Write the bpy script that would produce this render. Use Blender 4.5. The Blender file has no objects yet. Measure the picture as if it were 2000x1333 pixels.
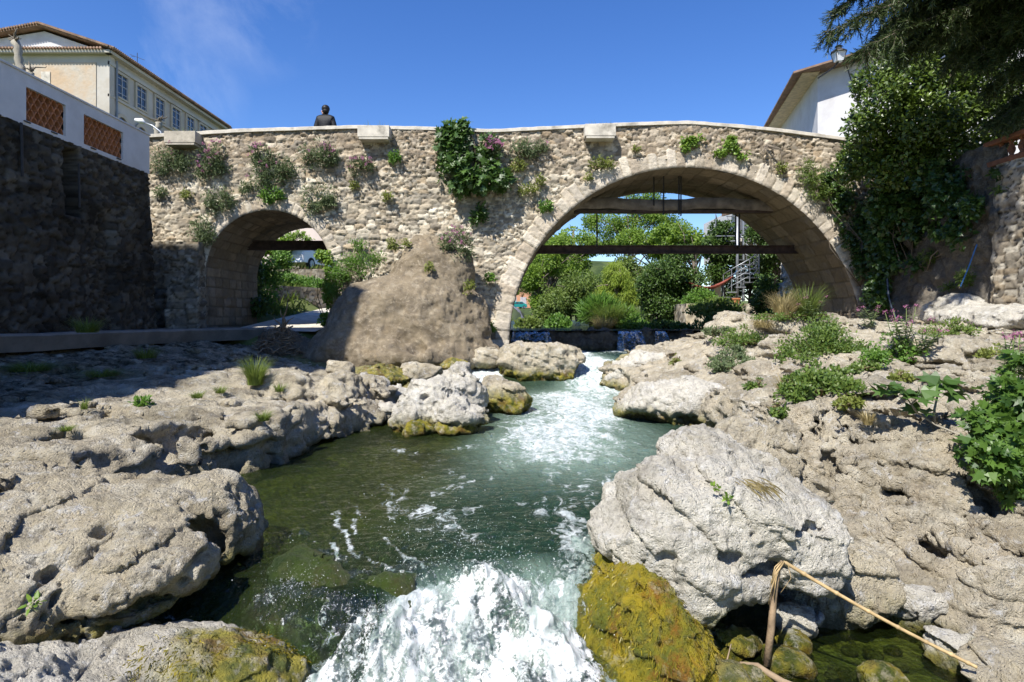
import bpy, math, random
import numpy as np
from mathutils import Vector

random.seed(7)
RNG = np.random.default_rng(11)
SC = bpy.context.scene
COL = SC.collection
F = 1200.0      # focal length in photo pixels, horizon row 620
HY = 620.0

def P(x, y, Y):
    return np.array([(x - 1000.0) / F * Y, Y, (HY - y) / F * Y])

def PZ(x, y, Z):
    return P(x, y, -Z * F / (y - HY))

# ------------------------------------------------------------------ noise
def _hash(ix, iy, iz, seed):
    with np.errstate(over='ignore'):
        h = (ix.astype(np.int64).astype(np.uint32) * np.uint32(0x8da6b343)) ^ (iy.astype(np.int64).astype(np.uint32) * np.uint32(0xd8163841)) ^ (iz.astype(np.int64).astype(np.uint32) * np.uint32(0xcb1ab31f)) ^ np.uint32((seed * 0x9E3779B1 + 0x1234567) & 0xffffffff)
        h ^= h >> np.uint32(15)
        h *= np.uint32(0x2c1b3c6d)
        h ^= h >> np.uint32(12)
        h *= np.uint32(0x297a2d39)
        h ^= h >> np.uint32(15)
    return h.astype(np.float32) * np.float32(1.0 / 4294967296.0)

def vnoise(p, seed=0):
    f = np.floor(p)
    t = (p - f).astype(np.float32)
    t = t * t * t * (t * (t * 6 - 15) + 10)
    x, y, z = f[:, 0], f[:, 1], f[:, 2]
    r = 0
    for dx in (0, 1):
        wx = t[:, 0] if dx else 1 - t[:, 0]
        for dy in (0, 1):
            wy = t[:, 1] if dy else 1 - t[:, 1]
            for dz in (0, 1):
                wz = t[:, 2] if dz else 1 - t[:, 2]
                r = r + wx * wy * wz * _hash(x + dx, y + dy, z + dz, seed)
    return r * 2 - 1

_R = np.array([[0.0, 0.8, 0.6], [-0.8, 0.36, -0.48], [-0.6, -0.48, 0.64]])

def fbm(p, octaves=4, seed=0, gain=0.5, lac=2.03, ridged=False):
    p = np.asarray(p, dtype=np.float64)
    a, s, n = 1.0, 0, 0.0
    for o in range(octaves):
        v = vnoise(p, seed + o * 17)
        if ridged:
            v = 1 - 2 * np.abs(v)
        s = s + a * v
        n += a
        a *= gain
        p = p @ _R.T * lac + 13.7
    return s / n

def voronoi(p, seed=0, jitter=1.0):
    """F1, F2, random id; p (n,3)"""
    f = np.floor(p)
    n = len(p)
    d1 = np.full(n, 9.0, np.float32); d2 = d1.copy(); idv = np.zeros(n, np.float32)
    for dx in (-1, 0, 1):
        for dy in (-1, 0, 1):
            for dz in (-1, 0, 1):
                cx, cy, cz = f[:, 0] + dx, f[:, 1] + dy, f[:, 2] + dz
                px = cx + .5 + jitter * (_hash(cx, cy, cz, seed + 1) - .5) - p[:, 0]
                py = cy + .5 + jitter * (_hash(cx, cy, cz, seed + 2) - .5) - p[:, 1]
                pz = cz + .5 + jitter * (_hash(cx, cy, cz, seed + 3) - .5) - p[:, 2]
                d = np.sqrt(px * px + py * py + pz * pz)
                c = d < d1
                d2 = np.where(c, d1, np.minimum(d2, d))
                idv = np.where(c, _hash(cx, cy, cz, seed + 4), idv)
                d1 = np.where(c, d, d1)
    return d1, d2, idv

def voronoi2(u, v, seed=0, jitter=.9, cheb=0.0):
    fu, fv = np.floor(u), np.floor(v)
    n = len(u)
    d1 = np.full(n, 9.0, np.float32); d2 = d1.copy(); idv = np.zeros(n, np.float32)
    z = np.zeros(n)
    for dx in (-1, 0, 1):
        for dy in (-1, 0, 1):
            cx, cy = fu + dx, fv + dy
            px = cx + .5 + jitter * (_hash(cx, cy, z, seed + 1) - .5) - u
            py = cy + .5 + jitter * (_hash(cx, cy, z, seed + 2) - .5) - v
            d = np.sqrt(px * px + py * py)
            if cheb: d = d * (1 - cheb) + cheb * np.maximum(np.abs(px), np.abs(py)) * 1.1
            c = d < d1
            d2 = np.where(c, d1, np.minimum(d2, d))
            idv = np.where(c, _hash(cx, cy, z, seed + 4), idv)
            d1 = np.where(c, d, d1)
    return d1, d2, idv

def sst(a, b, x):
    t = np.clip((x - a) / (b - a), 0, 1)
    return t * t * (3 - 2 * t)

# ------------------------------------------------------------------ objects
def tag(o, label=None, cat=None, group=None, kind=None):
    if label: o['label'] = label
    if cat: o['category'] = cat
    if group: o['group'] = group
    if kind: o['kind'] = kind
    return o

def empty(name, loc, label, cat, group=None, rotz=0.0):
    o = bpy.data.objects.new(name, None)
    COL.objects.link(o)
    o.location = Vector([float(c) for c in loc]); o.rotation_euler = (0, 0, rotz)
    o.empty_display_size = .1
    return tag(o, label, cat, group)

def build_mesh(name, V, faces, mat, parent=None, smooth=True, attrs=None, origin=None, mats=None, midx=None):
    """V (n,3); faces: (m,k) array or list of such arrays. Coordinates are world; parents have identity rotation unless local=True is arranged by caller."""
    V = np.asarray(V, dtype=np.float64)
    if not isinstance(faces, list): faces = [faces]
    faces = [np.asarray(f, dtype=np.int64) for f in faces if len(f)]
    if origin is not None: V = V - np.asarray(origin)
    me = bpy.data.meshes.new(name)
    me.vertices.add(len(V))
    me.vertices.foreach_set('co', V.astype(np.float32).ravel())
    nl = sum(f.size for f in faces); nf = sum(len(f) for f in faces)
    me.loops.add(nl); me.polygons.add(nf)
    me.loops.foreach_set('vertex_index', np.concatenate([f.ravel() for f in faces]).astype(np.int32))
    tot = np.concatenate([np.full(len(f), f.shape[1]) for f in faces])
    st = np.concatenate([[0], np.cumsum(tot)[:-1]])
    me.polygons.foreach_set('loop_start', st.astype(np.int32))
    try: me.polygons.foreach_set('loop_total', tot.astype(np.int32))
    except Exception: pass
    me.polygons.foreach_set('use_smooth', np.full(nf, smooth, dtype=bool))
    for m in (mats or [mat]): me.materials.append(m)
    if midx is not None: me.polygons.foreach_set('material_index', np.asarray(midx, dtype=np.int32))
    for k, a in (attrs or {}).items():
        a = np.asarray(a, dtype=np.float32)
        if a.ndim == 1:
            me.attributes.new(k, 'FLOAT', 'POINT').data.foreach_set('value', a)
        else:
            c = np.ones((len(a), 4), np.float32); c[:, :3] = a[:, :3]
            me.attributes.new(k, 'FLOAT_COLOR', 'POINT').data.foreach_set('color', c.ravel())
    me.update(calc_edges=True)
    o = bpy.data.objects.new(name, me)
    COL.objects.link(o)
    if origin is not None: o.location = Vector([float(c) for c in origin])
    if parent is not None: o.parent = parent
    return o

class Geo:
    """collects vertices and faces of one mesh"""
    def __init__(s): s.V = []; s.F = {}; s.n = 0; s.A = []
    def add(s, V, *Fs, rnd=None):
        V = np.asarray(V, dtype=np.float64).reshape(-1, 3)
        for f in Fs:
            f = np.asarray(f, dtype=np.int64)
            if f.size: s.F.setdefault(f.shape[1], []).append(f + s.n)
        s.V.append(V); s.n += len(V)
        s.A.append(np.full(len(V), random.random() if rnd is None else rnd) if np.isscalar(rnd) or rnd is None else rnd)
        return s
    def box(s, c, size, rz=0.0, taper=1.0, R=None):
        c = np.asarray(c, float); h = np.asarray(size, float) / 2
        q = np.array([[-1, -1, -1], [1, -1, -1], [1, 1, -1], [-1, 1, -1], [-1, -1, 1], [1, -1, 1], [1, 1, 1], [-1, 1, 1]], float)
        q[4:, :2] *= taper
        q = q * h
        if R is not None: q = q @ np.asarray(R).T
        elif rz:
            co, si = math.cos(rz), math.sin(rz)
            q = np.stack([q[:, 0] * co - q[:, 1] * si, q[:, 0] * si + q[:, 1] * co, q[:, 2]], 1)
        return s.add(q + c, [[0, 3, 2, 1], [4, 5, 6, 7], [0, 1, 5, 4], [1, 2, 6, 5], [2, 3, 7, 6], [3, 0, 4, 7]])
    def tube(s, pts, rad, sides=6, cap=True):
        pts = np.asarray(pts, float); n = len(pts)
        rad = np.full(n, rad, float) if np.isscalar(rad) else np.asarray(rad, float)
        t = np.gradient(pts, axis=0); t /= np.linalg.norm(t, axis=1)[:, None] + 1e-9
        ref = np.array([0, 0, 1.0]) if abs(t[0, 2]) < .9 else np.array([1.0, 0, 0])
        V = []
        u = np.cross(t[0], ref); u /= np.linalg.norm(u)
        an = np.arange(sides) / sides * 2 * math.pi
        for i in range(n):
            u = u - t[i] * (u @ t[i]); u /= np.linalg.norm(u) + 1e-9
            w = np.cross(t[i], u)
            V.append(pts[i] + rad[i] * (np.cos(an)[:, None] * u + np.sin(an)[:, None] * w))
        V = np.concatenate(V)
        i, j = np.meshgrid(np.arange(n - 1), np.arange(sides), indexing='ij')
        i, j = i.ravel(), j.ravel(); k = (j + 1) % sides
        Q = np.stack([i * sides + j, i * sides + k, (i + 1) * sides + k, (i + 1) * sides + j], 1)
        s.add(V, Q)
        if cap:
            b = s.n - len(V)
            s.F.setdefault(sides, []).append(np.array([list(range(sides))[::-1], [(n - 1) * sides + q for q in range(sides)]]) + b)
        return s
    def lathe(s, c, prof, sides=12):
        c = np.asarray(c, float)
        an = np.arange(sides) / sides * 2 * math.pi
        V = np.concatenate([np.stack([r * np.cos(an), r * np.sin(an), np.full(sides, z)], 1) for r, z in prof]) + c
        n = len(prof)
        i, j = np.meshgrid(np.arange(n - 1), np.arange(sides), indexing='ij')
        i, j = i.ravel(), j.ravel(); k = (j + 1) % sides
        return s.add(V, np.stack([i * sides + j, i * sides + k, (i + 1) * sides + k, (i + 1) * sides + j], 1),
                     [list(range(sides))[::-1], [(n - 1) * sides + q for q in range(sides)]])
    def prism(s, pts, ext):
        """polygon pts (n,3) extruded by vector ext"""
        pts = np.asarray(pts, float); n = len(pts)
        V = np.concatenate([pts, pts + np.asarray(ext, float)])
        q = [[i, (i + 1) % n, n + (i + 1) % n, n + i] for i in range(n)]
        return s.add(V, q, [list(range(n))[::-1], list(range(n, 2 * n))])
    def build(s, name, mat, parent=None, smooth=False, origin=None, bevel=0, rnd=True, attrs=None):
        V = np.concatenate(s.V)
        a = {'rnd': np.concatenate(s.A)} if rnd else {}
        a.update(attrs or {})
        o = build_mesh(name, V, [np.concatenate(f) for f in s.F.values()], mat, parent, smooth, a, origin)
        if bevel:
            m = o.modifiers.new('bevel', 'BEVEL'); m.width = bevel; m.segments = 2; m.limit_method = 'ANGLE'
        return o

def rel(o_parent):
    return np.array(o_parent.location)

# every part is built in world coordinates; its parent empty sits at the thing's base, so shift the part back
def part(geo, name, mat, parent, **kw):
    return geo.build(name, mat, parent, origin=None, **kw) if parent is None else _shift(geo.build(name, mat, None, **kw), parent)

def _wloc(o):
    v = Vector((0, 0, 0))
    while o is not None:
        v += o.location; o = o.parent
    return v

def _shift(o, parent):
    o.parent = parent
    o.location = o.location - _wloc(parent)
    return o

def grid_faces(nu, nv):
    i, j = np.meshgrid(np.arange(nu - 1), np.arange(nv - 1), indexing='ij')
    i, j = i.ravel(), j.ravel()
    return np.stack([i * nv + j, (i + 1) * nv + j, (i + 1) * nv + j + 1, i * nv + j + 1], 1)

# ------------------------------------------------------------------ surface nets
def surface_nets(D, o, h):
    nx, ny, nz = D.shape
    S = D < 0
    c = np.zeros((nx - 1, ny - 1, nz - 1), np.uint8)
    offs = [(a, b, d) for a in (0, 1) for b in (0, 1) for d in (0, 1)]
    for a, b, d in offs:
        c += S[a:nx - 1 + a, b:ny - 1 + b, d:nz - 1 + d]
    act = (c > 0) & (c < 8)
    idx = np.argwhere(act)
    vid = np.full(act.shape, -1, np.int64); vid[act] = np.arange(len(idx))
    val = {q: D[idx[:, 0] + q[0], idx[:, 1] + q[1], idx[:, 2] + q[2]] for q in offs}
    pos = np.zeros((len(idx), 3)); cnt = np.zeros(len(idx))
    for q in offs:
        for ax in range(3):
            if q[ax] == 0:
                r = list(q); r[ax] = 1; r = tuple(r)
                a, b = val[q], val[r]
                m = (a < 0) != (b < 0)
                t = np.where(m, a / np.where(m, a - b, 1), 0)
                e = np.zeros((len(idx), 3)); e[:] = q; e[:, ax] = t
                pos[m] += e[m]; cnt[m] += 1
    V = (idx + pos / cnt[:, None]) * h + np.asarray(o)
    Q = []
    for ax in range(3):
        sl0 = [slice(None)] * 3; sl1 = [slice(None)] * 3
        sl0[ax] = slice(0, -1); sl1[ax] = slice(1, None)
        e = S[tuple(sl0)] != S[tuple(sl1)]
        p = np.argwhere(e)
        b, d = (ax + 1) % 3, (ax + 2) % 3
        ok = (p[:, b] > 0) & (p[:, d] > 0) & (p[:, b] < D.shape[b] - 1) & (p[:, d] < D.shape[d] - 1)
        p = p[ok]
        flip = ~S[p[:, 0], p[:, 1], p[:, 2]]
        q = []
        for db, dd in ((-1, -1), (0, -1), (0, 0), (-1, 0)):
            r = p.copy(); r[:, b] += db; r[:, d] += dd
            q.append(vid[r[:, 0], r[:, 1], r[:, 2]])
        q = np.stack(q, 1)
        q[flip] = q[flip][:, ::-1]
        Q.append(q)
    return V, np.concatenate(Q)

def vnormals(V, Q):
    a, b, c, d = V[Q[:, 0]], V[Q[:, 1]], V[Q[:, 2]], V[Q[:, 3]]
    n = np.cross(c - a, d - b)
    N = np.zeros_like(V)
    for k in range(4):
        for ax in range(3):
            N[:, ax] += np.bincount(Q[:, k], weights=n[:, ax], minlength=len(V))
    return N / (np.linalg.norm(N, axis=1)[:, None] + 1e-12)

def smin(a, b, k):
    h = np.clip(.5 + .5 * (b - a) / k, 0, 1)
    return b * (1 - h) + a * h - k * h * (1 - h)

def ell_sdf(p, c, r, rz=0.0, ry=0.0):
    q = p - np.asarray(c)
    if rz:
        co, si = math.cos(-rz), math.sin(-rz)
        q = np.stack([q[..., 0] * co - q[..., 1] * si, q[..., 0] * si + q[..., 1] * co, q[..., 2]], -1)
    if ry:
        co, si = math.cos(-ry), math.sin(-ry)
        q = np.stack([q[..., 0] * co + q[..., 2] * si, q[..., 1], -q[..., 0] * si + q[..., 2] * co], -1)
    r = np.asarray(r, float)
    q = q / r; k0 = np.sqrt(q[..., 0] ** 2 + q[..., 1] ** 2 + q[..., 2] ** 2)
    q = q / r; k1 = np.sqrt(q[..., 0] ** 2 + q[..., 1] ** 2 + q[..., 2] ** 2)
    return k0 * (k0 - 1) / (k1 + 1e-9)

def rbf_height(ctrl, smooth=.02):
    C = np.asarray(ctrl, float)
    xy, z = C[:, :2], C[:, 2]
    def phi(r): return r
    A = phi(np.linalg.norm(xy[:, None] - xy[None], axis=2)) + np.eye(len(C)) * -smooth
    Pm = np.hstack([np.ones((len(C), 1)), xy])
    M = np.block([[A, Pm], [Pm.T, np.zeros((3, 3))]])
    w = np.linalg.solve(M, np.concatenate([z, np.zeros(3)]))
    def h(X, Y):
        q = np.stack([X.ravel(), Y.ravel()], 1)
        out = np.zeros(len(q))
        for i in range(len(C)):
            out += w[i] * phi(np.linalg.norm(q - xy[i], axis=1))
        out += w[len(C)] + q @ w[len(C) + 1:]
        return out.reshape(X.shape)
    return h

def poly_sdf(X, Y, poly):
    """signed distance (negative inside)"""
    p = np.stack([X.ravel(), Y.ravel()], 1); poly = np.asarray(poly, float); n = len(poly)
    d = np.full(len(p), 1e9); ins = np.zeros(len(p), bool)
    for i in range(n):
        a, b = poly[i], poly[(i + 1) % n]
        e = b - a; w = p - a
        t = np.clip((w @ e) / (e @ e), 0, 1)
        d = np.minimum(d, np.linalg.norm(w - t[:, None] * e, axis=1))
        c = ((a[1] > p[:, 1]) != (b[1] > p[:, 1]))
        with np.errstate(divide='ignore', invalid='ignore'):
            xx = (b[0] - a[0]) * (p[:, 1] - a[1]) / (b[1] - a[1] + 1e-12) + a[0]
        ins ^= c & (p[:, 0] < xx)
    return np.where(ins, -d, d).reshape(X.shape)
# ------------------------------------------------------------------ materials
class NT:
    def __init__(s, name):
        s.m = bpy.data.materials.new(name); s.m.use_nodes = True
        s.t = s.m.node_tree; s.t.nodes.clear()
        s.out = s.n('ShaderNodeOutputMaterial')
    def n(s, t, **kw):
        nd = s.t.nodes.new(t)
        for k, v in kw.items():
            if k.startswith('i_'):
                k = k[2:]
                key = int(k) if k.isdigit() else k.replace('_', ' ')
                if hasattr(v, 'is_linked'): s.t.links.new(v, nd.inputs[key])
                else: nd.inputs[key].default_value = v
            else: setattr(nd, k, v)
        return nd
    def l(s, a, b): s.t.links.new(a, b)
    def attr(s, name, col=False):
        a = s.n('ShaderNodeAttribute', attribute_name=name)
        return a.outputs['Color'] if col else a.outputs['Fac']
    def co(s, kind='Object'):
        return s.n('ShaderNodeTexCoord').outputs[kind]
    def noise(s, scale, detail=4, vec=None, rough=.55, dist=0.0):
        nd = s.n('ShaderNodeTexNoise', i_Scale=scale, i_Detail=float(detail), i_Roughness=rough, i_Distortion=dist)
        s.l(vec if vec is not None else s.co(), nd.inputs['Vector'])
        return nd.outputs['Fac']
    def voro(s, scale, vec=None, feature='F1'):
        nd = s.n('ShaderNodeTexVoronoi', feature=feature, i_Scale=scale)
        s.l(vec if vec is not None else s.co(), nd.inputs['Vector'])
        return nd.outputs['Distance']
    def map(s, v, a, b, c=0.0, d=1.0, smooth=False):
        nd = s.n('ShaderNodeMapRange', i_0=v, i_1=a, i_2=b, i_3=c, i_4=d)
        if smooth: nd.interpolation_type = 'SMOOTHSTEP'
        return nd.outputs[0]
    def mix(s, f, a, b, blend='MIX'):
        nd = s.n('ShaderNodeMix', data_type='RGBA', blend_type=blend)
        for k, v in ((0, f), (6, a), (7, b)):
            if hasattr(v, 'is_linked'): s.l(v, nd.inputs[k])
            elif k == 0: nd.inputs[k].default_value = v
            else: nd.inputs[k].default_value = (*v, 1) if len(v) == 3 else v
        return nd.outputs[2]
    def math(s, op, a, b=0.0):
        nd = s.n('ShaderNodeMath', operation=op, i_0=a, i_1=b); return nd.outputs[0]
    def bump(s, h, strength=.5, dist=.02, normal=None):
        nd = s.n('ShaderNodeBump', i_Height=h, i_Strength=strength, i_Distance=dist)
        if normal is not None: s.l(normal, nd.inputs['Normal'])
        return nd.outputs[0]
    def pbsdf(s, color, rough=.8, normal=None, spec=.3, metal=0.0, **kw):
        nd = s.n('ShaderNodeBsdfPrincipled', i_Roughness=rough, i_Metallic=metal)
        nd.inputs['Specular IOR Level'].default_value = spec
        if hasattr(color, 'is_linked'): s.l(color, nd.inputs['Base Color'])
        else: nd.inputs['Base Color'].default_value = (*color, 1)
        if normal is not None: s.l(normal, nd.inputs['Normal'])
        return nd
    def done(s, sh):
        s.l(sh.outputs[0] if hasattr(sh, 'outputs') else sh, s.out.inputs['Surface']); return s.m

def m_plain(name, col, rough=.7, var=.25, scale=6, metal=0.0, bump=.15, spec=.3, bscale=60, dirt=None):
    t = NT(name)
    c = t.mix(t.map(t.noise(scale, 5), .3, .7), tuple(x * (1 - var) for x in col), tuple(min(1, x * (1 + var)) for x in col))
    if dirt is not None:
        c = t.mix(t.map(t.noise(scale * .45, 6, rough=.7), .5, .72), c, dirt)
    return t.done(t.pbsdf(c, rough, t.bump(t.noise(bscale, 3), bump, .01) if bump else None, spec, metal))

def m_stone(name, bump=.6, grime=(.10, .085, .06), grime_amt=.35, gain=1.0):
    """per-stone colours are a vertex attribute; fine variation and relief are procedural"""
    t = NT(name)
    c = t.attr('Col', True)
    n1 = t.noise(14, 6, rough=.65)
    c = t.mix(1.0, c, t.mix(n1, (.62 * gain, .60 * gain, .57 * gain), (1.25 * gain, 1.25 * gain, 1.25 * gain)), 'MULTIPLY')
    n2 = t.map(t.noise(1.1, 7, rough=.7), .48, .72, 0, grime_amt)
    c = t.mix(n2, c, grime)
    n3 = t.map(t.noise(45, 4, rough=.7), .60, .72, 0, .55)
    c = t.mix(n3, c, (.13, .115, .09))
    h = t.math('ADD', t.noise(28, 6, rough=.7), t.math('MULTIPLY', t.noise(110, 3), .35))
    return t.done(t.pbsdf(c, .92, t.bump(h, bump, .03), .15))

def m_rock(name, c1=(.635, .56, .41), c2=(.46, .405, .305), c3=(.73, .685, .57), ochre=(.36, .24, .12), bump=1.0, ochre_amt=.25, dark_amt=.6):
    t = NT(name)
    p = t.co()
    a = t.map(t.noise(1.6, 8, p, .68), .38, .62)
    c = t.mix(a, c1, c2)
    c = t.mix(t.map(t.noise(4.5, 7, p, .7, .6), .5, .68), c, c3)
    c = t.mix(t.map(t.noise(2.3, 6, t.n('ShaderNodeVectorMath', operation='ADD', i_0=p, i_1=(9.3, 2.1, 4.7)).outputs[0], .7), .55, .72, 0, ochre_amt), c, ochre)
    # brown crust over broad areas, then grey-black lichen and fine pores
    c = t.mix(t.map(t.noise(1.15, 9, t.n('ShaderNodeVectorMath', operation='ADD', i_0=p, i_1=(3.7, 8.2, 1.4)).outputs[0], .72, .5), .50, .62, 0, .62), c, tuple(q * .46 * w_ for q, w_ in zip(c1, (1.05, 1.0, .9))))
    ln = t.math('ADD', t.math('MULTIPLY', t.noise(3.2, 9, p, .75), .6), t.math('MULTIPLY', t.noise(19, 7, p, .78), .4))
    c = t.mix(t.map(ln, .51, .60, 0, dark_amt), c, (.115, .103, .088))
    c = t.mix(t.map(t.noise(7, 8, p, .8, .5), .55, .63, 0, .6), c, tuple(min(.72, q * 1.28) for q in c3))
    c = t.mix(t.map(t.noise(48, 5, p, .75), .56, .66, 0, .6), c, (.13, .115, .09))
    # green film on ledges, algae near water (attributes)
    moss = t.math('MULTIPLY', t.attr('moss'), t.map(t.noise(11, 6, p, .7), .28, .48))
    mc = t.mix(t.map(t.noise(9, 5, p), .38, .6), (.075, .095, .014), (.34, .29, .035))
    mc = t.mix(t.map(t.noise(5, 4, p), .5, .66, 0, .8), mc, (.16, .085, .02))
    c = t.mix(moss, c, mc)
    grime = t.math('MULTIPLY', t.attr('soil'), t.map(t.noise(5, 6, p, .7), .3, .6))  # soil on flat tops, and on the left shelf also painted shade
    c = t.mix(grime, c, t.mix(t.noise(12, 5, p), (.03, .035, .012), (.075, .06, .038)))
    wet = t.attr('wet')
    c = t.mix(t.math('MULTIPLY', wet, .75), c, t.mix(.8, c, (.25, .25, .2), 'MULTIPLY'))
    rough = t.map(wet, 0, 1, .93, .3)
    h = t.math('ADD', t.noise(17, 8, p, .72), t.math('MULTIPLY', t.math('MINIMUM', t.voro(38, p), .35), .9))
    h = t.math('ADD', h, t.math('MULTIPLY', t.noise(95, 4, p, .7), .4))
    b = t.pbsdf(c, .9, t.bump(h, bump, .075), .25)
    t.l(rough, b.inputs['Roughness'])
    return t.done(b)

def m_leaf(name, dark, light, trans=.35, gloss=.4, yellow=None, rough=.45):
    t = NT(name)
    r = t.attr('rnd')
    c = t.mix(r, dark, light)
    if yellow is not None:
        c = t.mix(t.map(t.noise(1.7, 4), .5, .7, 0, .8), c, yellow)
    b = t.pbsdf(c, rough, None, gloss)
    tr = t.n('ShaderNodeBsdfTranslucent')
    t.l(t.mix(.5, c, tuple(min(1, x * 1.7) for x in light)), tr.inputs[0])
    mx = t.n('ShaderNodeMixShader', i_0=trans)
    t.l(b.outputs[0], mx.inputs[1]); t.l(tr.outputs[0], mx.inputs[2])
    return t.done(mx)

def m_bark(name, a=(.10, .08, .06), b=(.22, .19, .15)):
    t = NT(name)
    m = t.n('ShaderNodeMapping', i_Scale=(1, 1, .25)); t.l(t.co(), m.inputs[0])
    n = t.noise(22, 6, m.outputs[0], .65)
    return t.done(t.pbsdf(t.mix(n, a, b), .9, t.bump(n, .6, .02), .15))

def m_water(name, tealc=(.010, .032, .017), olive=(.038, .056, .010), milk=(.22, .31, .255), clear=.35):
    """attributes: foam 0-1, olive 0-1, milk 0-1, clear 0-1"""
    t = NT(name)
    p = t.co()
    st = t.n('ShaderNodeMapping', i_Scale=(1.0, .42, 1.0)); t.l(p, st.inputs[0])
    s = st.outputs[0]
    c = t.mix(t.attr('olive'), tealc, olive)
    c = t.mix(t.map(t.noise(1.6, 5, s, .6), .42, .7, 0, .5), c, (.012, .028, .018))
    c = t.mix(t.attr('milk'), c, milk)
    rip = t.math('ADD', t.noise(6, 6, s, .6, 1.0), t.math('MULTIPLY', t.noise(26, 4, p, .6, .5), .30))
    nrm = t.bump(rip, .75, .12)
    fres = t.n('ShaderNodeFresnel', i_IOR=1.33); t.l(nrm, fres.inputs['Normal'])
    dif = t.n('ShaderNodeBsdfDiffuse'); t.l(c, dif.inputs[0]); t.l(nrm, dif.inputs['Normal'])
    trn = t.n('ShaderNodeBsdfTransparent'); trn.inputs[0].default_value = (.60, .72, .38, 1)
    body = t.n('ShaderNodeMixShader'); t.l(t.math('MULTIPLY', t.attr('clear'), 1.0), body.inputs[0])
    t.l(dif.outputs[0], body.inputs[1]); t.l(trn.outputs[0], body.inputs[2])
    gl = t.n('ShaderNodeBsdfGlossy', i_Roughness=.06); t.l(nrm, gl.inputs['Normal'])
    w = t.n('ShaderNodeMixShader'); t.l(fres.outputs[0], w.inputs[0])
    t.l(body.outputs[0], w.inputs[1]); t.l(gl.outputs[0], w.inputs[2])
    # foam: lacy where thin, solid where dense
    f = t.attr('foam')
    warp = t.noise(3.0, 4, p, .6)
    wv = t.n('ShaderNodeVectorMath', operation='ADD'); t.l(s, wv.inputs[0])
    cb = t.n('ShaderNodeCombineXYZ'); t.l(t.math('MULTIPLY', warp, .5), cb.inputs[0]); t.l(t.math('MULTIPLY', t.noise(2.3, 3, p), .6), cb.inputs[1])
    t.l(cb.outputs[0], wv.inputs[1])
    lace = t.noise(7, 9, wv.outputs[0], .72, 1.3)
    lace2 = t.noise(26, 6, wv.outputs[0], .7, .8)
    lv = t.math('ADD', t.math('MULTIPLY', lace, .78), t.math('MULTIPLY', lace2, .22))
    thr = t.map(f, 0, 1, .72, .26)
    ff = t.math('DIVIDE', t.math('SUBTRACT', lv, thr), .11)
    ffn = t.n('ShaderNodeClamp'); t.l(ff, ffn.inputs[0])
    ff = t.math('MULTIPLY', ffn.outputs[0], t.map(f, 0, .12))
    fc = t.mix(t.map(t.noise(16, 8, s, .75), .36, .6), (.30, .38, .38), (.80, .83, .83))
    fb = t.pbsdf(fc, .55, t.bump(t.math('ADD', t.noise(45, 6, p, .75), lace2), .8, .03), .4)
    o = t.n('ShaderNodeMixShader'); t.l(ff, o.inputs[0]); t.l(w.outputs[0], o.inputs[1]); t.l(fb.outputs[0], o.inputs[2])
    return t.done(o)

def m_algae(name, ca=(.42, .32, .022), cb=(.15, .165, .022), cc=(.28, .12, .018), cd=(.47, .43, .28)):
    t = NT(name); p = t.co()
    c = t.mix(t.map(t.noise(3.2, 7, p, .65), .40, .60), ca, cb)
    st = t.n('ShaderNodeMapping', i_Scale=(1, 1, .2)); t.l(p, st.inputs[0])
    c = t.mix(t.map(t.noise(5.5, 6, st.outputs[0], .7), .52, .66, 0, .9), c, cc)
    c = t.mix(t.map(t.noise(4.1, 7, p, .7, .5), .57, .68, 0, .8), c, cd)
    c = t.mix(t.map(t.noise(26, 6, p, .7), .52, .66, 0, .6), c, (.05, .06, .01))
    h = t.math('ADD', t.noise(26, 8, p, .75), t.math('MULTIPLY', t.noise(80, 4, p, .7), .5))
    return t.done(t.pbsdf(c, .42, t.bump(h, 1.0, .05), .5))
def m_bed(name):
    t = NT(name); p = t.co()
    c = t.mix(t.map(t.noise(5, 6, p, .65), .4, .62), (.17, .155, .045), (.085, .11, .028))
    v = t.n('ShaderNodeTexVoronoi', i_Scale=11.0); t.l(p, v.inputs['Vector'])
    c = t.mix(.45, c, t.mix(t.map(v.outputs['Color'], 0, 1), (.07, .06, .03), (.36, .30, .17)))
    return t.done(t.pbsdf(c, .7, t.bump(t.math('ADD', v.outputs['Distance'], t.noise(20, 5, p)), .7, .05), .3))

M = {}
M['algae_rock'] = m_algae('algae covered rock')
M['algae_green'] = m_algae('green algae rock', (.055, .085, .012), (.026, .05, .008), (.07, .065, .018), (.09, .10, .03))
M['bed'] = m_bed('stream bed')
M['rock'] = m_rock('limestone')
M['rock_big'] = m_rock('tufa', (.285, .232, .155), (.195, .158, .11), (.37, .315, .23), bump=.7, ochre_amt=.2, dark_amt=.45)
M['rock_white'] = m_rock('pale limestone', (.70, .66, .565), (.56, .53, .455), (.79, .76, .68), ochre_amt=.15, dark_amt=.45, bump=.9)
M['rock_grey'] = m_rock('grey limestone', (.60, .55, .445), (.46, .42, .34), (.70, .66, .555), ochre_amt=.2, dark_amt=.5, bump=1.0)
M['rock_dark'] = m_rock('wet rock', (.20, .17, .13), (.13, .11, .085), (.27, .24, .19), dark_amt=.6)
M['rock_tan'] = m_rock('tan limestone', (.64, .565, .425), (.50, .44, .33), (.74, .69, .56), ochre_amt=.35, dark_amt=.5)
M['masonry'] = m_stone('rubble masonry')
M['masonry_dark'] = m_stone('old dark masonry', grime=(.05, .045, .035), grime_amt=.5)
M['voussoir'] = m_stone('dressed stone', bump=.7, grime_amt=.25)
M['concrete'] = m_plain('concrete', (.42, .38, .31), .9, .2, 4, bump=.4, bscale=40, dirt=(.2, .18, .14))
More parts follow.
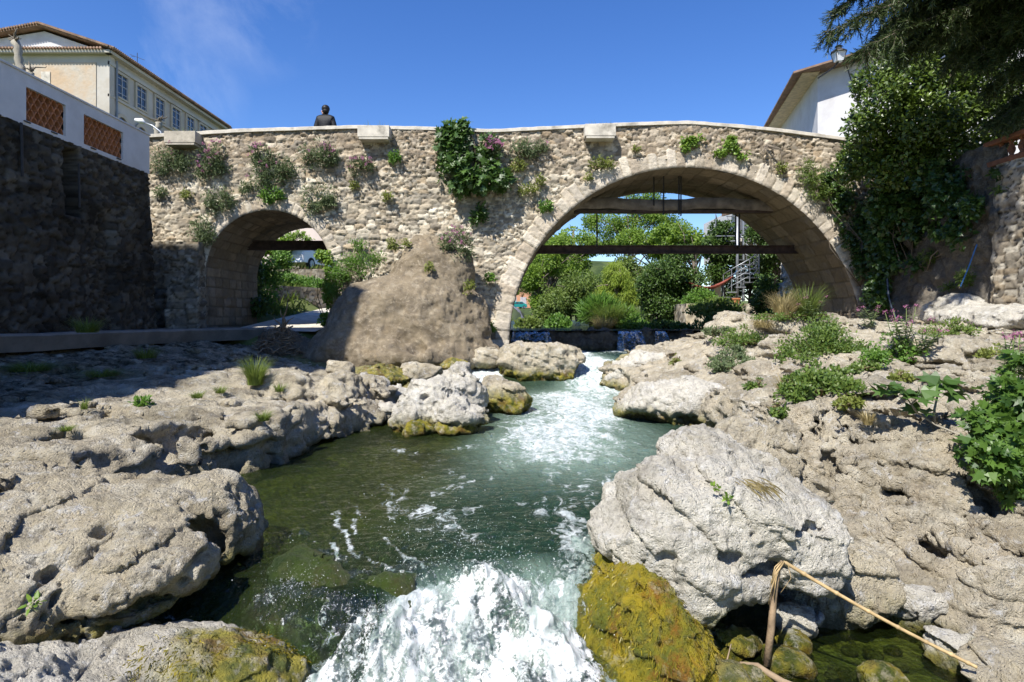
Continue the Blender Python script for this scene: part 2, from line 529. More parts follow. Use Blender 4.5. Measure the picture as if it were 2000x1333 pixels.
M['concrete_pale'] = m_plain('pale concrete', (.56, .52, .44), .9, .18, 5, bump=.4, bscale=50, dirt=(.25, .23, .19))
M['slab'] = m_plain('walkway concrete', (.20, .185, .16), .9, .25, 2.5, bump=.4, bscale=30, dirt=(.12, .11, .09))
M['white'] = m_plain('white render', (.60, .59, .585), .85, .08, 2, bump=.2, bscale=50, dirt=(.50, .48, .47))
M['terracotta'] = m_plain('terracotta', (.42, .17, .075), .8, .3, 9, bump=.2)
M['terracotta_shade'] = m_plain('shade-darkened terracotta', (.20, .085, .045), .85, .3, 9, bump=.2)  # terracotta with the shade on the balustrade darkened into its colour
M['rock_cliff'] = m_rock('grey cliff', (.26, .23, .185), (.19, .17, .14), (.34, .31, .26), ochre_amt=.2, dark_amt=.5)
M['rust'] = m_plain('rusty iron', (.055, .034, .026), .8, .5, 7, bump=.4, bscale=40)
M['iron'] = m_plain('dark iron', (.03, .028, .028), .5, .3, 9, bump=.1)
M['wood'] = m_plain('weathered timber', (.17, .14, .11), .9, .4, 5, bump=.5, bscale=30)
M['galv'] = m_plain('galvanised steel', (.30, .32, .34), .4, .15, 9, metal=.6, bump=.05)
M['bark'] = m_bark('bark')
M['bark_pale'] = m_bark('pale bark', (.22, .20, .16), (.42, .39, .33))
M['stem'] = m_plain('stem', (.16, .13, .06), .8, .3, 9, bump=.2)
M['stem_green'] = m_plain('green stem', (.12, .16, .05), .7, .3, 9, bump=.1)
M['reed'] = m_plain('dry cane', (.42, .30, .15), .55, .3, 14, bump=.2, bscale=90)
M['reed_dark'] = m_plain('split cane', (.26, .185, .115), .75, .4, 14, bump=.4, bscale=90)
M['drift'] = m_plain('dry driftwood', (.25, .185, .12), .9, .4, 8, bump=.4)
M['glass'] = m_plain('window glass', (.035, .045, .06), .08, .2, 2, bump=0, spec=.6)
M['tile'] = m_plain('roof tile', (.27, .175, .12), .85, .35, 3, bump=.3, dirt=(.14, .11, .09))
M['paint_white'] = m_plain('white paint', (.78, .78, .78), .35, .03, 3, bump=0)
M['car_white'] = m_plain('white car paint', (.75, .76, .78), .2, .02, 3, bump=0, spec=.6)
M['car_teal'] = m_plain('teal car paint', (.01, .28, .24), .2, .05, 3, bump=0, spec=.6)
M['rubber'] = m_plain('rubber', (.018, .018, .018), .8, .2, 9, bump=.1)
M['lamp_glass'] = m_plain('frosted lamp glass', (.62, .64, .66), .25, .05, 3, bump=0, spec=.5)
M['rope'] = m_plain('blue rope', (.05, .16, .36), .7, .2, 20, bump=.2)
M['hose'] = m_plain('dark hose', (.02, .035, .06), .5, .2, 10, bump=0)
M['skin'] = m_plain('skin', (.46, .27, .19), .6, .08, 12, bump=.05)
M['hair'] = m_plain('black hair', (.012, .010, .009), .5, .3, 30, bump=.3)
M['jacket'] = m_plain('black leather', (.012, .013, .016), .6, .3, 10, bump=.5, spec=.25, bscale=25)
M['trousers'] = m_plain('dark denim', (.03, .035, .05), .9, .2, 20, bump=.2)
M['cloth_red'] = m_plain('woven hammock cloth', (.28, .08, .06), .9, .3, 12, bump=.2)
M['blue_rope'] = M['rope']

L = {}
L['fig'] = m_leaf('fig leaf', (.030, .070, .016), (.085, .160, .030), .3, .5)
L['fig2'] = m_leaf('bright fig leaf', (.030, .075, .012), (.110, .200, .030), .35, .45)  # slightly lighter green for the fig at the right edge
L['shrub'] = m_leaf('dark evergreen leaf', (.020, .044, .007), (.125, .190, .024), .2, .5, rough=.35)
L['ivy'] = m_leaf('ivy leaf', (.018, .045, .010), (.080, .145, .028), .25, .5, rough=.35)
L['ivy_light'] = m_leaf('young ivy leaf', (.10, .19, .025), (.22, .33, .05), .35, .4)
L['valerian'] = m_leaf('grey green leaf', (.070, .105, .045), (.155, .20, .09), .3, .3)
L['caper'] = m_leaf('yellow green leaf', (.10, .13, .025), (.23, .26, .06), .35, .3)
L['bright'] = m_leaf('bright leaf', (.055, .13, .018), (.15, .27, .04), .4, .4)
L['tree'] = m_leaf('tree leaf', (.085, .160, .018), (.225, .330, .045), .45, .35)
L['tree2'] = m_leaf('olive green leaf', (.065, .115, .020), (.165, .225, .045), .35, .35)
L['willow'] = m_leaf('willow leaf', (.17, .25, .03), (.33, .41, .07), .45, .3)
L['darktree'] = m_leaf('dark tree leaf', (.028, .065, .012), (.085, .145, .025), .3, .35)
L['cedar'] = m_leaf('cedar needle', (.022, .042, .014), (.075, .105, .032), .15, .3)
L['bramble'] = m_leaf('bramble leaf', (.050, .105, .018), (.155, .22, .042), .35, .4)
L['grass'] = m_leaf('grass blade', (.075, .12, .020), (.20, .26, .055), .4, .3)
L['drygrass'] = m_leaf('dry grass blade', (.26, .21, .09), (.50, .42, .22), .35, .3)
L['flower'] = m_leaf('pink petal', (.34, .10, .22), (.52, .24, .38), .3, .2)
L['algae'] = m_leaf('algae strand', (.020, .050, .006), (.060, .115, .012), .2, .6, rough=.25)
L['algae_y'] = m_leaf('yellow algae fibre', (.10, .105, .012), (.34, .27, .025), .3, .5, rough=.3)
# ------------------------------------------------------------------ rocks
WL = -1.55      # pool level
def water_z(X, Y):
    cy = 4.02 - .40 * sst(-.35, -1.2, X) + .10 * np.sin(X * 2.1)
    t = np.clip((cy - Y) / (.80 + .5 * sst(-.4, -1.1, X)), 0, 1)
    z = WL - .56 * t * t * (3 - 2 * t)
    return z + .50 * sst(13.0, 15.6, Y + .5 * (X - 1.5) * sst(1.0, 2.0, X))

def finish_rock(name, V, Q, mat, label, cat, group=None, kind=None, amp=.05, fine=.012, pits=.06, pit_scale=.22, wl=None, moss=0.0,
                moss_h=.18, soil=0.0, seed=0, ridged=1.0, moss_fn=None, parent=None, strata=0.0, vox=.02, solid=True, soil_fn=None):
    N = vnormals(V, Q)
    sc = vox / .02
    wv = V + .10 * fbm(V / .3, 2, seed + 1)[:, None]
    d = amp * .7 * fbm(V / .42, 4, seed + 3)
    # scooped hollows between sharp crests
    d += amp * ridged * (fbm(wv / .30, 4, seed + 9, .55, ridged=True) - .25)
    d += amp * .45 * ridged * (fbm(wv / .11, 3, seed + 12, .6, ridged=True) - .25) * sst(-.35, .25, fbm(V / .5, 2, seed + 14))
    d += fine * (fbm(V / .05, 3, seed + 21, .65) * 1.2 + 1.5 * fbm(V / .07, 3, seed + 23, .65, ridged=True) - .3)
    if strata:
        q = V * np.array([.5, .5, 5.0]) + .35 * fbm(V / .5, 3, seed + 77)[:, None]
        d += strata * fbm(q, 3, seed + 5, .6, ridged=True)
    if pits:
        w = V + .07 * np.stack([fbm(V / .15, 2, seed + 31), fbm(V / .15, 2, seed + 32), fbm(V / .15, 2, seed + 33)], 1)
        f1, f2, idv = voronoi(w / pit_scale, seed + 50)
        d -= 1.7 * pits * np.clip((idv - .68) / .25, 0, 1) * (1 - sst(.16, .34, f1))
        f1, f2, idv = voronoi(w / (pit_scale * .33), seed + 60)
        reg = sst(-.15, .25, fbm(V / .6, 2, seed + 66))
        d -= pits * .75 * np.clip((idv - .40) / .4, 0, 1) * (1 - sst(.18, .42, f1)) * reg
    ck = np.abs(fbm(wv / .55, 3, seed + 81)); d -= .030 * (1 - sst(.0, .035, ck)) * sst(-.1, .2, fbm(V / .9, 2, seed + 83))
    V = V + N * d[:, None]
    if solid and cat in ('rock', 'stone', 'rock shelf', 'rock outcrop'): ROCKV.append(V)
    N = vnormals(V, Q)
    wz = water_z(V[:, 0], V[:, 1]) if wl is None else np.full(len(V), wl)
    hgt = V[:, 2] - wz
    wob = .09 * fbm(V / .3, 3, seed + 71)
    wet = 1 - sst(.015, .11, hgt + wob * .6)
    ms = np.clip(moss * (1 - sst(moss_h * .4, moss_h * 1.3, hgt + wob)), 0, 1)
    if moss_fn is not None: ms = np.clip(ms + moss_fn(V), 0, 1)
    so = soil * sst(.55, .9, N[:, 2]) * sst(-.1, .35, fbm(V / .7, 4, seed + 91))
    if soil_fn is not None: so = np.clip(so + soil_fn(V), 0, 1)  # adds shade painted as dark soil tone
    bx = V.min(0); org = np.array([V[:, 0].mean(), V[:, 1].mean(), bx[2]])
    o = build_mesh(name, V, Q, M[mat] if isinstance(mat, str) else mat, parent, True, {'wet': wet, 'moss': ms, 'soil': so}, org)
    return tag(o, label, cat, group, kind)

def carve(d, lo, vox, sub, seed, amp, k):
    for e in sub:
        c, r = np.asarray(e[0], float), np.asarray(e[1], float) * 1.25 + .08
        if len(e) > 2: r = np.array([max(r[0], r[1])] * 2 + [r[2]])
        i0 = np.maximum(np.floor((c - r - lo) / vox).astype(int), 0); i1 = np.minimum(np.ceil((c + r - lo) / vox).astype(int) + 1, d.shape)
        if (i1 <= i0).any(): continue
        sl = tuple(slice(a_, b_) for a_, b_ in zip(i0, i1))
        g = np.stack(np.meshgrid(*[lo[i] + np.arange(i0[i], i1[i]) * vox for i in range(3)], indexing='ij'), -1)
        q = ell_sdf(g, *e)
        b2 = np.abs(q) < .15
        q[b2] += amp * fbm(g[b2] / .13, 3, seed + 8)
        d[sl] = -smin(-d[sl], q, k)

ROCKV = []
def rock(name, label, ells, vox=.02, k=.12, mat='rock', cat='rock', sub=(), low=.09, cuts=(), seed=0, lowscale=.55, group=None, solid=True, facets=7, ledge=.035, ledge_p=.16, ledge_n=(.25, -.15, 1), **kw):
    """ells: (centre, radii[, rz]) unions; sub: the same, carved away; cuts: (point, normal) planes"""
    lo = np.min([np.asarray(e[0]) - np.max(e[1]) if len(e) > 2 else np.asarray(e[0]) - np.asarray(e[1]) for e in ells], 0) - .12 - low
    hi = np.max([np.asarray(e[0]) + np.max(e[1]) if len(e) > 2 else np.asarray(e[0]) + np.asarray(e[1]) for e in ells], 0) + .12 + low
    S = 4
    cuts = list(cuts); gr = np.random.default_rng(seed + 7)
    for _ in range(facets):
        nr = gr.normal(size=3); nr[1] -= .3; nr /= np.linalg.norm(nr)
        sup = [np.asarray(e[0]) @ nr + np.linalg.norm(np.asarray(e[1]) * nr) for e in ells]
        i = int(np.argmax(sup)); cuts.append((np.asarray(ells[i][0]) + nr * np.linalg.norm(np.asarray(ells[i][1]) * nr) * gr.uniform(.60, .86), nr))
    nc = np.ceil((hi - lo) / (vox * S)).astype(int) + 1; n = nc * S
    def base(g):
        d = None
        for e in ells:
            q = ell_sdf(g, *e)
            d = q if d is None else smin(d, q, k)
        for pt, nr in cuts:
            nr = np.asarray(nr, float); nr /= np.linalg.norm(nr)
            d = -smin(-d, -((g - np.asarray(pt)) @ nr), k * .22)
        return d
    g = np.stack(np.meshgrid(*[lo[i] + (np.arange(nc[i]) * S + (S - 1) / 2) * vox for i in range(3)], indexing='ij'), -1)
    d = base(g).repeat(S, 0).repeat(S, 1).repeat(S, 2)
    idx = np.argwhere(np.abs(d) < low * 2.4 + vox * S * 2.2)
    pts = lo + idx * vox
    v = base(pts)
    nb = np.abs(v) < low * 1.9 + vox * 2
    q = pts[nb]
    w = q + .25 * lowscale * fbm(q / lowscale, 2, seed + 2)[:, None]
    v[nb] += low * fbm(q / lowscale, 3, seed) - low * .75 * (fbm(w / (lowscale * .55), 3, seed + 5, ridged=True) - .1)
    if ledge:
        ln_ = np.asarray(ledge_n, float); ln_ /= np.linalg.norm(ln_)
        tt = q @ ln_ / ledge_p + .55 * fbm(q / .5, 3, seed + 61)
        sw = tt - np.floor(tt); sw = np.where(sw < .85, sw / .85, (1 - sw) / .15)
        v[nb] += ledge * (sw - .5) * sst(-.3, .2, fbm(q / .45, 2, seed + 63))
    d[idx[:, 0], idx[:, 1], idx[:, 2]] = v
    carve(d, lo, vox, sub, seed, .03, .04)
    V, Q = surface_nets(d, lo, vox)
    return finish_rock(name, V, Q, mat, label, cat, group, seed=seed, vox=vox, solid=solid, **kw)

def terrain(name, label, ctrl, poly, vox, zlo, zhi, bounds, seed=0, mat='rock', cat='rock', low=.10, round_=.18, sub=(), add=(), slope=.75, strata_w=.08, ledge=.10, ledge_p=.34, ledge_n=(.2, -.1, 1), crev=0, crev_rz=0.0, cs=1.0, **kw):
    (x0, x1), (y0, y1) = bounds
    nx, ny, nz = int((x1 - x0) / vox) + 1, int((y1 - y0) / vox) + 1, int((zhi - zlo) / vox) + 1
    xs, ys, zs = x0 + np.arange(nx) * vox, y0 + np.arange(ny) * vox, zlo + np.arange(nz) * vox
    X, Y = np.meshgrid(xs, ys, indexing='ij')
    H = rbf_height(ctrl)(X, Y)
    q2 = np.stack([X.ravel() / .9, Y.ravel() / .9, np.zeros(X.size)], 1)
    H = H + low * fbm(q2, 4, seed + 40).reshape(X.shape)
    H = H + low * .5 * (fbm(q2 * 1.3 + .4 * fbm(q2 * 2, 2, seed + 47)[:, None], 4, seed + 45, ridged=True) - .2).reshape(X.shape)
    D2 = poly_sdf(X, Y, poly) + .22 * fbm(q2 * 1.1, 4, seed + 41).reshape(X.shape) - .10 * fbm(q2 * 2.2, 3, seed + 43, ridged=True).reshape(X.shape)
    dz = ((zs[None, None, :] - H[..., None]) * slope).astype(np.float64)
    d = -smin(-dz, -np.broadcast_to(D2[..., None], dz.shape), round_)
    lo = np.array([x0, y0, zlo])
    for e in add:
        c, r = np.asarray(e[0], float), np.asarray(e[1], float) + .3
        i0 = np.maximum(np.floor((c - r - lo) / vox).astype(int), 0); i1 = np.minimum(np.ceil((c + r - lo) / vox).astype(int) + 1, d.shape)
        sl = tuple(slice(a_, b_) for a_, b_ in zip(i0, i1))
        g = np.stack(np.meshgrid(*[lo[i] + np.arange(i0[i], i1[i]) * vox for i in range(3)], indexing='ij'), -1)
        d[sl] = smin(d[sl], ell_sdf(g, *e), .12)
    idx = np.argwhere(np.abs(d) < low * 1.5 + strata_w + vox)
    pts = lo + idx * vox
    w = pts * np.array([1, 1, 2.4]); w = w + .12 * fbm(w / .35, 2, seed + 1)[:, None]
    d[idx[:, 0], idx[:, 1], idx[:, 2]] += low * .7 * fbm(w / .5, 4, seed) - strata_w * (fbm(w / .38, 3, seed + 5, ridged=True) - .1)
    ln_ = np.asarray(ledge_n, float); ln_ /= np.linalg.norm(ln_)
    tt = pts @ ln_ / ledge_p + .6 * fbm(pts / .6, 3, seed + 61)
    sw = tt - np.floor(tt); sw = np.where(sw < .85, sw / .85, (1 - sw) / .15)
    d[idx[:, 0], idx[:, 1], idx[:, 2]] += ledge * (sw - .5) * sst(-.3, .2, fbm(pts / .7, 2, seed + 63))
    carve(d, lo, vox, sub, seed, .04, .05)
    V, Q = surface_nets(d, lo, vox)
    return finish_rock(name, V, Q, mat, label, cat, seed=seed, vox=vox, **kw)

def px(x, y, Y, rx, ry, rd=None, *a):
    s = Y / F
    return (P(x, y, Y), (rx * s, rd if rd is not None else rx * s, ry * s), *a)

# ---- left bank
cl = [PZ(0, 850, -1.02), PZ(120, 815, -1.0), PZ(259, 771, -.98), PZ(448, 729, -.95), PZ(330, 855, -1.08), PZ(600, 800, -1.10), PZ(700, 775, -1.16),
      PZ(620, 740, -1.12), PZ(540, 745, -1.0), PZ(200, 860, -1.03), PZ(480, 830, -1.08),
      (-7.6, 10.5, -.72), (-7.6, 8, -.8), (-6.5, 12.5, -.7), (-7.2, 14.5, -.62), (-5.6, 14, -.9), (-4.6, 14.6, -1.1), (-8.3, 6, -.8), (-7, 5, -.85), (-6, 11, -.82), (-3.3, 12.5, -1.35), (-3.2, 11, -1.25)]
pl = [(-3.3, 4.7), (-3.0, 5.55), (-2.62, 6.6), (-2.3, 7.7), (-1.98, 8.75), (-1.95, 9.6), (-2.55, 10.8), (-3.1, 12.2), (-3.9, 14.0), (-4.3, 16.3), (-8.9, 16.3), (-8.9, 4.0)]
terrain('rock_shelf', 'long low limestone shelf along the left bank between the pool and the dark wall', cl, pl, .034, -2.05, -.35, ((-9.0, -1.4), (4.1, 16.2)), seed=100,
        cat='rock shelf', soil_fn=lambda V: 1.1 * sst(-4.7, -5.6, V[:, 0] + .5 * fbm(V / .8, 3, 95)) * (.55 + .45 * sst(-.2, .3, fbm(V / .5, 3, 97))), amp=.034, pits=.09, pit_scale=.30, moss=.25, soil=.55, strata=.03, low=.08, strata_w=.06, crev=46, crev_rz=.5,  # soil tone spread over the shadowed strip, painting its shade darker
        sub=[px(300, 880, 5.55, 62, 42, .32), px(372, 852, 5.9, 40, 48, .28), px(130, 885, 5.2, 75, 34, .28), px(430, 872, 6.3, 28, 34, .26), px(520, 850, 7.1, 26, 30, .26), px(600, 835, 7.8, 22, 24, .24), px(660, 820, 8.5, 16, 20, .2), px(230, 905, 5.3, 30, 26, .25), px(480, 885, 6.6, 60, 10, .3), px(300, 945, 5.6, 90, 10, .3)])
# lower block between shelf and boulders
rock('boulder', 'grey rounded rock block at the end of the left shelf, beside the small pale stone', [(P(660, 785, 8.9), (.42, .5, .42)), (P(715, 770, 9.6), (.32, .4, .28)), (P(560, 775, 8.6), (.45, .5, .33))], .026, seed=120, amp=.04, pits=.06, moss=.4)

# ---- left foreground
rock('boulder', 'big holed limestone boulder overhanging the dark hollow in the left foreground',
     [((-3.1, 3.75, -1.52), (1.15, .85, .56)), ((-2.25, 3.72, -1.40), (.52, .60, .38)), ((-1.93, 3.98, -1.40), (.26, .34, .36)), ((-1.98, 3.30, -1.42), (.36, .36, .25)), ((-3.0, 3.0, -1.5), (.9, .55, .40))],
     .0125, k=.14, seed=131, low=.06, ledge=.045, ledge_p=.17, ledge_n=(-.2, -.2, 1), facets=6, amp=.032, fine=.010, pits=.075, pit_scale=.20, moss=.85, moss_h=.22, wl=-1.62, strata=.02,
     sub=[px(370, 1075, 3.55, 62, 60, .28), px(400, 1150, 3.6, 95, 45, .45), px(190, 1068, 3.15, 14, 12, .12), px(152, 1110, 3.05, 17, 15, .12), px(95, 1045, 3.2, 16, 6, .1), px(18, 1122, 3.0, 14, 9, .1), px(225, 1190, 3.05, 90, 9, .25)])
PR = rock('boulder', 'pale low rock with mossy rounded tip at the bottom left beside the white water',
     [((-2.3, 2.85, -1.98), (1.3, .62, .44)), ((-1.46, 2.95, -1.86), (.50, .36, .30)), ((-2.6, 2.3, -1.75), (1.0, .6, .45))],
     .0125, k=.18, seed=141, low=.045, ledge=.03, ledge_p=.16, facets=5, amp=.022, fine=.008, pits=.05, pit_scale=.25, mat='rock_white', moss=.0, wl=-2.05,
     moss_fn=lambda V: .95 * sst(-1.80, -1.38, V[:, 0] + .15 * fbm(V / .2, 3, 5)) * sst(-.25, .25, fbm(V / .25, 3, 9) + .5 * sst(-1.53, -1.18, V[:, 0])),
     sub=[px(288, 1275, 2.6, 18, 22, .12), px(100, 1278, 2.6, 12, 10, .1), px(30, 1275, 2.6, 12, 9, .1), px(20, 1310, 2.6, 10, 7, .1)])

# ---- mid stream boulders
rock('boulder', 'long flat topped boulder standing in the rapids before the bridge pier',
     [(P(1030, 712, 14.3), (.75, .6, .52)), (P(1085, 708, 14.2), (.62, .6, .56)), (P(1010, 725, 14.2), (.35, .4, .45))], .034, k=.2, seed=151, low=.10, amp=.05, pits=.06, moss=1.0, moss_h=.3,
     cuts=[(P(1060, 676, 14.2), (.08, 0, 1)), (P(1060, 720, 13.66), (-.1, -1, -.15)), (P(1136, 715, 14), (1, -.1, .1))])
rock('boulder', 'craggy boulder in the middle of the pool, ringed with small mossy stones',
     [(P(840, 790, 8.7), (.42, .45, .36)), (P(900, 768, 9.1), (.36, .4, .36)), (P(900, 812, 8.3), (.40, .32, .22)), (P(810, 815, 8.5), (.28, .3, .25))], .02, k=.1, seed=161, low=.09, amp=.05, pits=.07, moss=1.0, moss_h=.2, mat='rock_white')
rock('boulder', 'mossy pointed rock just behind the craggy mid pool boulder', [(P(965, 775, 10.2), (.36, .4, .30)), (P(1008, 782, 10.0), (.26, .3, .24))], .022, k=.08, seed=171, low=.07, amp=.04, moss=1.0, moss_h=.42)
small = [(815, 838, 8.15, .26, .13, 'yellow mossy stone at the waterline before the craggy mid pool boulder', 1.0, 1),
         (885, 838, 8.2, .30, .08, 'flat mossy stone under the front lip of the craggy mid pool boulder', 1.0, .6),
         (748, 802, 9.0, .20, .13, 'small pale stone at the waterline beside the left shelf', .3, .1),
         (770, 772, 9.9, .22, .15, 'small cream stone with mossy foot behind the craggy mid pool boulder', .9, .2),
         (728, 755, 10.6, .26, .16, 'pale angular stone with green foot near the left shelf', .8, .2),
         (820, 728, 12.3, .55, .20, 'smooth grey slab leaning below the huge cone rock', .5, .2),
         (745, 735, 11.9, .50, .22, 'olive moss covered rock in the shallow below the huge cone rock', 1.0, 1),
         (890, 715, 13.5, .30, .16, 'yellow mossy stone beside the little side waterfall', 1.0, 1),
         (660, 724, 12.2, .30, .20, 'grey rounded stone at the edge of the wall shadow', .2, .1),
         (950, 700, 14.6, .45, .25, 'low rock ledge above the little side waterfall', .7, .5)]
for i, (x, y, Y, r, rz, lab, mo, mg) in enumerate(small):
    c = P(x, y, Y)
    rock('stone', lab, [(c, (r, r * .8, rz)), (c + np.array([r * .45, .1, -.04]), (r * .6, r * .6, rz * .8))], .02 if Y < 9.5 else .028, k=.08, seed=180 + i * 3, low=.05, amp=.03, pits=.03,
         moss=mo, moss_h=.25, mat='rock_white' if i in (2, 3, 4) else 'rock', cat='stone', moss_fn=(lambda V, m=mg: .9 * m * np.ones(len(V))) if mg > .5 else None)

# huge cone rock against the bridge
big = [(P(805, 650, 15.0), (1.75, 1.0, 1.35)), (P(835, 565, 15.4), (1.0, .7, 1.05)), (P(838, 500, 15.65), (.55, .5, .58)), (P(735, 625, 14.9), (.95, .8, .95)), (P(905, 640, 15.2), (.62, .7, .9)),
       (P(790, 700, 14.5), (1.7, .85, .5)), (P(690, 680, 14.6), (1.0, .8, .8)), (P(650, 695, 14.45), (.85, .6, .5)), (P(700, 630, 14.8), (.75, .7, .75)), (P(915, 690, 14.9), (.75, .6, .42)), (P(895, 540, 15.6), (.35, .4, .6))]
rock('huge_boulder', 'huge brown cone shaped rock leaning against the bridge pier', big, .045, k=.3, mat='rock_big', ledge=.06, ledge_p=.9, ledge_n=(.8, -.2, .6), facets=5, seed=211, low=.12, lowscale=1.1, amp=.042, fine=.014, pits=.04, pit_scale=.5, moss=.35, ridged=.5,
     sub=[px(905, 600, 14.35, 14, 26, .25), px(880, 640, 14.0, 16, 40, .22), px(925, 545, 14.8, 30, 50, .35), px(815, 680, 13.8, 20, 18, .25)])

# ---- right bank, far part
cr = [(2.9, 9.7, -1.02), (3.1, 12.7, -.95), (5.06, 13.3, -.42), (4.9, 12, -.10), (5.6, 12.2, -.02), (6.3, 12.0, -.08), (7.0, 11.6, -.18), (7, 10.3, -.32), (6.75, 9, -.45), (5.16, 8.4, -.52), (5.7, 7.2, -.6), (3.75, 6.9, -.78), (3.04, 7.4, -.85),
      (4.5, 9.3, -.60), (4.5, 10.5, -.50), (3.5, 9.0, -.85), (3.8, 11.0, -.75), (2.3, 9.8, -1.28), (2.3, 13.2, -1.15), (8.5, 11, -.25), (8.8, 8, -.45), (8.5, 14, -.25), (6, 15.5, -.3), (3.9, 15.0, -.75), (3.0, 8.6, -1.05), (7.5, 6.5, -.5), (4.6, 6.2, -.72)]
pr = [(2.05, 13.9), (2.0, 13.3), (2.45, 12.6), (2.4, 11.2), (1.85, 10.4), (1.68, 9.75), (2.15, 9.1), (2.75, 8.5), (2.75, 7.3), (2.75, 6.4), (3.2, 6.05), (4.2, 6.0), (9.9, 6.0), (9.9, 16.4), (5.2, 16.4), (3.6, 15.9), (2.7, 14.9)]
terrain('rock_outcrop', 'broad sunlit limestone outcrop covering the right bank below the bridge', cr, pr, .036, -2.0, .28, ((1.3, 9.6), (6.0, 16.2)), seed=300, cat='rock outcrop', mat='rock_tan',
        amp=.036, pits=.09, pit_scale=.32, moss=.8, moss_h=.2, soil=.35, low=.12, strata_w=.075, slope=.8, crev=60, crev_rz=-.3,
        add=[(P(1560, 640, 11.6), (.75, .6, .3)), (P(1430, 640, 13.0), (.5, .5, .28)), (P(1525, 690, 10), (.35, .35, .25)), (P(1820, 690, 8.4), (.75, .45, .22)), (P(1660, 690, 9.6), (.5, .4, .2))],
        sub=[px(1850, 715, 7.7, 34, 8, .4), px(1770, 708, 8.0, 22, 8, .3)])
rock('boulder', 'rounded pale boulder with yellow waterline at the right side of the rapids', [(P(1250, 722, 13.4), (.72, .6, .36)), (P(1215, 735, 13.3), (.36, .4, .32))], .03, seed=331, low=.08, amp=.05, moss=1.0, moss_h=.16, mat='rock_white')
rock('boulder', 'low wide boulder with mossy foot at the right edge of the pool', [(P(1290, 790, 9.4), (.75, .55, .36)), (P(1360, 790, 9.1), (.6, .5, .34)), (P(1240, 800, 9.5), (.33, .35, .25))], .024, k=.15, seed=341, low=.08, amp=.05, pits=.07, moss=.9, moss_h=.2, mat='rock_white',
     sub=[px(1345, 822, 8.6, 32, 14, .3)])

# ---- right bank, near slope
cn = [(2.45, 4.3, -2.0), (3.54, 5, -1.17), (3.75, 4.3, -1.36), (4.1, 5.5, -.84), (2.72, 5.75, -.84), (2.52, 5.35, -1.45), (3.3, 5.7, -.92), (4.6, 4.0, -1.05), (3.4, 5.9, -.95), (3.75, 6.6, -.78), (5.0, 5.0, -.8), (3.0, 4.6, -1.62), (3.1, 4.0, -1.85), (2.35, 4.9, -1.85),
      (4.0, 3.5, -1.5), (3.4, 3.4, -1.9), (5.2, 3.2, -1.2), (5, 6.5, -.72), (3.0, 6.6, -.86), (2.9, 5.2, -1.3)]
pn = [(2.25, 4.2), (2.4, 4.9), (2.5, 5.4), (2.62, 6.0), (2.75, 7.2), (6, 7.2), (6, 2.6), (3.6, 2.6), (3.1, 3.4), (2.7, 3.9)]
terrain('rock_outcrop', 'tan pitted rock slope under the fig leaves on the near right bank', cn, pn, .0145, -2.3, -.45, ((2.0, 5.6), (2.8, 6.9)), seed=400, cat='rock outcrop', mat='rock_tan',
        amp=.034, fine=.014, pits=.11, pit_scale=.26, moss=.3, wl=-2.05, low=.08, strata_w=.065, slope=.85, crev=34, crev_rz=-1.0, cs=.7, round_=.1, ledge=.075, ledge_p=.24, ledge_n=(.75, .1, 1),
        sub=[px(1905, 985, 4.75, 30, 45, .3), px(1805, 1070, 4.6, 36, 22, .25), px(1655, 860, 5.6, 12, 30, .2), px(1700, 840, 5.7, 25, 10, .2), px(1590, 830, 5.7, 9, 16, .15), px(1615, 910, 5.4, 18, 40, .18), px(1760, 960, 5.1, 40, 14, .2), px(1560, 930, 5.3, 16, 40, .4), px(1610, 1000, 5.0, 18, 42, .4), px(1665, 1075, 4.7, 20, 42, .4), px(1700, 1120, 4.5, 24, 26, .3), px(1850, 930, 5.0, 14, 30, .2)], strata=.035)
rock('boulder', 'tall weathered rock standing behind the big foreground boulder', [(P(1450, 865, 5.7), (.24, .3, .26)), (P(1420, 900, 5.5), (.18, .25, .26)), (P(1500, 870, 5.75), (.24, .3, .30)), (P(1470, 920, 5.5), (.36, .3, .28))],
     .015, k=.08, seed=421, low=.06, amp=.035, pits=.06, moss=.2, strata=.02, cuts=[(P(1385, 850, 5.6), (-1, -.2, .25))])
rock('boulder', 'massive grey overhanging boulder beside the white water in the right foreground',
     [((1.10, 4.05, -1.36), (.46, .50, .36)), ((1.56, 4.12, -1.30), (.54, .48, .34)), ((1.86, 4.08, -1.50), (.30, .38, .28)), ((1.42, 4.45, -1.10), (.30, .36, .26)), ((1.20, 3.72, -1.64), (.30, .24, .30)), ((.80, 4.15, -1.38), (.24, .36, .26)), ((1.62, 4.4, -1.10), (.26, .3, .14)), ((.98, 4.0, -1.12), (.2, .25, .16))],
     .0125, k=.10, seed=431, mat='rock_white', low=.06, ledge=.05, ledge_p=.20, ledge_n=(.45, -.3, 1), facets=9, amp=.036, fine=.011, pits=.06, pit_scale=.22, moss=.9, moss_h=.16, wl=-1.85, strata=.03,
     sub=[px(1545, 1235, 3.72, 165, 80, .55), px(1480, 1260, 3.5, 90, 80, .3), px(1250, 1040, 3.55, 24, 12, .12), px(1225, 1060, 3.6, 16, 12, .1), px(1500, 1122, 3.62, 60, 12, .2), px(1600, 1040, 3.7, 60, 8, .15), px(1430, 1090, 3.55, 30, 16, .12)])
rock('boulder', 'grey smooth rock in shadow under the back of the overhanging boulder', [(P(1660, 1150, 4.2), (.30, .3, .28)), (P(1610, 1190, 4.25), (.38, .2, .24)), (P(1600, 1140, 4.6), (.5, .2, .4))], .015, seed=441, low=.04, amp=.02, pits=.03, wl=-2.02, moss=.4)
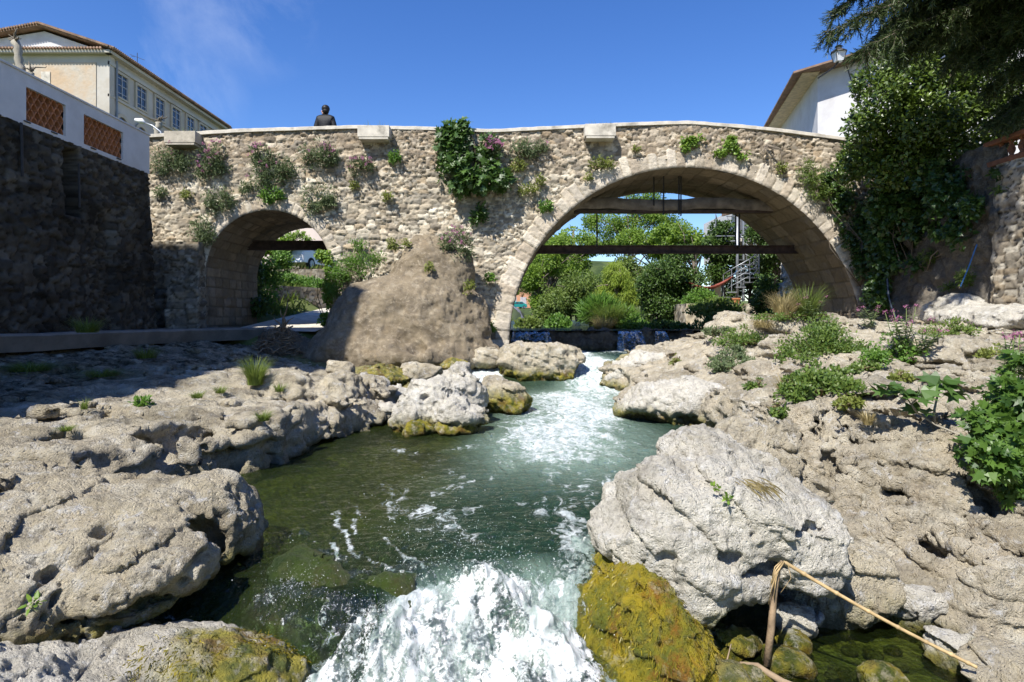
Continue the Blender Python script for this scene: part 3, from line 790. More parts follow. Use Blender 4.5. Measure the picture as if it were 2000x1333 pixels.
YR = rock('mossy_rock', 'yellow and green algae covered rock under the overhanging boulder, wet by the falls',
     [((.80, 3.80, -1.80), (.26, .42, .33)), ((.92, 3.48, -1.98), (.22, .30, .26)), ((.55, 3.92, -1.98), (.20, .40, .34)), ((.72, 3.35, -2.12), (.24, .4, .20)), ((1.06, 3.40, -2.10), (.10, .26, .28)), ((.64, 4.15, -1.70), (.12, .3, .22))],
     .012, k=.1, seed=451, facets=3, low=.045, amp=.028, fine=.01, pits=.05, moss=1.0, wl=-2.1, moss_fn=lambda V: .97 + 0 * V[:, 0], mat='algae_rock', sub=[px(1255, 1165, 3.45, 24, 18, .16)])
# algae boulders under the water lip
rock('mossy_rock', 'broad dark green algae rock just under the water lip', [((-1.15, 3.72, -1.72), (.34, .3, .19)), ((-1.38, 3.92, -1.62), (.20, .26, .16))], .016, seed=461, low=.04, amp=.02, pits=.0, moss=1, moss_fn=lambda V: 1 + 0 * V[:, 0], wl=-1.4, mat='algae_green')
rock('mossy_rock', 'smaller green algae rock where the lip breaks into white water', [((-.72, 3.72, -1.74), (.26, .26, .22))], .016, seed=466, low=.04, amp=.02, pits=.0, moss=1, moss_fn=lambda V: .8 + 0 * V[:, 0], wl=-1.4, mat='algae_green')
# side pool stones
sp = [(1560, 1213, 3.95, .15, .085, 'white angular stone sitting in the side pool beside the upright cane', 'rock_white', 0),
      (1800, 1185, 4.05, .20, .17, 'tall pale stone at the back of the side pool', 'rock_white', .1),
      (1868, 1278, 3.62, .19, .12, 'rounded pale stone with green foot under the fallen cane', 'rock_white', .2),
      (1535, 1300, 3.55, .16, .07, 'yellow algae stone at the foot of the upright cane', 'rock', 1),
      (1722, 1328, 3.38, .12, .06, 'bright yellow green algae stone near the lower edge of the side pool', 'rock', 1),
      (1960, 1215, 3.9, .42, .40, 'big tan rock rising at the right edge behind the side pool', 'rock_tan', 0),
      (1960, 1318, 3.2, .25, .12, 'grey rock at the lower right corner touching the cane tip', 'rock', 0),
      (1425, 1262, 3.75, .20, .07, 'olive stone in the shade below the overhanging boulder', 'rock', .9),
      (1420, 1325, 3.35, .13, .06, 'small dark algae stone beside the yellow wet rock', 'rock', .9),
      (1900, 1065, 4.6, .14, .13, 'whitish block lodged in the tan rock slope', 'rock_white', 0),
      (1480, 1330, 3.4, .09, .05, 'green algae stone under the broken branch', 'rock', 1),
      (1545, 1258, 3.8, .10, .05, 'small pale stone half sunk behind the upright cane', 'rock_white', .4)]
for i, (x, y, Y, r, rz, lab, mt, mg) in enumerate(sp):
    c = P(x, y, Y)
    rock('stone', lab, [(c, (r, r * .85, rz)), (c + np.array([r * .4, .05, -.02]), (r * .7, r * .7, rz * .75)), (c + np.array([-r * .35, .03, .01]), (r * .6, r * .6, rz * .8))], .011, k=.05, seed=480 + i * 4, low=.022, lowscale=.25, amp=.016, fine=.006, pits=.015, wl=-2.03,
         moss=.9 if mg else .3, moss_h=.10, mat=mt, cat='stone', moss_fn=(lambda V, m=mg: .95 * m * np.ones(len(V))) if mg > .3 else None)
for i in range(34):   # loose pebbles in the side pool
    x, y = random.uniform(1385, 1840), random.uniform(1215, 1333)
    Z = -2.085 + random.uniform(-.02, .03)
    c = PZ(x, y, Z); r = random.uniform(.025, .075)
    a = np.arange(0, 1, 1)
    g = Geo()
    th, ph = np.meshgrid(np.linspace(0, math.pi, 9), np.linspace(0, 2 * math.pi, 14, endpoint=False), indexing='ij')
    S = np.stack([np.sin(th) * np.cos(ph), np.sin(th) * np.sin(ph), np.cos(th)], -1).reshape(-1, 3)
    S = S * np.array([r, r * random.uniform(.6, .95), r * .5]) * (1 + .18 * fbm(S * 1.3 + i * 7, 2, i))[:, None]
    i0, j0 = np.meshgrid(np.arange(8), np.arange(14), indexing='ij'); i0, j0 = i0.ravel(), j0.ravel(); k0 = (j0 + 1) % 14
    o = build_mesh('pebble', S, np.stack([i0 * 14 + j0, (i0 + 1) * 14 + j0, (i0 + 1) * 14 + k0, i0 * 14 + k0], 1), M['rock_white'] if i % 4 == 0 else M['rock'], None, True,
                   {'wet': np.ones(len(S)), 'moss': np.full(len(S), random.choice([.2, .6, .95])), 'soil': np.zeros(len(S))})
    o.location = Vector([float(q) for q in c]); o.rotation_euler = (0, 0, random.uniform(0, 6))
    tag(o, 'small wet pebble lying on the bed of the shallow side pool', 'pebble', 'pebbles on the bed of the side pool')

# ---- bed
def sheet(name, xs, ys, zf, mat, kind='structure', attrs=None, label=None):
    X, Y = np.meshgrid(xs, ys, indexing='ij')
    Z = zf(X, Y)
    V = np.stack([X.ravel(), Y.ravel(), Z.ravel()], 1)
    A = attrs(V) if attrs else None
    o = build_mesh(name, V, grid_faces(len(xs), len(ys)), mat, None, True, A)
    return tag(o, label, None, None, kind)
def bed_z(X, Y):
    q = np.stack([X.ravel() / .6, Y.ravel() / .6, 0 * X.ravel()], 1)
    n = (.10 * fbm(q, 4, 900) + .03 * fbm(q * 4, 3, 901)).reshape(X.shape)
    z = -2.25 + .62 * sst(-.6, -2.6, X) * sst(4.3, 5.2, Y) + .8 * sst(11.5, 15, Y) + n
    side = sst(1.15, 1.4, X) * sst(4.9, 4.5, Y)
    z = z * (1 - side) + (-2.13 + .35 * n) * side
    lip = sst(-.3, -.8, X) * sst(3.4, 3.6, Y) * sst(4.6, 4.1, Y)
    return z * (1 - lip) + (-1.78 + .5 * n) * lip
sheet('riverbed', np.arange(-9, 9.6, .06), np.arange(2.0, 20, .06), bed_z, M['bed'], attrs=lambda V: {'wet': np.ones(len(V)), 'moss': np.full(len(V), .75), 'soil': np.zeros(len(V))})

# ---- where a line of sight or a plumb line meets the rocks (used to stand plants on them)
_RV = np.concatenate(ROCKV); _CS = .05
_gx0, _gy0 = -9.5, 2.0; _gn = (int(20 / _CS), int(15 / _CS))
HGT = np.full(_gn, -9.0)
_i = ((_RV[:, 0] - _gx0) / _CS).astype(int); _j = ((_RV[:, 1] - _gy0) / _CS).astype(int)
_ok = (_i >= 0) & (_j >= 0) & (_i < _gn[0]) & (_j < _gn[1])
np.maximum.at(HGT, (_i[_ok], _j[_ok]), _RV[_ok, 2])
def height(X, Y):
    i, j = int((X - _gx0) / _CS), int((Y - _gy0) / _CS)
    if not (0 <= i < _gn[0] and 0 <= j < _gn[1]): return -9.0
    return HGT[max(0, i - 1):i + 2, max(0, j - 1):j + 2].max()
def pick(x, y, Y0_=2.6, fall=None):
    """point where the rocks stand at this place of the photograph"""
    for Y in np.arange(Y0_, 16.0, .03):
        q = P(x, y, Y)
        if height(q[0], q[1]) > q[2]: return q
    return fall if fall is not None else P(x, y, 9)

def fuzz(o, n, size, mat, seed, cond=None):
    """fine algae fibres on a rock: one uncountable part"""
    g = np.random.default_rng(seed); me = o.data; m = len(me.vertices)
    co = np.empty(m * 3); me.vertices.foreach_get('co', co); co = co.reshape(-1, 3)
    nr = np.empty(m * 3, np.float32); me.vertex_normals.foreach_get('vector', nr); nr = nr.reshape(-1, 3)
    ok = np.arange(m) if cond is None else np.flatnonzero(cond(co + np.array(o.location)))
    i = g.choice(ok, n); p = co[i] + g.normal(size=(n, 3)) * .004
    d = nr[i] * .5 + np.array([0, -.25, -.75]) + .3 * g.normal(size=(n, 3)); d /= np.linalg.norm(d, axis=1)[:, None]
    s_ = np.cross(nr[i], d); s_ /= np.linalg.norm(s_, axis=1)[:, None] + 1e-9
    L_ = size * (.4 + .9 * g.random(n)); w = .0016 + .0016 * g.random(n)
    V = np.stack([p - s_ * w[:, None], p + s_ * w[:, None], p + d * (L_ * .6)[:, None] + nr[i] * .006, p + d * L_[:, None]], 1)
    q = build_mesh('algae', V.reshape(-1, 3), (np.arange(n)[:, None] * 4 + np.array([0, 1, 3, 2])), mat, o, True, {'rnd': np.repeat(g.random(n), 4)})
    q['kind'] = 'stuff'
fuzz(YR, 7000, .035, L['algae_y'], 91)
fuzz(PR, 2600, .028, L['algae_y'], 92, lambda q: (q[:, 0] > -1.68 + .2 * fbm(q / .2, 2, 93)) & (q[:, 2] > -1.9) & (fbm(q / .2, 3, 94) > -.1))
# ------------------------------------------------------------------ water
M['water'] = m_water('stream water')
M['water_side'] = m_water('side pool water')
M['water_up'] = m_water('shade-tinted water', tealc=(.012, .022, .030))  # bluer body colour, with the shade of the bridge put into it

def stream_attrs(V):
    X, Y, Z = V.T
    q = V / np.array([.5, 1.1, 1])
    n = fbm(q, 4, 700)
    # photo position of every point decides nothing: all zones are in metres
    cx = .35 + .28 * (np.clip(Y, 4, 14) - 4) * .62 * .55          # axis of the current
    dax = np.abs(X - cx)
    foam = np.zeros(len(V))
    # chute from the weir to the pool
    ch = sst(10.5, 13.2, Y) * (1 - sst(.35, 1.3, np.abs(X - 1.95 + .06 * (Y - 13))))
    foam = np.maximum(foam, ch * (.70 + .35 * n))
    foam = np.maximum(foam, sst(15.2, 17.5, Y) * (.42 + .35 * n))
    # lacy current down the pool
    cur = (1 - sst(.35, 1.7, dax)) * sst(4.8, 7.4, Y) * (1 - sst(12, 14, Y))
    foam = np.maximum(foam, cur * (.57 + .12 * sst(7, 9, Y) + .45 * n))
    foam = np.maximum(foam, (1 - sst(.3, 2.0, dax)) * sst(4.4, 5.2, Y) * (.34 + .50 * n) * (1 - sst(12, 14, Y)))
    foam = np.maximum(foam, .14 + .30 * n)
    # little side waterfall between the cone rock and the long boulder
    sf = (1 - sst(.25, .6, np.abs(X + .60))) * (1 - sst(.4, 1.1, np.abs(Y - 13.9)))
    foam = np.maximum(foam, sf * .8)
    # front fall
    cy = 4.02 - .40 * sst(-.35, -1.2, X) + .10 * np.sin(X * 2.1)
    d = cy - Y
    main = sst(-.70, -.45, X + .62 * np.clip(d - .12, 0, 1.2) + .12 * n) * (1 - sst(.12, .34, X - .55 * np.clip(d, 0, 1) + .12 * n))
    foam = np.maximum(foam, main * sst(.10, .30, d + .06 * n) * (.80 + .5 * n))
    side = (1 - main)
    foam = np.maximum(foam, side * sst(.30, .55, d + .15 * n) * sst(-1.3, -.9, X + .1 * n) * (.80 + .3 * n) * (X < .2))
    foam = np.maximum(foam, side * sst(.05, .4, d) * (.45 + .5 * n) * (X < .2))
    # water climbing along the yellow rock
    edge = (1 - sst(.10, .32, np.abs(X - (.30 + .30 * (Y - 3.6)) ))) * sst(3.3, 3.6, Y) * (1 - sst(4.25, 4.75, Y))
    foam = np.maximum(foam, edge * (.62 + .35 * n))
    foam = np.maximum(foam, sst(.95, 1.2, d) * (.7 + .3 * n))
    for ln_ in ([(655, 1005), (672, 1052), (700, 1083), (760, 1108), (822, 1130)], [(742, 1048), (782, 1080), (826, 1106)], [(640, 1065), (665, 1090)], [(870, 1000), (905, 1040), (940, 1060)], [(700, 990), (690, 1040)], [(1130, 1040), (1100, 1075), (1060, 1100)]):
        pl_ = np.array([PZ(a_, b_, WL)[:2] for a_, b_ in ln_]); dd = np.full(len(V), 9.0); p2 = np.stack([X, Y], 1) + .05 * np.stack([fbm(V / .12, 3, 705), fbm(V / .12, 3, 706)], 1)
        for i in range(len(pl_) - 1):
            e_ = pl_[i + 1] - pl_[i]; w_ = p2 - pl_[i]; tt_ = np.clip((w_ @ e_) / (e_ @ e_), 0, 1); dd = np.minimum(dd, np.linalg.norm(w_ - tt_[:, None] * e_, axis=1))
        foam = np.maximum(foam, .85 * (1 - sst(.006, .05, dd)) * (.6 + .5 * n))
    for ln_ in ([(850, 962), (950, 932), (1060, 936), (1130, 962)], [(880, 1010), (960, 990), (1040, 985)], [(780, 880), (860, 900), (900, 932)], [(1000, 900), (1100, 890), (1250, 900), (1335, 922)], [(760, 950), (790, 990), (800, 1040)], [(1050, 1000), (1120, 1020), (1140, 1060)], [(900, 880), (980, 870), (1080, 862)], [(1200, 860), (1290, 872), (1370, 876)], [(830, 990), (850, 1030), (900, 1055)], [(1150, 950), (1230, 940), (1300, 950)]):
        pl_ = np.array([PZ(a_, b_, WL)[:2] for a_, b_ in ln_]); dd = np.full(len(V), 9.0); p2 = np.stack([X, Y], 1) + .22 * np.stack([fbm(V / .35, 3, 707), fbm(V / .35, 3, 708)], 1)
        for i in range(len(pl_) - 1):
            e_ = pl_[i + 1] - pl_[i]; w_ = p2 - pl_[i]; tt_ = np.clip((w_ @ e_) / (e_ @ e_), 0, 1); dd = np.minimum(dd, np.linalg.norm(w_ - tt_[:, None] * e_, axis=1))
        foam = np.maximum(foam, (1 - sst(.02, .24, dd)) * (.46 + .40 * n))
    milk = np.clip(cur * (.95 + .5 * n) * 1.0 + ch * .9 + sst(-.02, .25, d) * main * .6, 0, 1)
    milk = np.maximum(milk, .12 * (1 - sst(1.0, 2.2, dax)) * sst(6.0, 8.5, Y))
    oliv = sst(-.1, -1.2, X - .1 * (Y - 6) + .3 * n)
    clear = .66 * oliv + .35 * sst(-.3, -.6, X) * sst(4.5, 3.9, Y)
    clear *= 1 - np.clip(milk, 0, 1)
    return {'foam': np.clip(foam, 0, 1), 'milk': milk, 'olive': oliv, 'clear': np.clip(clear, 0, .7)}

def stream_geo():
    xs = np.arange(-4.6, 5.0, .016)
    ys = [2.3]
    while ys[-1] < 19.6: ys.append(ys[-1] * 1.0046)
    ys = np.array(ys)
    xs2 = xs
    X, Y = np.meshgrid(xs2, ys, indexing='ij')
    Z = water_z(X, Y)
    V = np.stack([X.ravel(), Y.ravel(), Z.ravel()], 1)
    A = stream_attrs(V)
    f = A['foam']
    q = V / np.array([1.0, 1.5, 1])
    h = .022 * fbm(q / .5, 3, 720) + .013 * fbm(q / .16, 3, 721, .6) + .010 * fbm(q / np.array([.30, .12, 1]), 3, 723, ridged=True) + .006 * fbm(q / np.array([.25, .10, 1]), 2, 725, ridged=True)
    rough = f ** 2
    cy = 4.02 - .40 * sst(-.35, -1.2, X.ravel()) + .10 * np.sin(X.ravel() * 2.1)
    d = cy - V[:, 1]
    boil = sst(-.05, .3, d)
    h += rough * (.030 * fbm(q / .22, 3, 730) + .030 * fbm(q / .085, 4, 731, .65, ridged=True))
    h += .35 * boil * rough * (.16 * fbm(V / np.array([.26, .30, 1]), 3, 741) + .085 * fbm(V / np.array([.10, .15, .2]), 4, 742, .6, ridged=True) + .06 * np.clip(fbm(V / .045, 3, 743, .65), -.3, 1))
    # standing bulge of the main jet and hollow beside it
    x, y = V[:, 0], V[:, 1]
    h += 0 * .20 * np.exp(-((x + .12 - .10 * d) / .26) ** 2) * sst(.0, .35, d) * (1 - sst(.75, 1.2, d)) * (1 + .3 * fbm(V / .2, 2, 750))
    h -= .10 * sst(.25, .6, d)
    h -= 0 * np.exp(-((x - .33) / .16) ** 2) * sst(.0, .3, d)
    ch = sst(11.0, 13.2, y) * (1 - sst(15.2, 16, y))
    h += ch * rough * .10 * fbm(V / .35, 3, 760)
    V[:, 2] += h
    A['foam'] = np.clip(f + .12 * sst(.03, .1, h) * (f > .3), 0, 1)
    return V, grid_faces(len(xs2), len(ys)), A
V, Q, A = stream_geo()
_c = V[Q].mean(1); Q = Q[~((_c[:, 0] > 1.06 + .34 * np.clip(_c[:, 1] - 3.6, 0, 2)) & (_c[:, 1] < 5.15))]
tag(build_mesh('river_water', V, Q, M['water'], None, True, A), kind='structure')

# churning white water below the lip: a jet that rises again, strands and thrown blobs, one fluid surface
def white_water():
    vox = .0098
    lo = np.array([-1.75, 2.45, -2.45]); hi = np.array([1.02, 4.72, -1.22])
    n = ((hi - lo) / vox).astype(int)
    xs, ys, zs = [lo[i] + np.arange(n[i]) * vox for i in range(3)]
    X, Y = np.meshgrid(xs, ys, indexing='ij')
    cy = 4.02 - .40 * sst(-.35, -1.2, X) + .10 * np.sin(X * 2.1)
    d = cy - Y
    q2 = np.stack([X.ravel(), Y.ravel(), 0 * X.ravel()], 1)
    n1 = fbm(q2 / .22, 3, 7100).reshape(X.shape); n2 = fbm(q2 / .09, 3, 7101, .6).reshape(X.shape)
    G = lambda x0, y0, sx, sy: np.exp(-((X - x0) / sx) ** 2 - ((Y - y0) / sy) ** 2)
    Z = -2.10 + .46 * G(-.24, 3.70, .25, .22) + .28 * G(.10, 3.50, .30, .40) + .36 * G(-.50, 3.40, .32, .30) + .38 * G(-.92, 3.18, .34, .28) + .20 * G(.35, 3.1, .4, .5) + .30 * G(-1.22, 3.0, .26, .24) + .12 * G(-.2, 2.9, .5, .4)
    Z += .06 * n1 + .035 * n2
    # hidden under the smooth lip outside of the boil
    edge = (.16 + .42 * sst(-.50, -1.0, X) + .30 * sst(.28, .6, X) * 0) + .05 * n1 + .03 * n2
    vis = sst(edge - .06, edge + .05, d)
    Z = Z - .5 * (1 - vis)
    # foot of the little cascade at the left, plume on the brown rock, run along the yellow rock
    Z = np.maximum(Z, -2.25 + .42 * G(-1.22, 3.46, .16, .10) + .50 * G(-1.40, 3.58, .10, .07) + .48 * G(-.70, 3.46, .07, .09) + .05 * n1)
    xe = .36 + .42 * (Y - 3.75)
    Z = np.maximum(Z, np.where((Y > 3.3) & (Y < 4.45), water_z(X, Y) + .07 * np.exp(-((X - xe) / .09) ** 2) - .05 + .05 * n2 + .03 * n1, -9))
    D = ((zs[None, None] - Z[..., None]) * .55)
    g = np.random.default_rng(712)
    m = 2600
    k = 0
    for i in range(m):
        r = g.random()
        if r < .50: x, y = -.16 + .24 * g.normal(), 3.80 + .05 * g.normal()
        elif r < .66: x, y = g.uniform(-1.05, -.6), 3.30 + .10 * g.normal()
        elif r < .76: x, y = -1.28 + .14 * g.normal(), 3.50 + .07 * g.normal()
        elif r < .84: x, y = -.70 + .07 * g.normal(), 3.44 + .07 * g.normal()
        else:
            y = g.uniform(3.4, 4.4); x = .36 + .42 * (y - 3.75) + .06 * g.normal()
        i0, j0 = int((x - lo[0]) / vox), int((y - lo[1]) / vox)
        if not (6 < i0 < n[0] - 6 and 6 < j0 < n[1] - 6): continue
        z = Z[i0, j0]
        if z < -2.25: continue
        rad = .006 + .013 * g.random() ** 3; z = z + rad * g.uniform(-.8, .5) + .04 * g.random() ** 8
        rr = np.array([rad, rad, rad]) * np.array([g.uniform(.7, 1.2), g.uniform(.8, 2.2), g.uniform(.9, 2.4)])
        b = (rr.max() + .03) / vox
        k0 = int((z - lo[2]) / vox); b = int(b) + 1
        s0 = [max(0, c_ - b) for c_ in (i0, j0, k0)]; s1 = [min(n[a_], c_ + b + 1) for a_, c_ in enumerate((i0, j0, k0))]
        if min(s1[a_] - s0[a_] for a_ in range(3)) < 2: continue
        gg = np.stack(np.meshgrid(xs[s0[0]:s1[0]], ys[s0[1]:s1[1]], zs[s0[2]:s1[2]], indexing='ij'), -1)
        sl = tuple(slice(a_, c_) for a_, c_ in zip(s0, s1))
        D[sl] = smin(D[sl], ell_sdf(gg, (x, y, z), rr), .022)
    idx = np.argwhere(np.abs(D) < .06); p = lo + idx * vox
    D[idx[:, 0], idx[:, 1], idx[:, 2]] -= .022 * fbm((p + .05 * fbm(p / .12, 2, 7205)[:, None]) / np.array([.10, .24, .16]), 3, 7200, .5, ridged=True) + .006 * fbm(p / .045, 2, 7201) + .002
    V, Q = surface_nets(D, lo, vox)
    keep = V[Q].mean(1); Q = Q[(keep[:, 2] > -2.33) & (keep[:, 1] > 2.47)]
    N = vnormals(V, Q)
    # density: solid in the boil, breaking into lace at the rims
    q = np.stack([V[:, 0], V[:, 1], 0 * V[:, 0]], 1); xx, yy = V[:, 0], V[:, 1]
    dd = 4.02 - .40 * sst(-.35, -1.2, xx) + .10 * np.sin(xx * 2.1) - yy
    den = sst(.10, .42, dd + .10 * fbm(q / .2, 3, 7310)) * sst(-1.65, -1.15, xx + .35 * (dd - .5)) * (1 - sst(.25, .60, xx - .6 * np.clip(dd, 0, 1)))
    den = np.maximum(den * (.62 + .85 * fbm(V / np.array([.13, .42, .26]), 4, 7300, .6) - .25 * sst(.05, .3, xx - .5 * np.clip(dd - .2, 0, 1))), .30)
    c = np.clip(den, 0, 1)
    tag(build_mesh('white_water', V, Q, M['foam'], None, True, {'rnd': c}), kind='structure')
def m_foam(name):
    t = NT(name); p = t.co()
    st = t.n('ShaderNodeMapping', i_Scale=(1.0, .55, .7)); t.l(p, st.inputs[0]); s = st.outputs[0]
    n = t.noise(22, 9, s, .78, .6); n2 = t.noise(70, 6, p, .75)
    lv = t.math('ADD', t.math('MULTIPLY', n, .6), t.math('MULTIPLY', n2, .4))
    sf = t.n('ShaderNodeMapping', i_Scale=(1.0, .35, .5)); t.l(p, sf.inputs[0])
    c = t.mix(t.map(t.noise(6.5, 6, sf.outputs[0], .62, .8), .48, .64, 0, .88), (.72, .73, .72), (.24, .31, .275))
    c = t.mix(t.map(lv, .36, .50, .55, 0), c, (.30, .38, .36))
    b = t.pbsdf(c, .35, t.bump(lv, .45, .03), .4)
    tr = t.n('ShaderNodeBsdfTranslucent'); tr.inputs[0].default_value = (.80, .86, .86, 1)
    b.inputs['Subsurface Weight'].default_value = .7; b.inputs['Subsurface Radius'].default_value = (.05, .06, .06); b.inputs['Subsurface Scale'].default_value = .6
    mx = t.n('ShaderNodeMixShader', i_0=.15); t.l(b.outputs[0], mx.inputs[1]); t.l(tr.outputs[0], mx.inputs[2])
    # between the strands: clear dark water film
    thr = t.map(t.attr('rnd'), 0, 1, .62, .36)
    a = t.n('ShaderNodeClamp'); t.l(t.math('DIVIDE', t.math('SUBTRACT', lv, thr), .07), a.inputs[0])
    tp = t.n('ShaderNodeBsdfTransparent'); tp.inputs[0].default_value = (.78, .84, .80, 1)
    gl = t.n('ShaderNodeBsdfGlossy', i_Roughness=.08); t.l(t.bump(n, .6, .04), gl.inputs['Normal'])
    film = t.n('ShaderNodeMixShader', i_0=.10); t.l(tp.outputs[0], film.inputs[1]); t.l(gl.outputs[0], film.inputs[2])
    o = t.n('ShaderNodeMixShader'); t.l(a.outputs[0], o.inputs[0]); t.l(film.outputs[0], o.inputs[1]); t.l(mx.outputs[0], o.inputs[2])
    return t.done(o)
M['foam'] = m_foam('white water')
white_water()

# side pool (its own lower level)
def side_attrs(V):
    n = fbm(V / .3, 3, 770)
    return {'foam': np.clip(.05 + .1 * n, 0, 1), 'milk': 0 * n, 'olive': np.ones(len(n)), 'clear': np.full(len(n), .86)}
sheet('pool_water', np.arange(1.16, 3.6, .02), np.arange(2.6, 4.75, .02), lambda X, Y: -2.035 + (.004 * fbm(np.stack([X.ravel() / .12, Y.ravel() / .12, 0 * X.ravel()], 1), 3, 780)).reshape(X.shape), M['water_side'], attrs=side_attrs)
# upstream reach behind the weir
def up_attrs(V):
    n = fbm(V / np.array([1.5, 4, 1]), 3, 790)
    return {'foam': np.clip(.12 + .2 * n, 0, .3), 'milk': 0 * n, 'olive': np.full(len(n), .3), 'clear': 0 * n}
sheet('upstream_water', np.arange(-.6, 9.5, .12), np.concatenate([np.arange(19.35, 30, .12), np.arange(30, 95, .8)]),
      lambda X, Y: -.42 + (.012 * fbm(np.stack([X.ravel() / .5, Y.ravel() / .8, 0 * X.ravel()], 1), 3, 795)).reshape(X.shape), M['water_up'], attrs=up_attrs)

# weir: dark rock sill with sheets of falling water
def weir_geo():
    ells = []
    for i, x in enumerate(np.arange(.1, 5.6, .42)):
        ells.append(((x, 19.75 + .15 * math.sin(i * 2.3), -.85 - .06 * math.sin(i * 1.7)), (.36, .42, .40)))
    return ells
rock('weir', 'dark wet rock weir under the bridge with water spilling over it', weir_geo(), .045, k=.2, mat='rock_dark', cat='weir', seed=801, low=.12, amp=.08, pits=.04, wl=-1.1, moss=.3,
     cuts=[((0, 19, -.40), (0, 0, 1))], facets=0)
def fall_sheet(x0, x1, y0, ztop, zbot, out, seed, label):
    u = np.linspace(0, 1, int((x1 - x0) / .03) + 2); v = np.linspace(0, 1, 26)
    U, Vv = np.meshgrid(u, v, indexing='ij')
    X = x0 + (x1 - x0) * U + (U - .5) * .25 * Vv
    Y = y0 - out * (Vv ** .8)
    Z = ztop + (zbot - ztop) * Vv ** 1.4
    W = np.stack([X.ravel(), Y.ravel(), Z.ravel()], 1)
    n = fbm(W / np.array([.09, .3, .3]), 3, seed)
    W[:, 1] -= .06 * n + .04 * fbm(W / .05, 2, seed + 3)
    A = {'foam': np.clip(.12 + .34 * Vv.ravel() + .55 * n, 0, 1), 'milk': np.full(len(W), .12), 'olive': 0 * n, 'clear': 0 * n + .8}
    # a back face gives the sheet its thickness
    B = W + np.array([0, .05, -.02])
    G = grid_faces(len(u), len(v)); k = len(W)
    b = np.concatenate([np.arange(len(v)), np.arange(len(v)) + (len(u) - 1) * len(v)])
    o = build_mesh('waterfall', np.concatenate([W, B]), np.concatenate([G, G[:, ::-1] + k]), M['water'], None, True, {a: np.concatenate([c, c]) for a, c in A.items()})
    return tag(o, label, 'waterfall', 'waterfalls spilling over the weir')
fall_sheet(.05, 1.15, 19.42, -.42, -1.02, .40, 811, 'wide low white fall over the weir next to the bridge pier')
fall_sheet(3.35, 4.05, 19.42, -.42, -1.05, .55, 821, 'bright narrow fall over the weir between two dark rocks')
fall_sheet(4.5, 4.8, 19.3, -.44, -1.0, .4, 831, 'thin fall over the weir nearest the right bank rocks')

# spray: uncountable drops
oct_v = np.array([[1, 0, 0], [-1, 0, 0], [0, 1, 0], [0, -1, 0], [0, 0, 1], [0, 0, -1]], float)
oct_f = np.array([[0, 2, 4], [2, 1, 4], [1, 3, 4], [3, 0, 4], [2, 0, 5], [1, 2, 5], [3, 1, 5], [0, 3, 5]])
def drops(n, cx, cy, sx, sy, h0, h1, r0, r1, seed):
    g = np.random.default_rng(seed)
    x = cx + sx * g.normal(size=n); y = cy + sy * g.normal(size=n)
    z = water_z(x, y) + h0 + (h1 - h0) * g.random(n) ** 2.6
    r = r0 + (r1 - r0) * g.random(n) ** 3
    return np.stack([x, y, z], 1), r
parts = [drops(700, -.15, 3.72, .22, .05, .10, .32, .0008, .0026, 1), drops(1500, -.15, 3.58, .30, .14, .30, .60, .0008, .003, 2), drops(350, -1.22, 3.44, .10, .07, .04, .16, .0007, .0022, 3),
         drops(300, -.72, 3.40, .08, .07, .05, .17, .0007, .0024, 4), drops(500, -.8, 3.1, .25, .15, .2, .42, .0008, .003, 7)]
pp = np.concatenate([a for a, b in parts]); rr = np.concatenate([b for a, b in parts])
Vd = (oct_v[None] * rr[:, None, None] * np.array([1, 1, 1.3]) + pp[:, None]).reshape(-1, 3)
Fd = (oct_f[None] + 6 * np.arange(len(pp))[:, None, None]).reshape(-1, 3)
M['drop'] = m_plain('water drop', (.86, .89, .90), .15, .05, 5, bump=0, spec=.6)
tag(build_mesh('spray', Vd, Fd, M['drop'], None, True), kind='stuff', label='fine white spray thrown up by the front fall', cat='spray')
# ------------------------------------------------------------------ masonry
PAL = 1.12 * np.array([(.50, .40, .27), (.64, .55, .41), (.40, .33, .235), (.47, .34, .19), (.30, .265, .215), (.70, .62, .48), (.34, .265, .18), (.52, .45, .34), (.58, .47, .32), (.26, .215, .16)])
PAL = PAL * .52 + .48 * PAL.mean(1, keepdims=True) * np.array([1.05, 1.0, .85])
MORTAR = np.array((.34, .295, .225))
def _cells(u, v, sx, sy, seed, warp, jitter):
    q = np.stack([u / (sx * 2.2), v / (sy * 2.5), 0 * u], 1)
    q2 = np.stack([u / (sx * .55), v / (sy * .6), 0 * u], 1)
    wu = u / sx + warp * fbm(q, 3, seed + 1) + .10 * fbm(q2, 2, seed + 11)
    wv = v / sy + warp * fbm(q, 3, seed + 2) + .10 * fbm(q2, 2, seed + 12)
    return voronoi2(wu, wv, seed, jitter, .6)
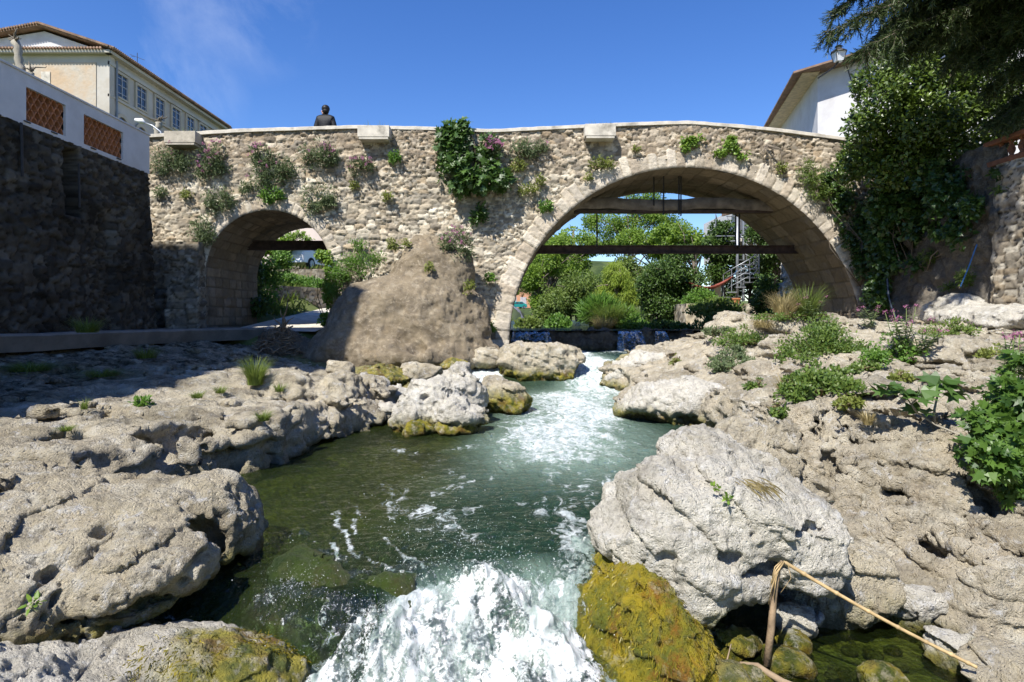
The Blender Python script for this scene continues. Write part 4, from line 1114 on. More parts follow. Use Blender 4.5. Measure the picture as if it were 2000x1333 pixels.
def stones(u, v, sx, sy, seed, depth=.040, pal=PAL, mortar=MORTAR, warp=.35, gap=(.02, .11), jitter=.9):
    f1, f2, idv = _cells(u, v, sx, sy, seed, warp, jitter)
    # here and there clusters of much smaller stones
    g1, g2, idw = _cells(u, v, sx * .55, sy * .58, seed + 31, warp, jitter)
    reg = fbm(np.stack([u / (sx * 3), v / (sy * 4), 0 * u], 1), 3, seed + 37) > .06
    f1 = np.where(reg, g1, f1); e = np.where(reg, (g2 - g1) * .8, f2 - f1); idv = np.where(reg, idw, idv)
    m = sst(gap[0], gap[1], e)
    p2 = np.stack([u, v, idv * 9], 1)
    tilt = ((idv * 31.7) % 1 - .5)
    h = depth * m * (.35 + 1.0 * ((idv * 7.31) % 1) ** 1.3 + .10 * sst(.1, .4, e))
    h = h + .020 * m * fbm(p2 / .07, 3, seed + 7, .6) + .012 * fbm(p2 / .03, 2, seed + 9) + .025 * fbm(p2 / .3, 3, seed + 8) - .02 * (1 - m) * (fbm(p2 / .25, 2, seed + 13) > 0)
    c = pal[(idv * 997).astype(int) % len(pal)] * (.80 + .34 * ((idv * 53.7) % 1))[:, None]
    c = c * (1 + .22 * fbm(p2 / .06, 3, seed + 17))[:, None]
    c = mortar * (.8 + .35 * fbm(p2 / .4, 3, seed + 18))[:, None] * (1 - m)[:, None] + c * m[:, None]
    return h, np.clip(c, .01, .85)

Y0, Y1 = 16.0, 19.2
TOPX = np.array([150, 290, 480, 700, 860, 960, 1040, 1200, 1345, 1500, 1640, 1720, 1850])
TOPY = np.array([268, 262, 251, 244, 248, 252, 248, 240, 235, 248, 266, 279, 300])
def topz(X):
    x = 1000 + X * F / Y0
    k = np.ones(5) / 5
    xs = np.arange(100, 1900, 10.0); yy = np.interp(xs, TOPX, TOPY); yy = np.convolve(np.pad(yy, 2, 'edge'), k, 'valid')
    return (HY - np.interp(x, xs, yy)) * Y0 / F - .10
MA = (4.51, -.69, 4.60, -1.75)   # main arch: centre x, centre z, radius, foot z
SA = (-6.33, 1.147, 1.65, -.75)
def in_arch(x, z, a, grow):
    d = np.hypot(x - a[0], z - a[1])
    return np.where(z > a[1], d < a[2] + grow, np.abs(x - a[0]) < a[2] + grow)

bridge = empty('stone_bridge', (0, 17.6, -1.5), 'old rubble stone bridge with one small arch and one wide arch over the stream', 'bridge')
def bpart(o): return _shift(o, bridge)

def spandrel(name, y, sgn, step, seed):
    xs = np.arange(-10.6, 11.2, step); nz = int(6.7 / step)
    t = np.linspace(0, 1, nz)
    X, T = np.meshgrid(xs, t, indexing='ij')
    zt = topz(xs)[:, None]
    Z = -1.7 + (zt + 1.7) * T
    u, v = X.ravel(), Z.ravel()
    h, c = stones(u, v, .205, .112, seed)
    # squarer coursed blocks low on the middle pier, bigger rubble above
    h2, c2 = stones(u, v, .27, .135, seed + 50, jitter=.6, warp=.2)
    w = sst(-.2, .2, fbm(np.stack([u / 1.6, v / 1.1, 0 * u], 1), 3, seed + 90) + .8 * (sst(-5.6, -5.0, u) * (1 - sst(-2.6, -1.8, u)) * sst(1.2, 1.5, v) * (1 - sst(2.6, 3.1, v))) - .15)
    h = h * (1 - w) + h2 * w; c = c * (1 - w)[:, None] + c2 * w[:, None]
    # greyer and browner broad weathering of the wall head
    g = sst(3.3, 4.4, v + .7 * fbm(np.stack([u / .8, v / .8, 0 * u], 1), 4, seed + 95))
    c = c * (1 - .25 * g[:, None] * np.array([.75, .9, 1.0]))
    yy = y + sgn * (-.02 + h + .05 * fbm(np.stack([u / 2.5, v / 2.5, 0 * u], 1), 2, seed + 60))
    V = np.stack([u, yy, v], 1)
    Q = grid_faces(len(xs), nz)
    if sgn < 0: Q = Q
    else: Q = Q[:, ::-1]
    ce = V[Q].mean(1)
    kill = in_arch(ce[:, 0], ce[:, 2], MA, .22) | in_arch(ce[:, 0], ce[:, 2], SA, .14)
    Q = Q[~kill]
    return bpart(build_mesh(name, V, Q, M['masonry'], None, True, {'Col': c}))
spandrel('spandrel_wall', Y0, -1, .029, 1000)
spandrel('spandrel_wall', Y1, 1, .12, 1100)

def arch_path(a, step):
    cx, cz, R, zb = a
    L1 = cz - zb
    n1 = max(2, int(L1 / step)); n2 = int(math.pi * R / step)
    p = [(cx - R, zb + L1 * i / n1, -1, 0) for i in range(n1)]
    p += [(cx - R * math.cos(math.pi * i / n2), cz + R * math.sin(math.pi * i / n2), -math.cos(math.pi * i / n2), math.sin(math.pi * i / n2)) for i in range(n2 + 1)]
    p += [(cx + R, cz - L1 * (i + 1) / n1, 1, 0) for i in range(n1)]
    p = np.array(p)
    s = np.concatenate([[0], np.cumsum(np.hypot(np.diff(p[:, 0]), np.diff(p[:, 1])))])
    return p, s
def ring(a, width, vs, seed, y, sgn, step=.028):
    p, s = arch_path(a, step)
    nw = int(width / step) + 3
    w = np.linspace(-.012, width, nw)
    S, W = np.meshgrid(s, w, indexing='ij')
    k = S.ravel() / vs + .25 * fbm(np.stack([S.ravel() / 1.1, W.ravel() * 1.2, 0 * S.ravel()], 1), 3, seed + 1)
    i0 = np.floor(k); fr = k - i0
    rid = _hash(i0, i0 * 0, i0 * 0, seed)
    rid2 = _hash(i0, i0 * 0 + 1, i0 * 0, seed)
    e = np.minimum(fr, 1 - fr) * vs
    wmax = width * (.62 + .38 * rid2) + .04 * fbm(np.stack([S.ravel() / .1, W.ravel() / .1, 0 * S.ravel()], 1), 2, seed + 4)
    m = sst(.002, .014, e + .010 * fbm(np.stack([S.ravel(), W.ravel(), 0 * S.ravel()], 1) / .08, 3, seed + 3)) * sst(0, .03, wmax - W.ravel())
    q = np.stack([S.ravel(), W.ravel(), rid * 5], 1)
    h = .018 * m + .022 * rid * m + .022 * fbm(q / .12, 4, seed + 5, .6) + .012 * fbm(q / .035, 3, seed + 6) + .008 * (rid2 > .5) * m
    h = h - .12 * (1 - sst(-.02, .015, wmax - W.ravel()))
    h -= .03 * (1 - sst(-.012, .03, W.ravel()))
    pal = np.array([(.52, .455, .36), (.57, .51, .42), (.47, .40, .31), (.60, .54, .44)])
    c = pal[(rid * 997).astype(int) % 4] * (.80 + .36 * rid2)[:, None] * (1 + .28 * fbm(q / .14, 4, seed + 8, .6))[:, None]
    c = MORTAR * 1.2 * (1 - m)[:, None] + c * m[:, None]
    X = p[:, 0][:, None] + p[:, 2][:, None] * w; Z = p[:, 1][:, None] + p[:, 3][:, None] * w
    V = np.stack([X.ravel(), y + sgn * (h + .015), Z.ravel()], 1)
    Q = grid_faces(len(s), nw)
    return bpart(build_mesh('arch_ring', V, Q if sgn > 0 else Q[:, ::-1], M['voussoir'], None, True, {'Col': c}))
def vault(a, seed, step=.034, step_y=.045, bs=.42, bw=.62):
    p, s = arch_path(a, step)
    ys = np.arange(Y0 - .012, Y1 + .03, step_y)
    S, Yv = np.meshgrid(s, ys, indexing='ij')
    k = S.ravel() / bs + .08 * fbm(np.stack([S.ravel(), Yv.ravel(), 0 * S.ravel()], 1), 3, seed + 1)
    r = np.floor(k); fr = np.minimum(k - r, 1 - k + r) * bs
    kk = Yv.ravel() / bw + _hash(r, r * 0, r * 0, seed) * 1.0 + .06 * fbm(np.stack([S.ravel(), Yv.ravel(), 0 * S.ravel()], 1), 3, seed + 2)
    cc = np.floor(kk); fc = np.minimum(kk - cc, 1 - kk + cc) * bw
    idv = _hash(r, cc, r * 0, seed + 3)
    m = sst(.004, .026, np.minimum(fr, fc))
    q = np.stack([S.ravel(), Yv.ravel(), idv * 4], 1)
    h = .025 * m * (.3 + idv) + .045 * fbm(q / .25, 4, seed + 4, .6) + .018 * fbm(q / .07, 3, seed + 5, .6, ridged=True)
    m = m * (.55 + .45 * sst(-.2, .2, fbm(q / .5, 3, seed + 9)))
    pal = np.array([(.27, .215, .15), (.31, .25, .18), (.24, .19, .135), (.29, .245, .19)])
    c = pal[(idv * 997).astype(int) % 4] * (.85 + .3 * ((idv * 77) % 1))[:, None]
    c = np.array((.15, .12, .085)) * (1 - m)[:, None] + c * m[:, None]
    nx, nz = np.repeat(p[:, 2], len(ys)), np.repeat(p[:, 3], len(ys))
    X = np.repeat(p[:, 0], len(ys)) - nx * (h - .02); Z = np.repeat(p[:, 1], len(ys)) - nz * (h - .02)
    V = np.stack([X, Yv.ravel(), Z], 1)
    return bpart(build_mesh('arch_vault', V, grid_faces(len(s), len(ys))[:, ::-1], M['voussoir'], None, True, {'Col': c}))
ring(MA, .54, .23, 1200, Y0, -1); ring(SA, .38, .17, 1210, Y0, -1)
ring(MA, .55, .36, 1220, Y1, 1, .09); ring(SA, .42, .24, 1230, Y1, 1, .09)
vault(MA, 1240); vault(SA, 1250, bs=.26, bw=.4)
# coping, road, inner parapet faces
def strip(name, y_a, y_b, z_a, z_b, mat, seed, jag=.012):
    xs = np.arange(-10.6, 11.2, .05); zt = topz(xs)
    q = np.stack([xs / .25, 0 * xs, 0 * xs], 1)
    j1, j2, j3 = jag * fbm(q, 3, seed), jag * fbm(q, 3, seed + 1), jag * fbm(q, 3, seed + 2)
    sec = np.stack([np.stack([xs, y_a + j1, zt + z_a], 1), np.stack([xs, y_a + j1, zt + z_b - .012 + j3], 1), np.stack([xs, y_a + j1 + .02, zt + z_b + j3], 1), np.stack([xs, y_b + j2, zt + z_b + j3], 1), np.stack([xs, y_b + j2, zt + z_a], 1)], 1)
    n = len(xs); V = sec.reshape(-1, 3)
    i = np.arange(n - 1)
    Qs = [np.stack([i * 5 + k, (i + 1) * 5 + k, (i + 1) * 5 + (k + 1) % 5, i * 5 + (k + 1) % 5], 1) for k in range(5)]
    return bpart(build_mesh(name, V, np.concatenate(Qs), M[mat], None, False))
strip('coping', Y0 - .05, Y0 + .42, -.005, .085, 'concrete_pale', 1300)
strip('coping', Y1 - .40, Y1 + .05, -.005, .085, 'concrete_pale', 1310)
strip('parapet', Y0 + .06, Y0 + .38, -1.0, -.006, 'concrete', 1320)
strip('parapet', Y1 - .36, Y1 - .02, -1.0, -.006, 'concrete', 1330)
strip('roadway', Y0 + .384, Y1 - .364, -1.05, -.92, 'slab', 1340)

# planters standing out from the parapet
for i, (x0, x1, ya, yb, lab) in enumerate([(320, 381, 256, 283, 'mossy concrete trough on the bridge parapet nearest the tall left house'), (698, 760, 245, 272, 'concrete trough on the bridge parapet between the man and the fig bush'), (1143, 1203, 242, 270, 'concrete trough on the bridge parapet above the wide arch')]):
    Yp = 15.66
    a, b = P(x0, yb, Yp), P(x1, ya, Yp)
    pl_ = empty('planter', ((a[0] + b[0]) / 2, 15.85, a[2]), lab, 'planter', 'concrete troughs along the bridge parapet')
    w, hgt, dp = b[0] - a[0], b[2] - a[2], .36
    g = Geo(); c = np.array([(a[0] + b[0]) / 2, Yp + dp / 2, a[2]])
    # trough: base slab narrower, four walls
    g.box(c + [0, 0, .03], (w - .06, dp - .02, .06)); g.box(c + [0, -dp / 2 + .03, .06 + (hgt - .06) / 2], (w, .06, hgt - .06)); g.box(c + [0, dp / 2 - .03, .06 + (hgt - .06) / 2], (w, .06, hgt - .06))
    for s_ in (-1, 1): g.box(c + [s_ * (w / 2 - .03), 0, .06 + (hgt - .06) / 2], (.06, dp - .12, hgt - .06))
    part(g, 'trough', M['concrete_pale'] if i else M['concrete'], pl_, bevel=.008)
    g = Geo(); g.box(c + [0, 0, hgt - .08], (w - .12, dp - .12, .08)); part(g, 'soil', m_plain('soil%d' % i, (.06, .045, .03), .95), pl_)
    g = Geo()
    for k in range(26):
        b0 = c + [random.uniform(-w / 2 + .08, w / 2 - .08), random.uniform(-.1, .1), hgt - .04]
        tip = b0 + [random.uniform(-.06, .06), random.uniform(-.05, .05), random.uniform(.05, .22)]
        g.tube([b0, (b0 + tip) / 2 + [.01, 0, .01], tip], [.004, .003, .001], 3)
    part(g, 'weeds', M['stem_green'], pl_)['kind'] = 'stuff'

# beams under the arches
def ibeam(x0, x1, Yb, z, h, w=.16):
    g = Geo(); L_ = x1 - x0; c = np.array([(x0 + x1) / 2, Yb, z])
    g.box(c + [0, 0, h / 2 - .012], (L_, w, .024)); g.box(c - [0, 0, h / 2 - .012], (L_, w, .024)); g.box(c, (L_, .02, h - .048)); return g
t = empty('iron_beam', (4.5, 17.9, 1.97), 'long rusty iron beam spanning low across the wide arch', 'beam')
part(ibeam(.62, 8.45, 17.9, 1.97, .24), 'girder', M['rust'], t)
for x, ya, yb in ((1166, 408, 484), (1437, 415, 484), (1444, 415, 484)):
    g = Geo(); g.tube([P(x, ya, 17.75), P(x, yb, 17.75)], .022, 6); part(g, 'rod', M['iron'], t)
t = empty('timber_beam', (4.5, 17.2, 3.1), 'grey weathered timber beam with iron strap high under the wide arch', 'beam')
xs = np.linspace(1.75, 7.25, 26)
g = Geo()
for i in range(25):
    a, b = xs[i], xs[i + 1]
    z = 3.14 + .035 * math.sin(i * .45) + .012 * math.sin(i * 1.7)
    z2 = 3.14 + .035 * math.sin((i + 1) * .45) + .012 * math.sin((i + 1) * 1.7)
    w_, h_ = .15, .15
    q = np.array([[a, 17.2 - w_, z - h_], [a, 17.2 + w_, z - h_], [a, 17.2 + w_, z + h_], [a, 17.2 - w_, z + h_], [b, 17.2 - w_, z2 - h_], [b, 17.2 + w_, z2 - h_], [b, 17.2 + w_, z2 + h_], [b, 17.2 - w_, z2 + h_]])
    g.add(q, [[0, 1, 5, 4], [1, 2, 6, 5], [2, 3, 7, 6], [3, 0, 4, 7]])
part(g, 'timber', M['wood'], t, smooth=True)
g = Geo(); g.box((4.5, 17.2, 2.95), (5.5, .24, .07)); part(g, 'strap', M['rust'], t)
for x, ya, yb in ((1277, 346, 402), (1296, 340, 420), (1330, 345, 422), (1326, 345, 420)):
    g = Geo(); g.tube([P(x, ya, 17.0), P(x, yb, 17.0)], .02, 6); part(g, 'rod', M['iron'], t)
t = empty('timber_beam', (4.5, 18.4, 3.55), 'short dark timber wedged just under the crown of the wide arch', 'beam')
g = Geo(); g.box((4.55, 18.35, 3.42), (4.0, .22, .16)); part(g, 'timber', M['wood'], t, bevel=.02)
t = empty('iron_beam', (-6.3, 17.9, 2.1), 'dark red iron beam crossing the small left arch', 'beam')
part(ibeam(-7.85, -4.85, 18.0, 2.1, .27), 'girder', M['rust'], t)

# ------------------------------------------------------------------ left retaining wall with render parapet
WX, WE, WT, WB = -8.4, 14.2, 4.236, 3.313
lw = empty('retaining_wall', (-8.4, 9, -.6), 'dark battered rubble retaining wall in shade along the left bank', 'wall')
ys = np.arange(1.0, WE + .001, .038); zs = np.arange(-.9, WB + .03, .038)
Yg, Zg = np.meshgrid(ys, zs, indexing='ij'); u, v = Yg.ravel(), Zg.ravel()
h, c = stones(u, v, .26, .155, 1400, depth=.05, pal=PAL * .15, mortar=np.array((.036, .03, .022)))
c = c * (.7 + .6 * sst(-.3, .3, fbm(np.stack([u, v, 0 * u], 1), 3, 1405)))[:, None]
slot = sst(11.45, 11.52, u) * (1 - sst(11.85, 11.92, u)) * sst(1.9, 2.0, v) * (1 - sst(3.15, 3.22, v))
slot2 = sst(12.0, 12.1, u) * (1 - sst(12.75, 12.9, u)) * (1 - sst(1.7, 2.4, v + .3 * fbm(np.stack([u, v, 0 * u], 1), 2, 1409))) * .25
X = WX + .19 * (WB - v) / 3.6 + h - .03 - .40 * slot - slot2 * .5
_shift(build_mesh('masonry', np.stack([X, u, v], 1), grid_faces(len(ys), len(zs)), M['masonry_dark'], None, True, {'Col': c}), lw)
# return face at the end and core behind
xs = np.arange(-10.6, WX + .15, .045)
Xg, Zg = np.meshgrid(xs, zs, indexing='ij'); u, v = Xg.ravel(), Zg.ravel()
h, c = stones(u, v, .30, .19, 1420, pal=PAL * .6)
edge = WX + .19 * (WB - v) / 3.6
_shift(build_mesh('end_face', np.stack([np.minimum(u, edge), WE + h - .05, v], 1), grid_faces(len(xs), len(zs))[:, ::-1], M['masonry_dark'], None, True, {'Col': c}), lw)
for (x, y0, y1, Yq, r) in ((32, 225, 345, 10.4, .022), (140, 320, 405, 11.75, .018)):
    z0, z1 = (HY - y0) * Yq / F, (HY - y1) * Yq / F
    xo = WX + .19 * (WB - (z0 + z1) / 2) / 3.6 + .07
    g = Geo(); g.tube([(xo, Yq, min(z0, WB - .02)), (xo + .02, Yq, z1)], r, 8); part(g, 'drain_pipe', M['iron'], lw)
pw = empty('parapet_wall', (-8.5, 9, WB), 'white rendered parapet with openwork tile panels on top of the dark retaining wall', 'wall')
g = Geo(); TH = .20; xc = WX - TH / 2 + .01
pan = [(7.6, 9.95)] + [(10.61, 11.55), (12.04, 13.26)]
zb, zt = 3.40, 3.985
y0w, y1w = 4.0, WE + .02
g.box((xc, (y0w + y1w) / 2, (WB + zb) / 2), (TH, y1w - y0w, zb - WB)); g.box((xc, (y0w + y1w) / 2, (zt + WT - .04) / 2), (TH, y1w - y0w, WT - .04 - zt))
e = [y0w] + [q for p_ in pan for q in p_] + [y1w]
for a, b in zip(e[0::2], e[1::2]): g.box((xc, (a + b) / 2, (zb + zt) / 2), (TH, b - a, zt - zb))
part(g, 'wall', M['white'], pw)
g = Geo(); g.box((xc, (y0w + y1w) / 2, WT - .02), (TH + .05, y1w - y0w + .03, .04)); part(g, 'coping', M['white'], pw, bevel=.008)
for (a, b) in pan:
    g = Geo(); n = max(5, round((b - a) / .158)); wd = (b - a) / n; rows = 5; rh = (zt - zb) / rows
    th = np.linspace(0, math.pi, 9)
    for r in range(rows):
        for k in range(-1 if r % 2 else 0, n):
            cy_ = a + wd * (k + .5 + (.5 if r % 2 else 0))
            yy = np.clip(cy_ - np.cos(th) * wd * .52, a, b)
            z0 = zb + rh * r
            zo = z0 + np.sin(th) * rh * 1.18; zi = z0 + np.sin(th) * rh * .98 - .002
            yi = np.clip(cy_ - np.cos(th) * wd * .42, a, b)
            zo = np.minimum(zo, zt); zi = np.minimum(zi, zt - .004)
            n9 = 9
            Vv = np.concatenate([np.stack([np.full(n9, xx), q1, q2], 1) for xx in (WX - .035, WX - .15) for q1, q2 in ((yy, zo), (yi, zi))])
            f = []
            for i in range(8):
                f += [[i, i + 1, 9 + i + 1, 9 + i], [18 + i, 27 + i, 27 + i + 1, 18 + i + 1], [i, 18 + i, 18 + i + 1, i + 1], [9 + i, 9 + i + 1, 27 + i + 1, 27 + i]]
            g.add(Vv, f)
    part(g, 'tile_screen', M['terracotta'], pw, smooth=False)
for yd in (10.62, 11.25, 12.3, 13.1):
    g = Geo(); g.box((WX + .02, yd, 3.375), (.03, .14, .018)); part(g, 'drain_slot', M['iron'], pw)

# lower step of masonry between the wall end and the bridge
st = empty('buttress', (-8.6, 15.4, -.6), 'low shaded masonry buttress with rough steps between dark wall and small arch', 'wall')
def block_face(name, p0, p1, z0, z1, depth, seed, pal, parent, mat='masonry_dark', step=.04):
    """rough masonry block seen on its front: p0-p1 in plan, depth to the back"""
    p0, p1 = np.array(p0, float), np.array(p1, float); Ld = np.linalg.norm(p1 - p0); d = (p1 - p0) / Ld; nrm = np.array([d[1], -d[0]])
    us = np.arange(0, Ld + step * .5, step); zz = np.arange(z0, z1 + step * .5, step)
    bk = np.arange(step, depth, step)
    # unrolled: left side, front, right side; plus a top
    path = [(p0 - nrm * k) for k in bk[::-1]] + [p0 + d * k for k in us] + [(p0 + d * us[-1] - nrm * k) for k in bk]
    nr = [-d] * len(bk) + [nrm] * len(us) + [d] * len(bk)
    path, nr = np.array(path), np.array(nr)
    s = np.arange(len(path)) * step
    S, Zz = np.meshgrid(s, zz, indexing='ij'); h, c = stones(S.ravel(), Zz.ravel(), .28, .17, seed, pal=pal, mortar=MORTAR * .4)
    XY = np.repeat(path, len(zz), 0) + np.repeat(nr, len(zz), 0) * (h - .02)[:, None]
    V = np.concatenate([XY, Zz.ravel()[:, None]], 1)
    g = Geo(); g.add(V, grid_faces(len(path), len(zz)))
    tp = np.array([[*(p0 - nrm * depth), z1], [*p0, z1], [*p1, z1], [*(p1 - nrm * depth), z1]]); tp[:, 2] -= .01
    g.add(tp, [[0, 1, 2, 3]])
    c = np.concatenate([c, np.tile(pal[2], (4, 1))])
    return part(g, name, M[mat], parent, smooth=True, attrs={'Col': c})
block_face('masonry', (-10.6, 15.5), (-7.95, 15.6), -.6, 1.93, .4, 1450, PAL * .5, st)
block_face('step', (-8.5, 15.1), (-7.75, 15.15), -.6, .75, .42, 1455, PAL * .55, st)
block_face('step', (-8.3, 14.7), (-7.55, 14.75), -.6, .22, .38, 1458, PAL * .55, st)

# walkway slab
wk = empty('walkway', (-7.8, 12, -.6), 'narrow raised concrete walkway ledge at the foot of the dark wall', 'walkway')
edge = np.array([(-8.02, 6.0), (-8.0, 9.6), (-7.75, 12.0), (-7.35, 14.0), (-6.55, 15.7), (-6.4, 16.0)])
k = 40; tt = np.linspace(0, 1, k)
ls = np.concatenate([[0], np.cumsum(np.linalg.norm(np.diff(edge, axis=0), axis=1))]); ls /= ls[-1]
ex, ey = np.interp(tt, ls, edge[:, 0]), np.interp(tt, ls, edge[:, 1])
ex = ex + .02 * fbm(np.stack([ey / .4, 0 * ey, 0 * ey], 1), 3, 1500)
zt_ = -.27 + .012 * fbm(np.stack([ey / .5, 0 * ey, 0 * ey], 1), 3, 1501)
V = np.concatenate([np.stack([np.full(k, -8.75), ey + .3, zt_], 1), np.stack([ex, ey, zt_], 1), np.stack([ex + .03, ey - .01, zt_ - .04], 1), np.stack([ex - .05, ey, zt_ - .30], 1), np.stack([np.full(k, -8.75), ey + .3, zt_ - .3], 1)])
i = np.arange(k - 1)
_shift(build_mesh('slab', V, np.concatenate([np.stack([a * k + i, (a + 1) * k + i, (a + 1) * k + i + 1, a * k + i + 1], 1)[:, ::-1] for a in range(4)]), M['slab'], None, False), wk)

# ------------------------------------------------------------------ right retaining wall, cliff, balustrade
RX, RE = 9.15, 12.0
rw = empty('retaining_wall', (9.4, 8, -.5), 'tan dry stone retaining wall under the terracotta balustrade on the right', 'wall')
ys = np.arange(2.0, RE + .001, .036); zs = np.arange(-.7, 2.92, .036)
Yg, Zg = np.meshgrid(ys, zs, indexing='ij'); u, v = Yg.ravel(), Zg.ravel()
h, c = stones(u, v, .30, .13, 1600, depth=.032, jitter=.6, warp=.2, pal=PAL * .85, mortar=np.array((.10, .08, .055)), gap=(.02, .12))
rnd_edge = .35 * (1 - np.sqrt(np.clip(1 - (1 - np.clip((RE - u) / .35, 0, 1)) ** 2, 0, 1)))
V = np.stack([RX - h + .03 + rnd_edge + .03 * (v), u, v], 1)
_shift(build_mesh('masonry', V, grid_faces(len(ys), len(zs))[:, ::-1], M['masonry'], None, True, {'Col': c}), rw)
bal = empty('balustrade', (9.3, 9, 2.9), 'terracotta balustrade with bulbous balusters on top of the right stone wall', 'balustrade')
g = Geo(); g.box((9.36, 8.0, 2.95), (.26, 8.0, .10)); part(g, 'base', M['terracotta_shade'], bal, bevel=.01)
g = Geo(); g.box((9.36, 8.0, 3.36), (.26, 8.1, .09)); part(g, 'rail', M['terracotta_shade'], bal, bevel=.015)
for q in range(30):
    yb_ = 11.75 - q * .24
    g = Geo(); g.lathe((9.36, yb_, 3.0), [(.055, 0), (.055, .03), (.035, .05), (.062, .12), (.066, .16), (.045, .22), (.03, .26), (.04, .28), (.055, .30), (.055, .314)], 10)
    part(g, 'baluster', M['terracotta_shade'], bal, smooth=True)
# natural cliff between wall and bridge
ys = np.arange(11.6, 16.3, .045); zs = np.arange(-.8, 3.4, .045)
Yg, Zg = np.meshgrid(ys, zs, indexing='ij'); u, v = Yg.ravel(), Zg.ravel()
p3 = np.stack([u, v, 0 * u], 1)
X = 9.28 + .10 * (u - 12) * -.15 - .22 * (1 - sst(-.5, .9, v)) + .28 * fbm(p3 / 1.3, 3, 1650) + .17 * fbm(p3 / .45, 4, 1651, ridged=True) + .05 * fbm(p3 / .12, 3, 1652, .6, ridged=True)
V = np.stack([X, u, v], 1); n0 = len(V)
tag(build_mesh('cliff', V, grid_faces(len(ys), len(zs))[:, ::-1], M['rock_cliff'], None, True, {'wet': 0 * u, 'moss': 0 * u, 'soil': .5 * sst(.6, 1.6, v)}, (9.3, 14, -.8)), 'grey natural rock cliff under the ivy between bridge and right stone wall', 'cliff')
rock('concrete_apron', 'pale cracked concrete apron smeared over the rock at the foot of the right stone wall', [((8.95, 11.6, -.02), (.75, 1.3, .20)), ((9.0, 10.3, -.05), (.6, 1.1, .18)), ((9.1, 12.6, .1), (.4, .8, .35))], .035, k=.2, mat='rock_white', seed=1660, low=.07, amp=.03, pits=.02, cat='apron')
t = empty('rope', (8.9, 12.5, .1), 'blue rope hanging diagonally across the cliff beside the right stone wall', 'rope')
g = Geo(); a, b = P(1920, 478, 12.0), P(1888, 560, 11.9); a[0] -= .12; b[0] -= .12
g.tube([a, a * .5 + b * .5 + [0, 0, -.03], b], .012, 6); part(g, 'cord', M['rope'], t)
t = empty('hose', (8.6, 14, -.2), 'dark blue hose hanging down the cliff below the ivy', 'hose')
pts = [P(1733, 545, 14.3), P(1735, 575, 14.2), P(1741, 600, 14.1), P(1750, 622, 14.0)]
for q in pts: q[0] -= .0
g = Geo(); g.tube(pts, .022, 6); part(g, 'tube', M['hose'], t)
# ------------------------------------------------------------------ foliage
def _leafpoly(pts, bend=.12):
    p = np.array(pts, float)
    return np.stack([p[:, 0], p[:, 1], -bend * p[:, 0] ** 2 + .25 * np.abs(p[:, 1])], 1)
T = {
    'lance': _leafpoly([(0, 0), (.4, .16), (1, 0), (.4, -.16)]),
    'oval': _leafpoly([(0, 0), (.25, .24), (.65, .22), (1, 0), (.65, -.22), (.25, -.24)]),
    'narrow': _leafpoly([(0, 0), (.4, .07), (1, 0), (.4, -.07)]),
    'needle': _leafpoly([(0, .02), (1, .01), (1, -.01), (0, -.02)]),
    'ivy': _leafpoly([(0, 0), (-.08, .42), (.28, .30), (.42, .44), (.6, .2), (1, 0), (.6, -.2), (.42, -.44), (.28, -.30), (-.08, -.42)]),
    'fig': _leafpoly([(0, .04), (.05, .30), (.30, .52), (.42, .22), (.78, .40), (.66, .12), (1, 0), (.66, -.12), (.78, -.40), (.42, -.22), (.30, -.52), (.05, -.30), (0, -.04)], .2),
    'petal': _leafpoly([(0, 0), (.5, .5), (1, 0), (.5, -.5)], .3),
    'blade': np.array([(0, -.012, 0), (0, .012, 0), (.5, .010, .06), (.5, -.010, .06), (1, 0, -.06)], float),
}
def unit(v): return v / (np.linalg.norm(v, axis=-1, keepdims=True) + 1e-9)
def leaves_np(pos, d, nrm, size, tpl):
    t = T[tpl] if isinstance(tpl, str) else tpl
    d = unit(d); s = unit(np.cross(nrm, d)); n = np.cross(d, s)
    size = np.asarray(size)[:, None, None] if not np.isscalar(size) else size
    V = pos[:, None] + size * (t[None, :, 0:1] * d[:, None] + t[None, :, 1:2] * s[:, None] + t[None, :, 2:3] * n[:, None])
    k = len(t); N = len(pos)
    return V.reshape(-1, 3), np.arange(N * k).reshape(N, k), np.repeat(RNG.random(N), k)
def leaf_mesh(name, pos, d, nrm, size, tpl, mat, parent=None):
    V, Q, r = leaves_np(pos, d, nrm, size, tpl)
    o = build_mesh(name, V, Q, mat, None, False, {'rnd': r})
    return _shift(o, parent) if parent is not None else o

def crown_points(ells, n, seed, thr=-.15, freq=.5, shell=.5, squash=None):
    """points in a union of ellipsoids, thinned by noise so that gaps and clumps show"""
    g = np.random.default_rng(seed)
    vol = np.array([np.prod(e[1]) for e in ells]) ** .8; vol /= vol.sum()
    out, nr = [], []
    for e, w in zip(ells, vol):
        m = int(n * w * 2.6) + 4
        q = unit(g.normal(size=(m, 3)))
        rad = (shell + (1 - shell) * g.random(m)) * (.82 + .30 * fbm(q * 1.6 + seed % 97, 3, seed))
        p = np.asarray(e[0]) + q * rad[:, None] * np.asarray(e[1])
        c = fbm(p / freq, 3, seed + 3) + .12 * g.normal(size=m)
        k = c > thr
        out.append(p[k]); nr.append(unit(q[k] / np.asarray(e[1])))
    p, q = np.concatenate(out), np.concatenate(nr)
    i = g.permutation(len(p))[:n]
    return p[i], q[i]

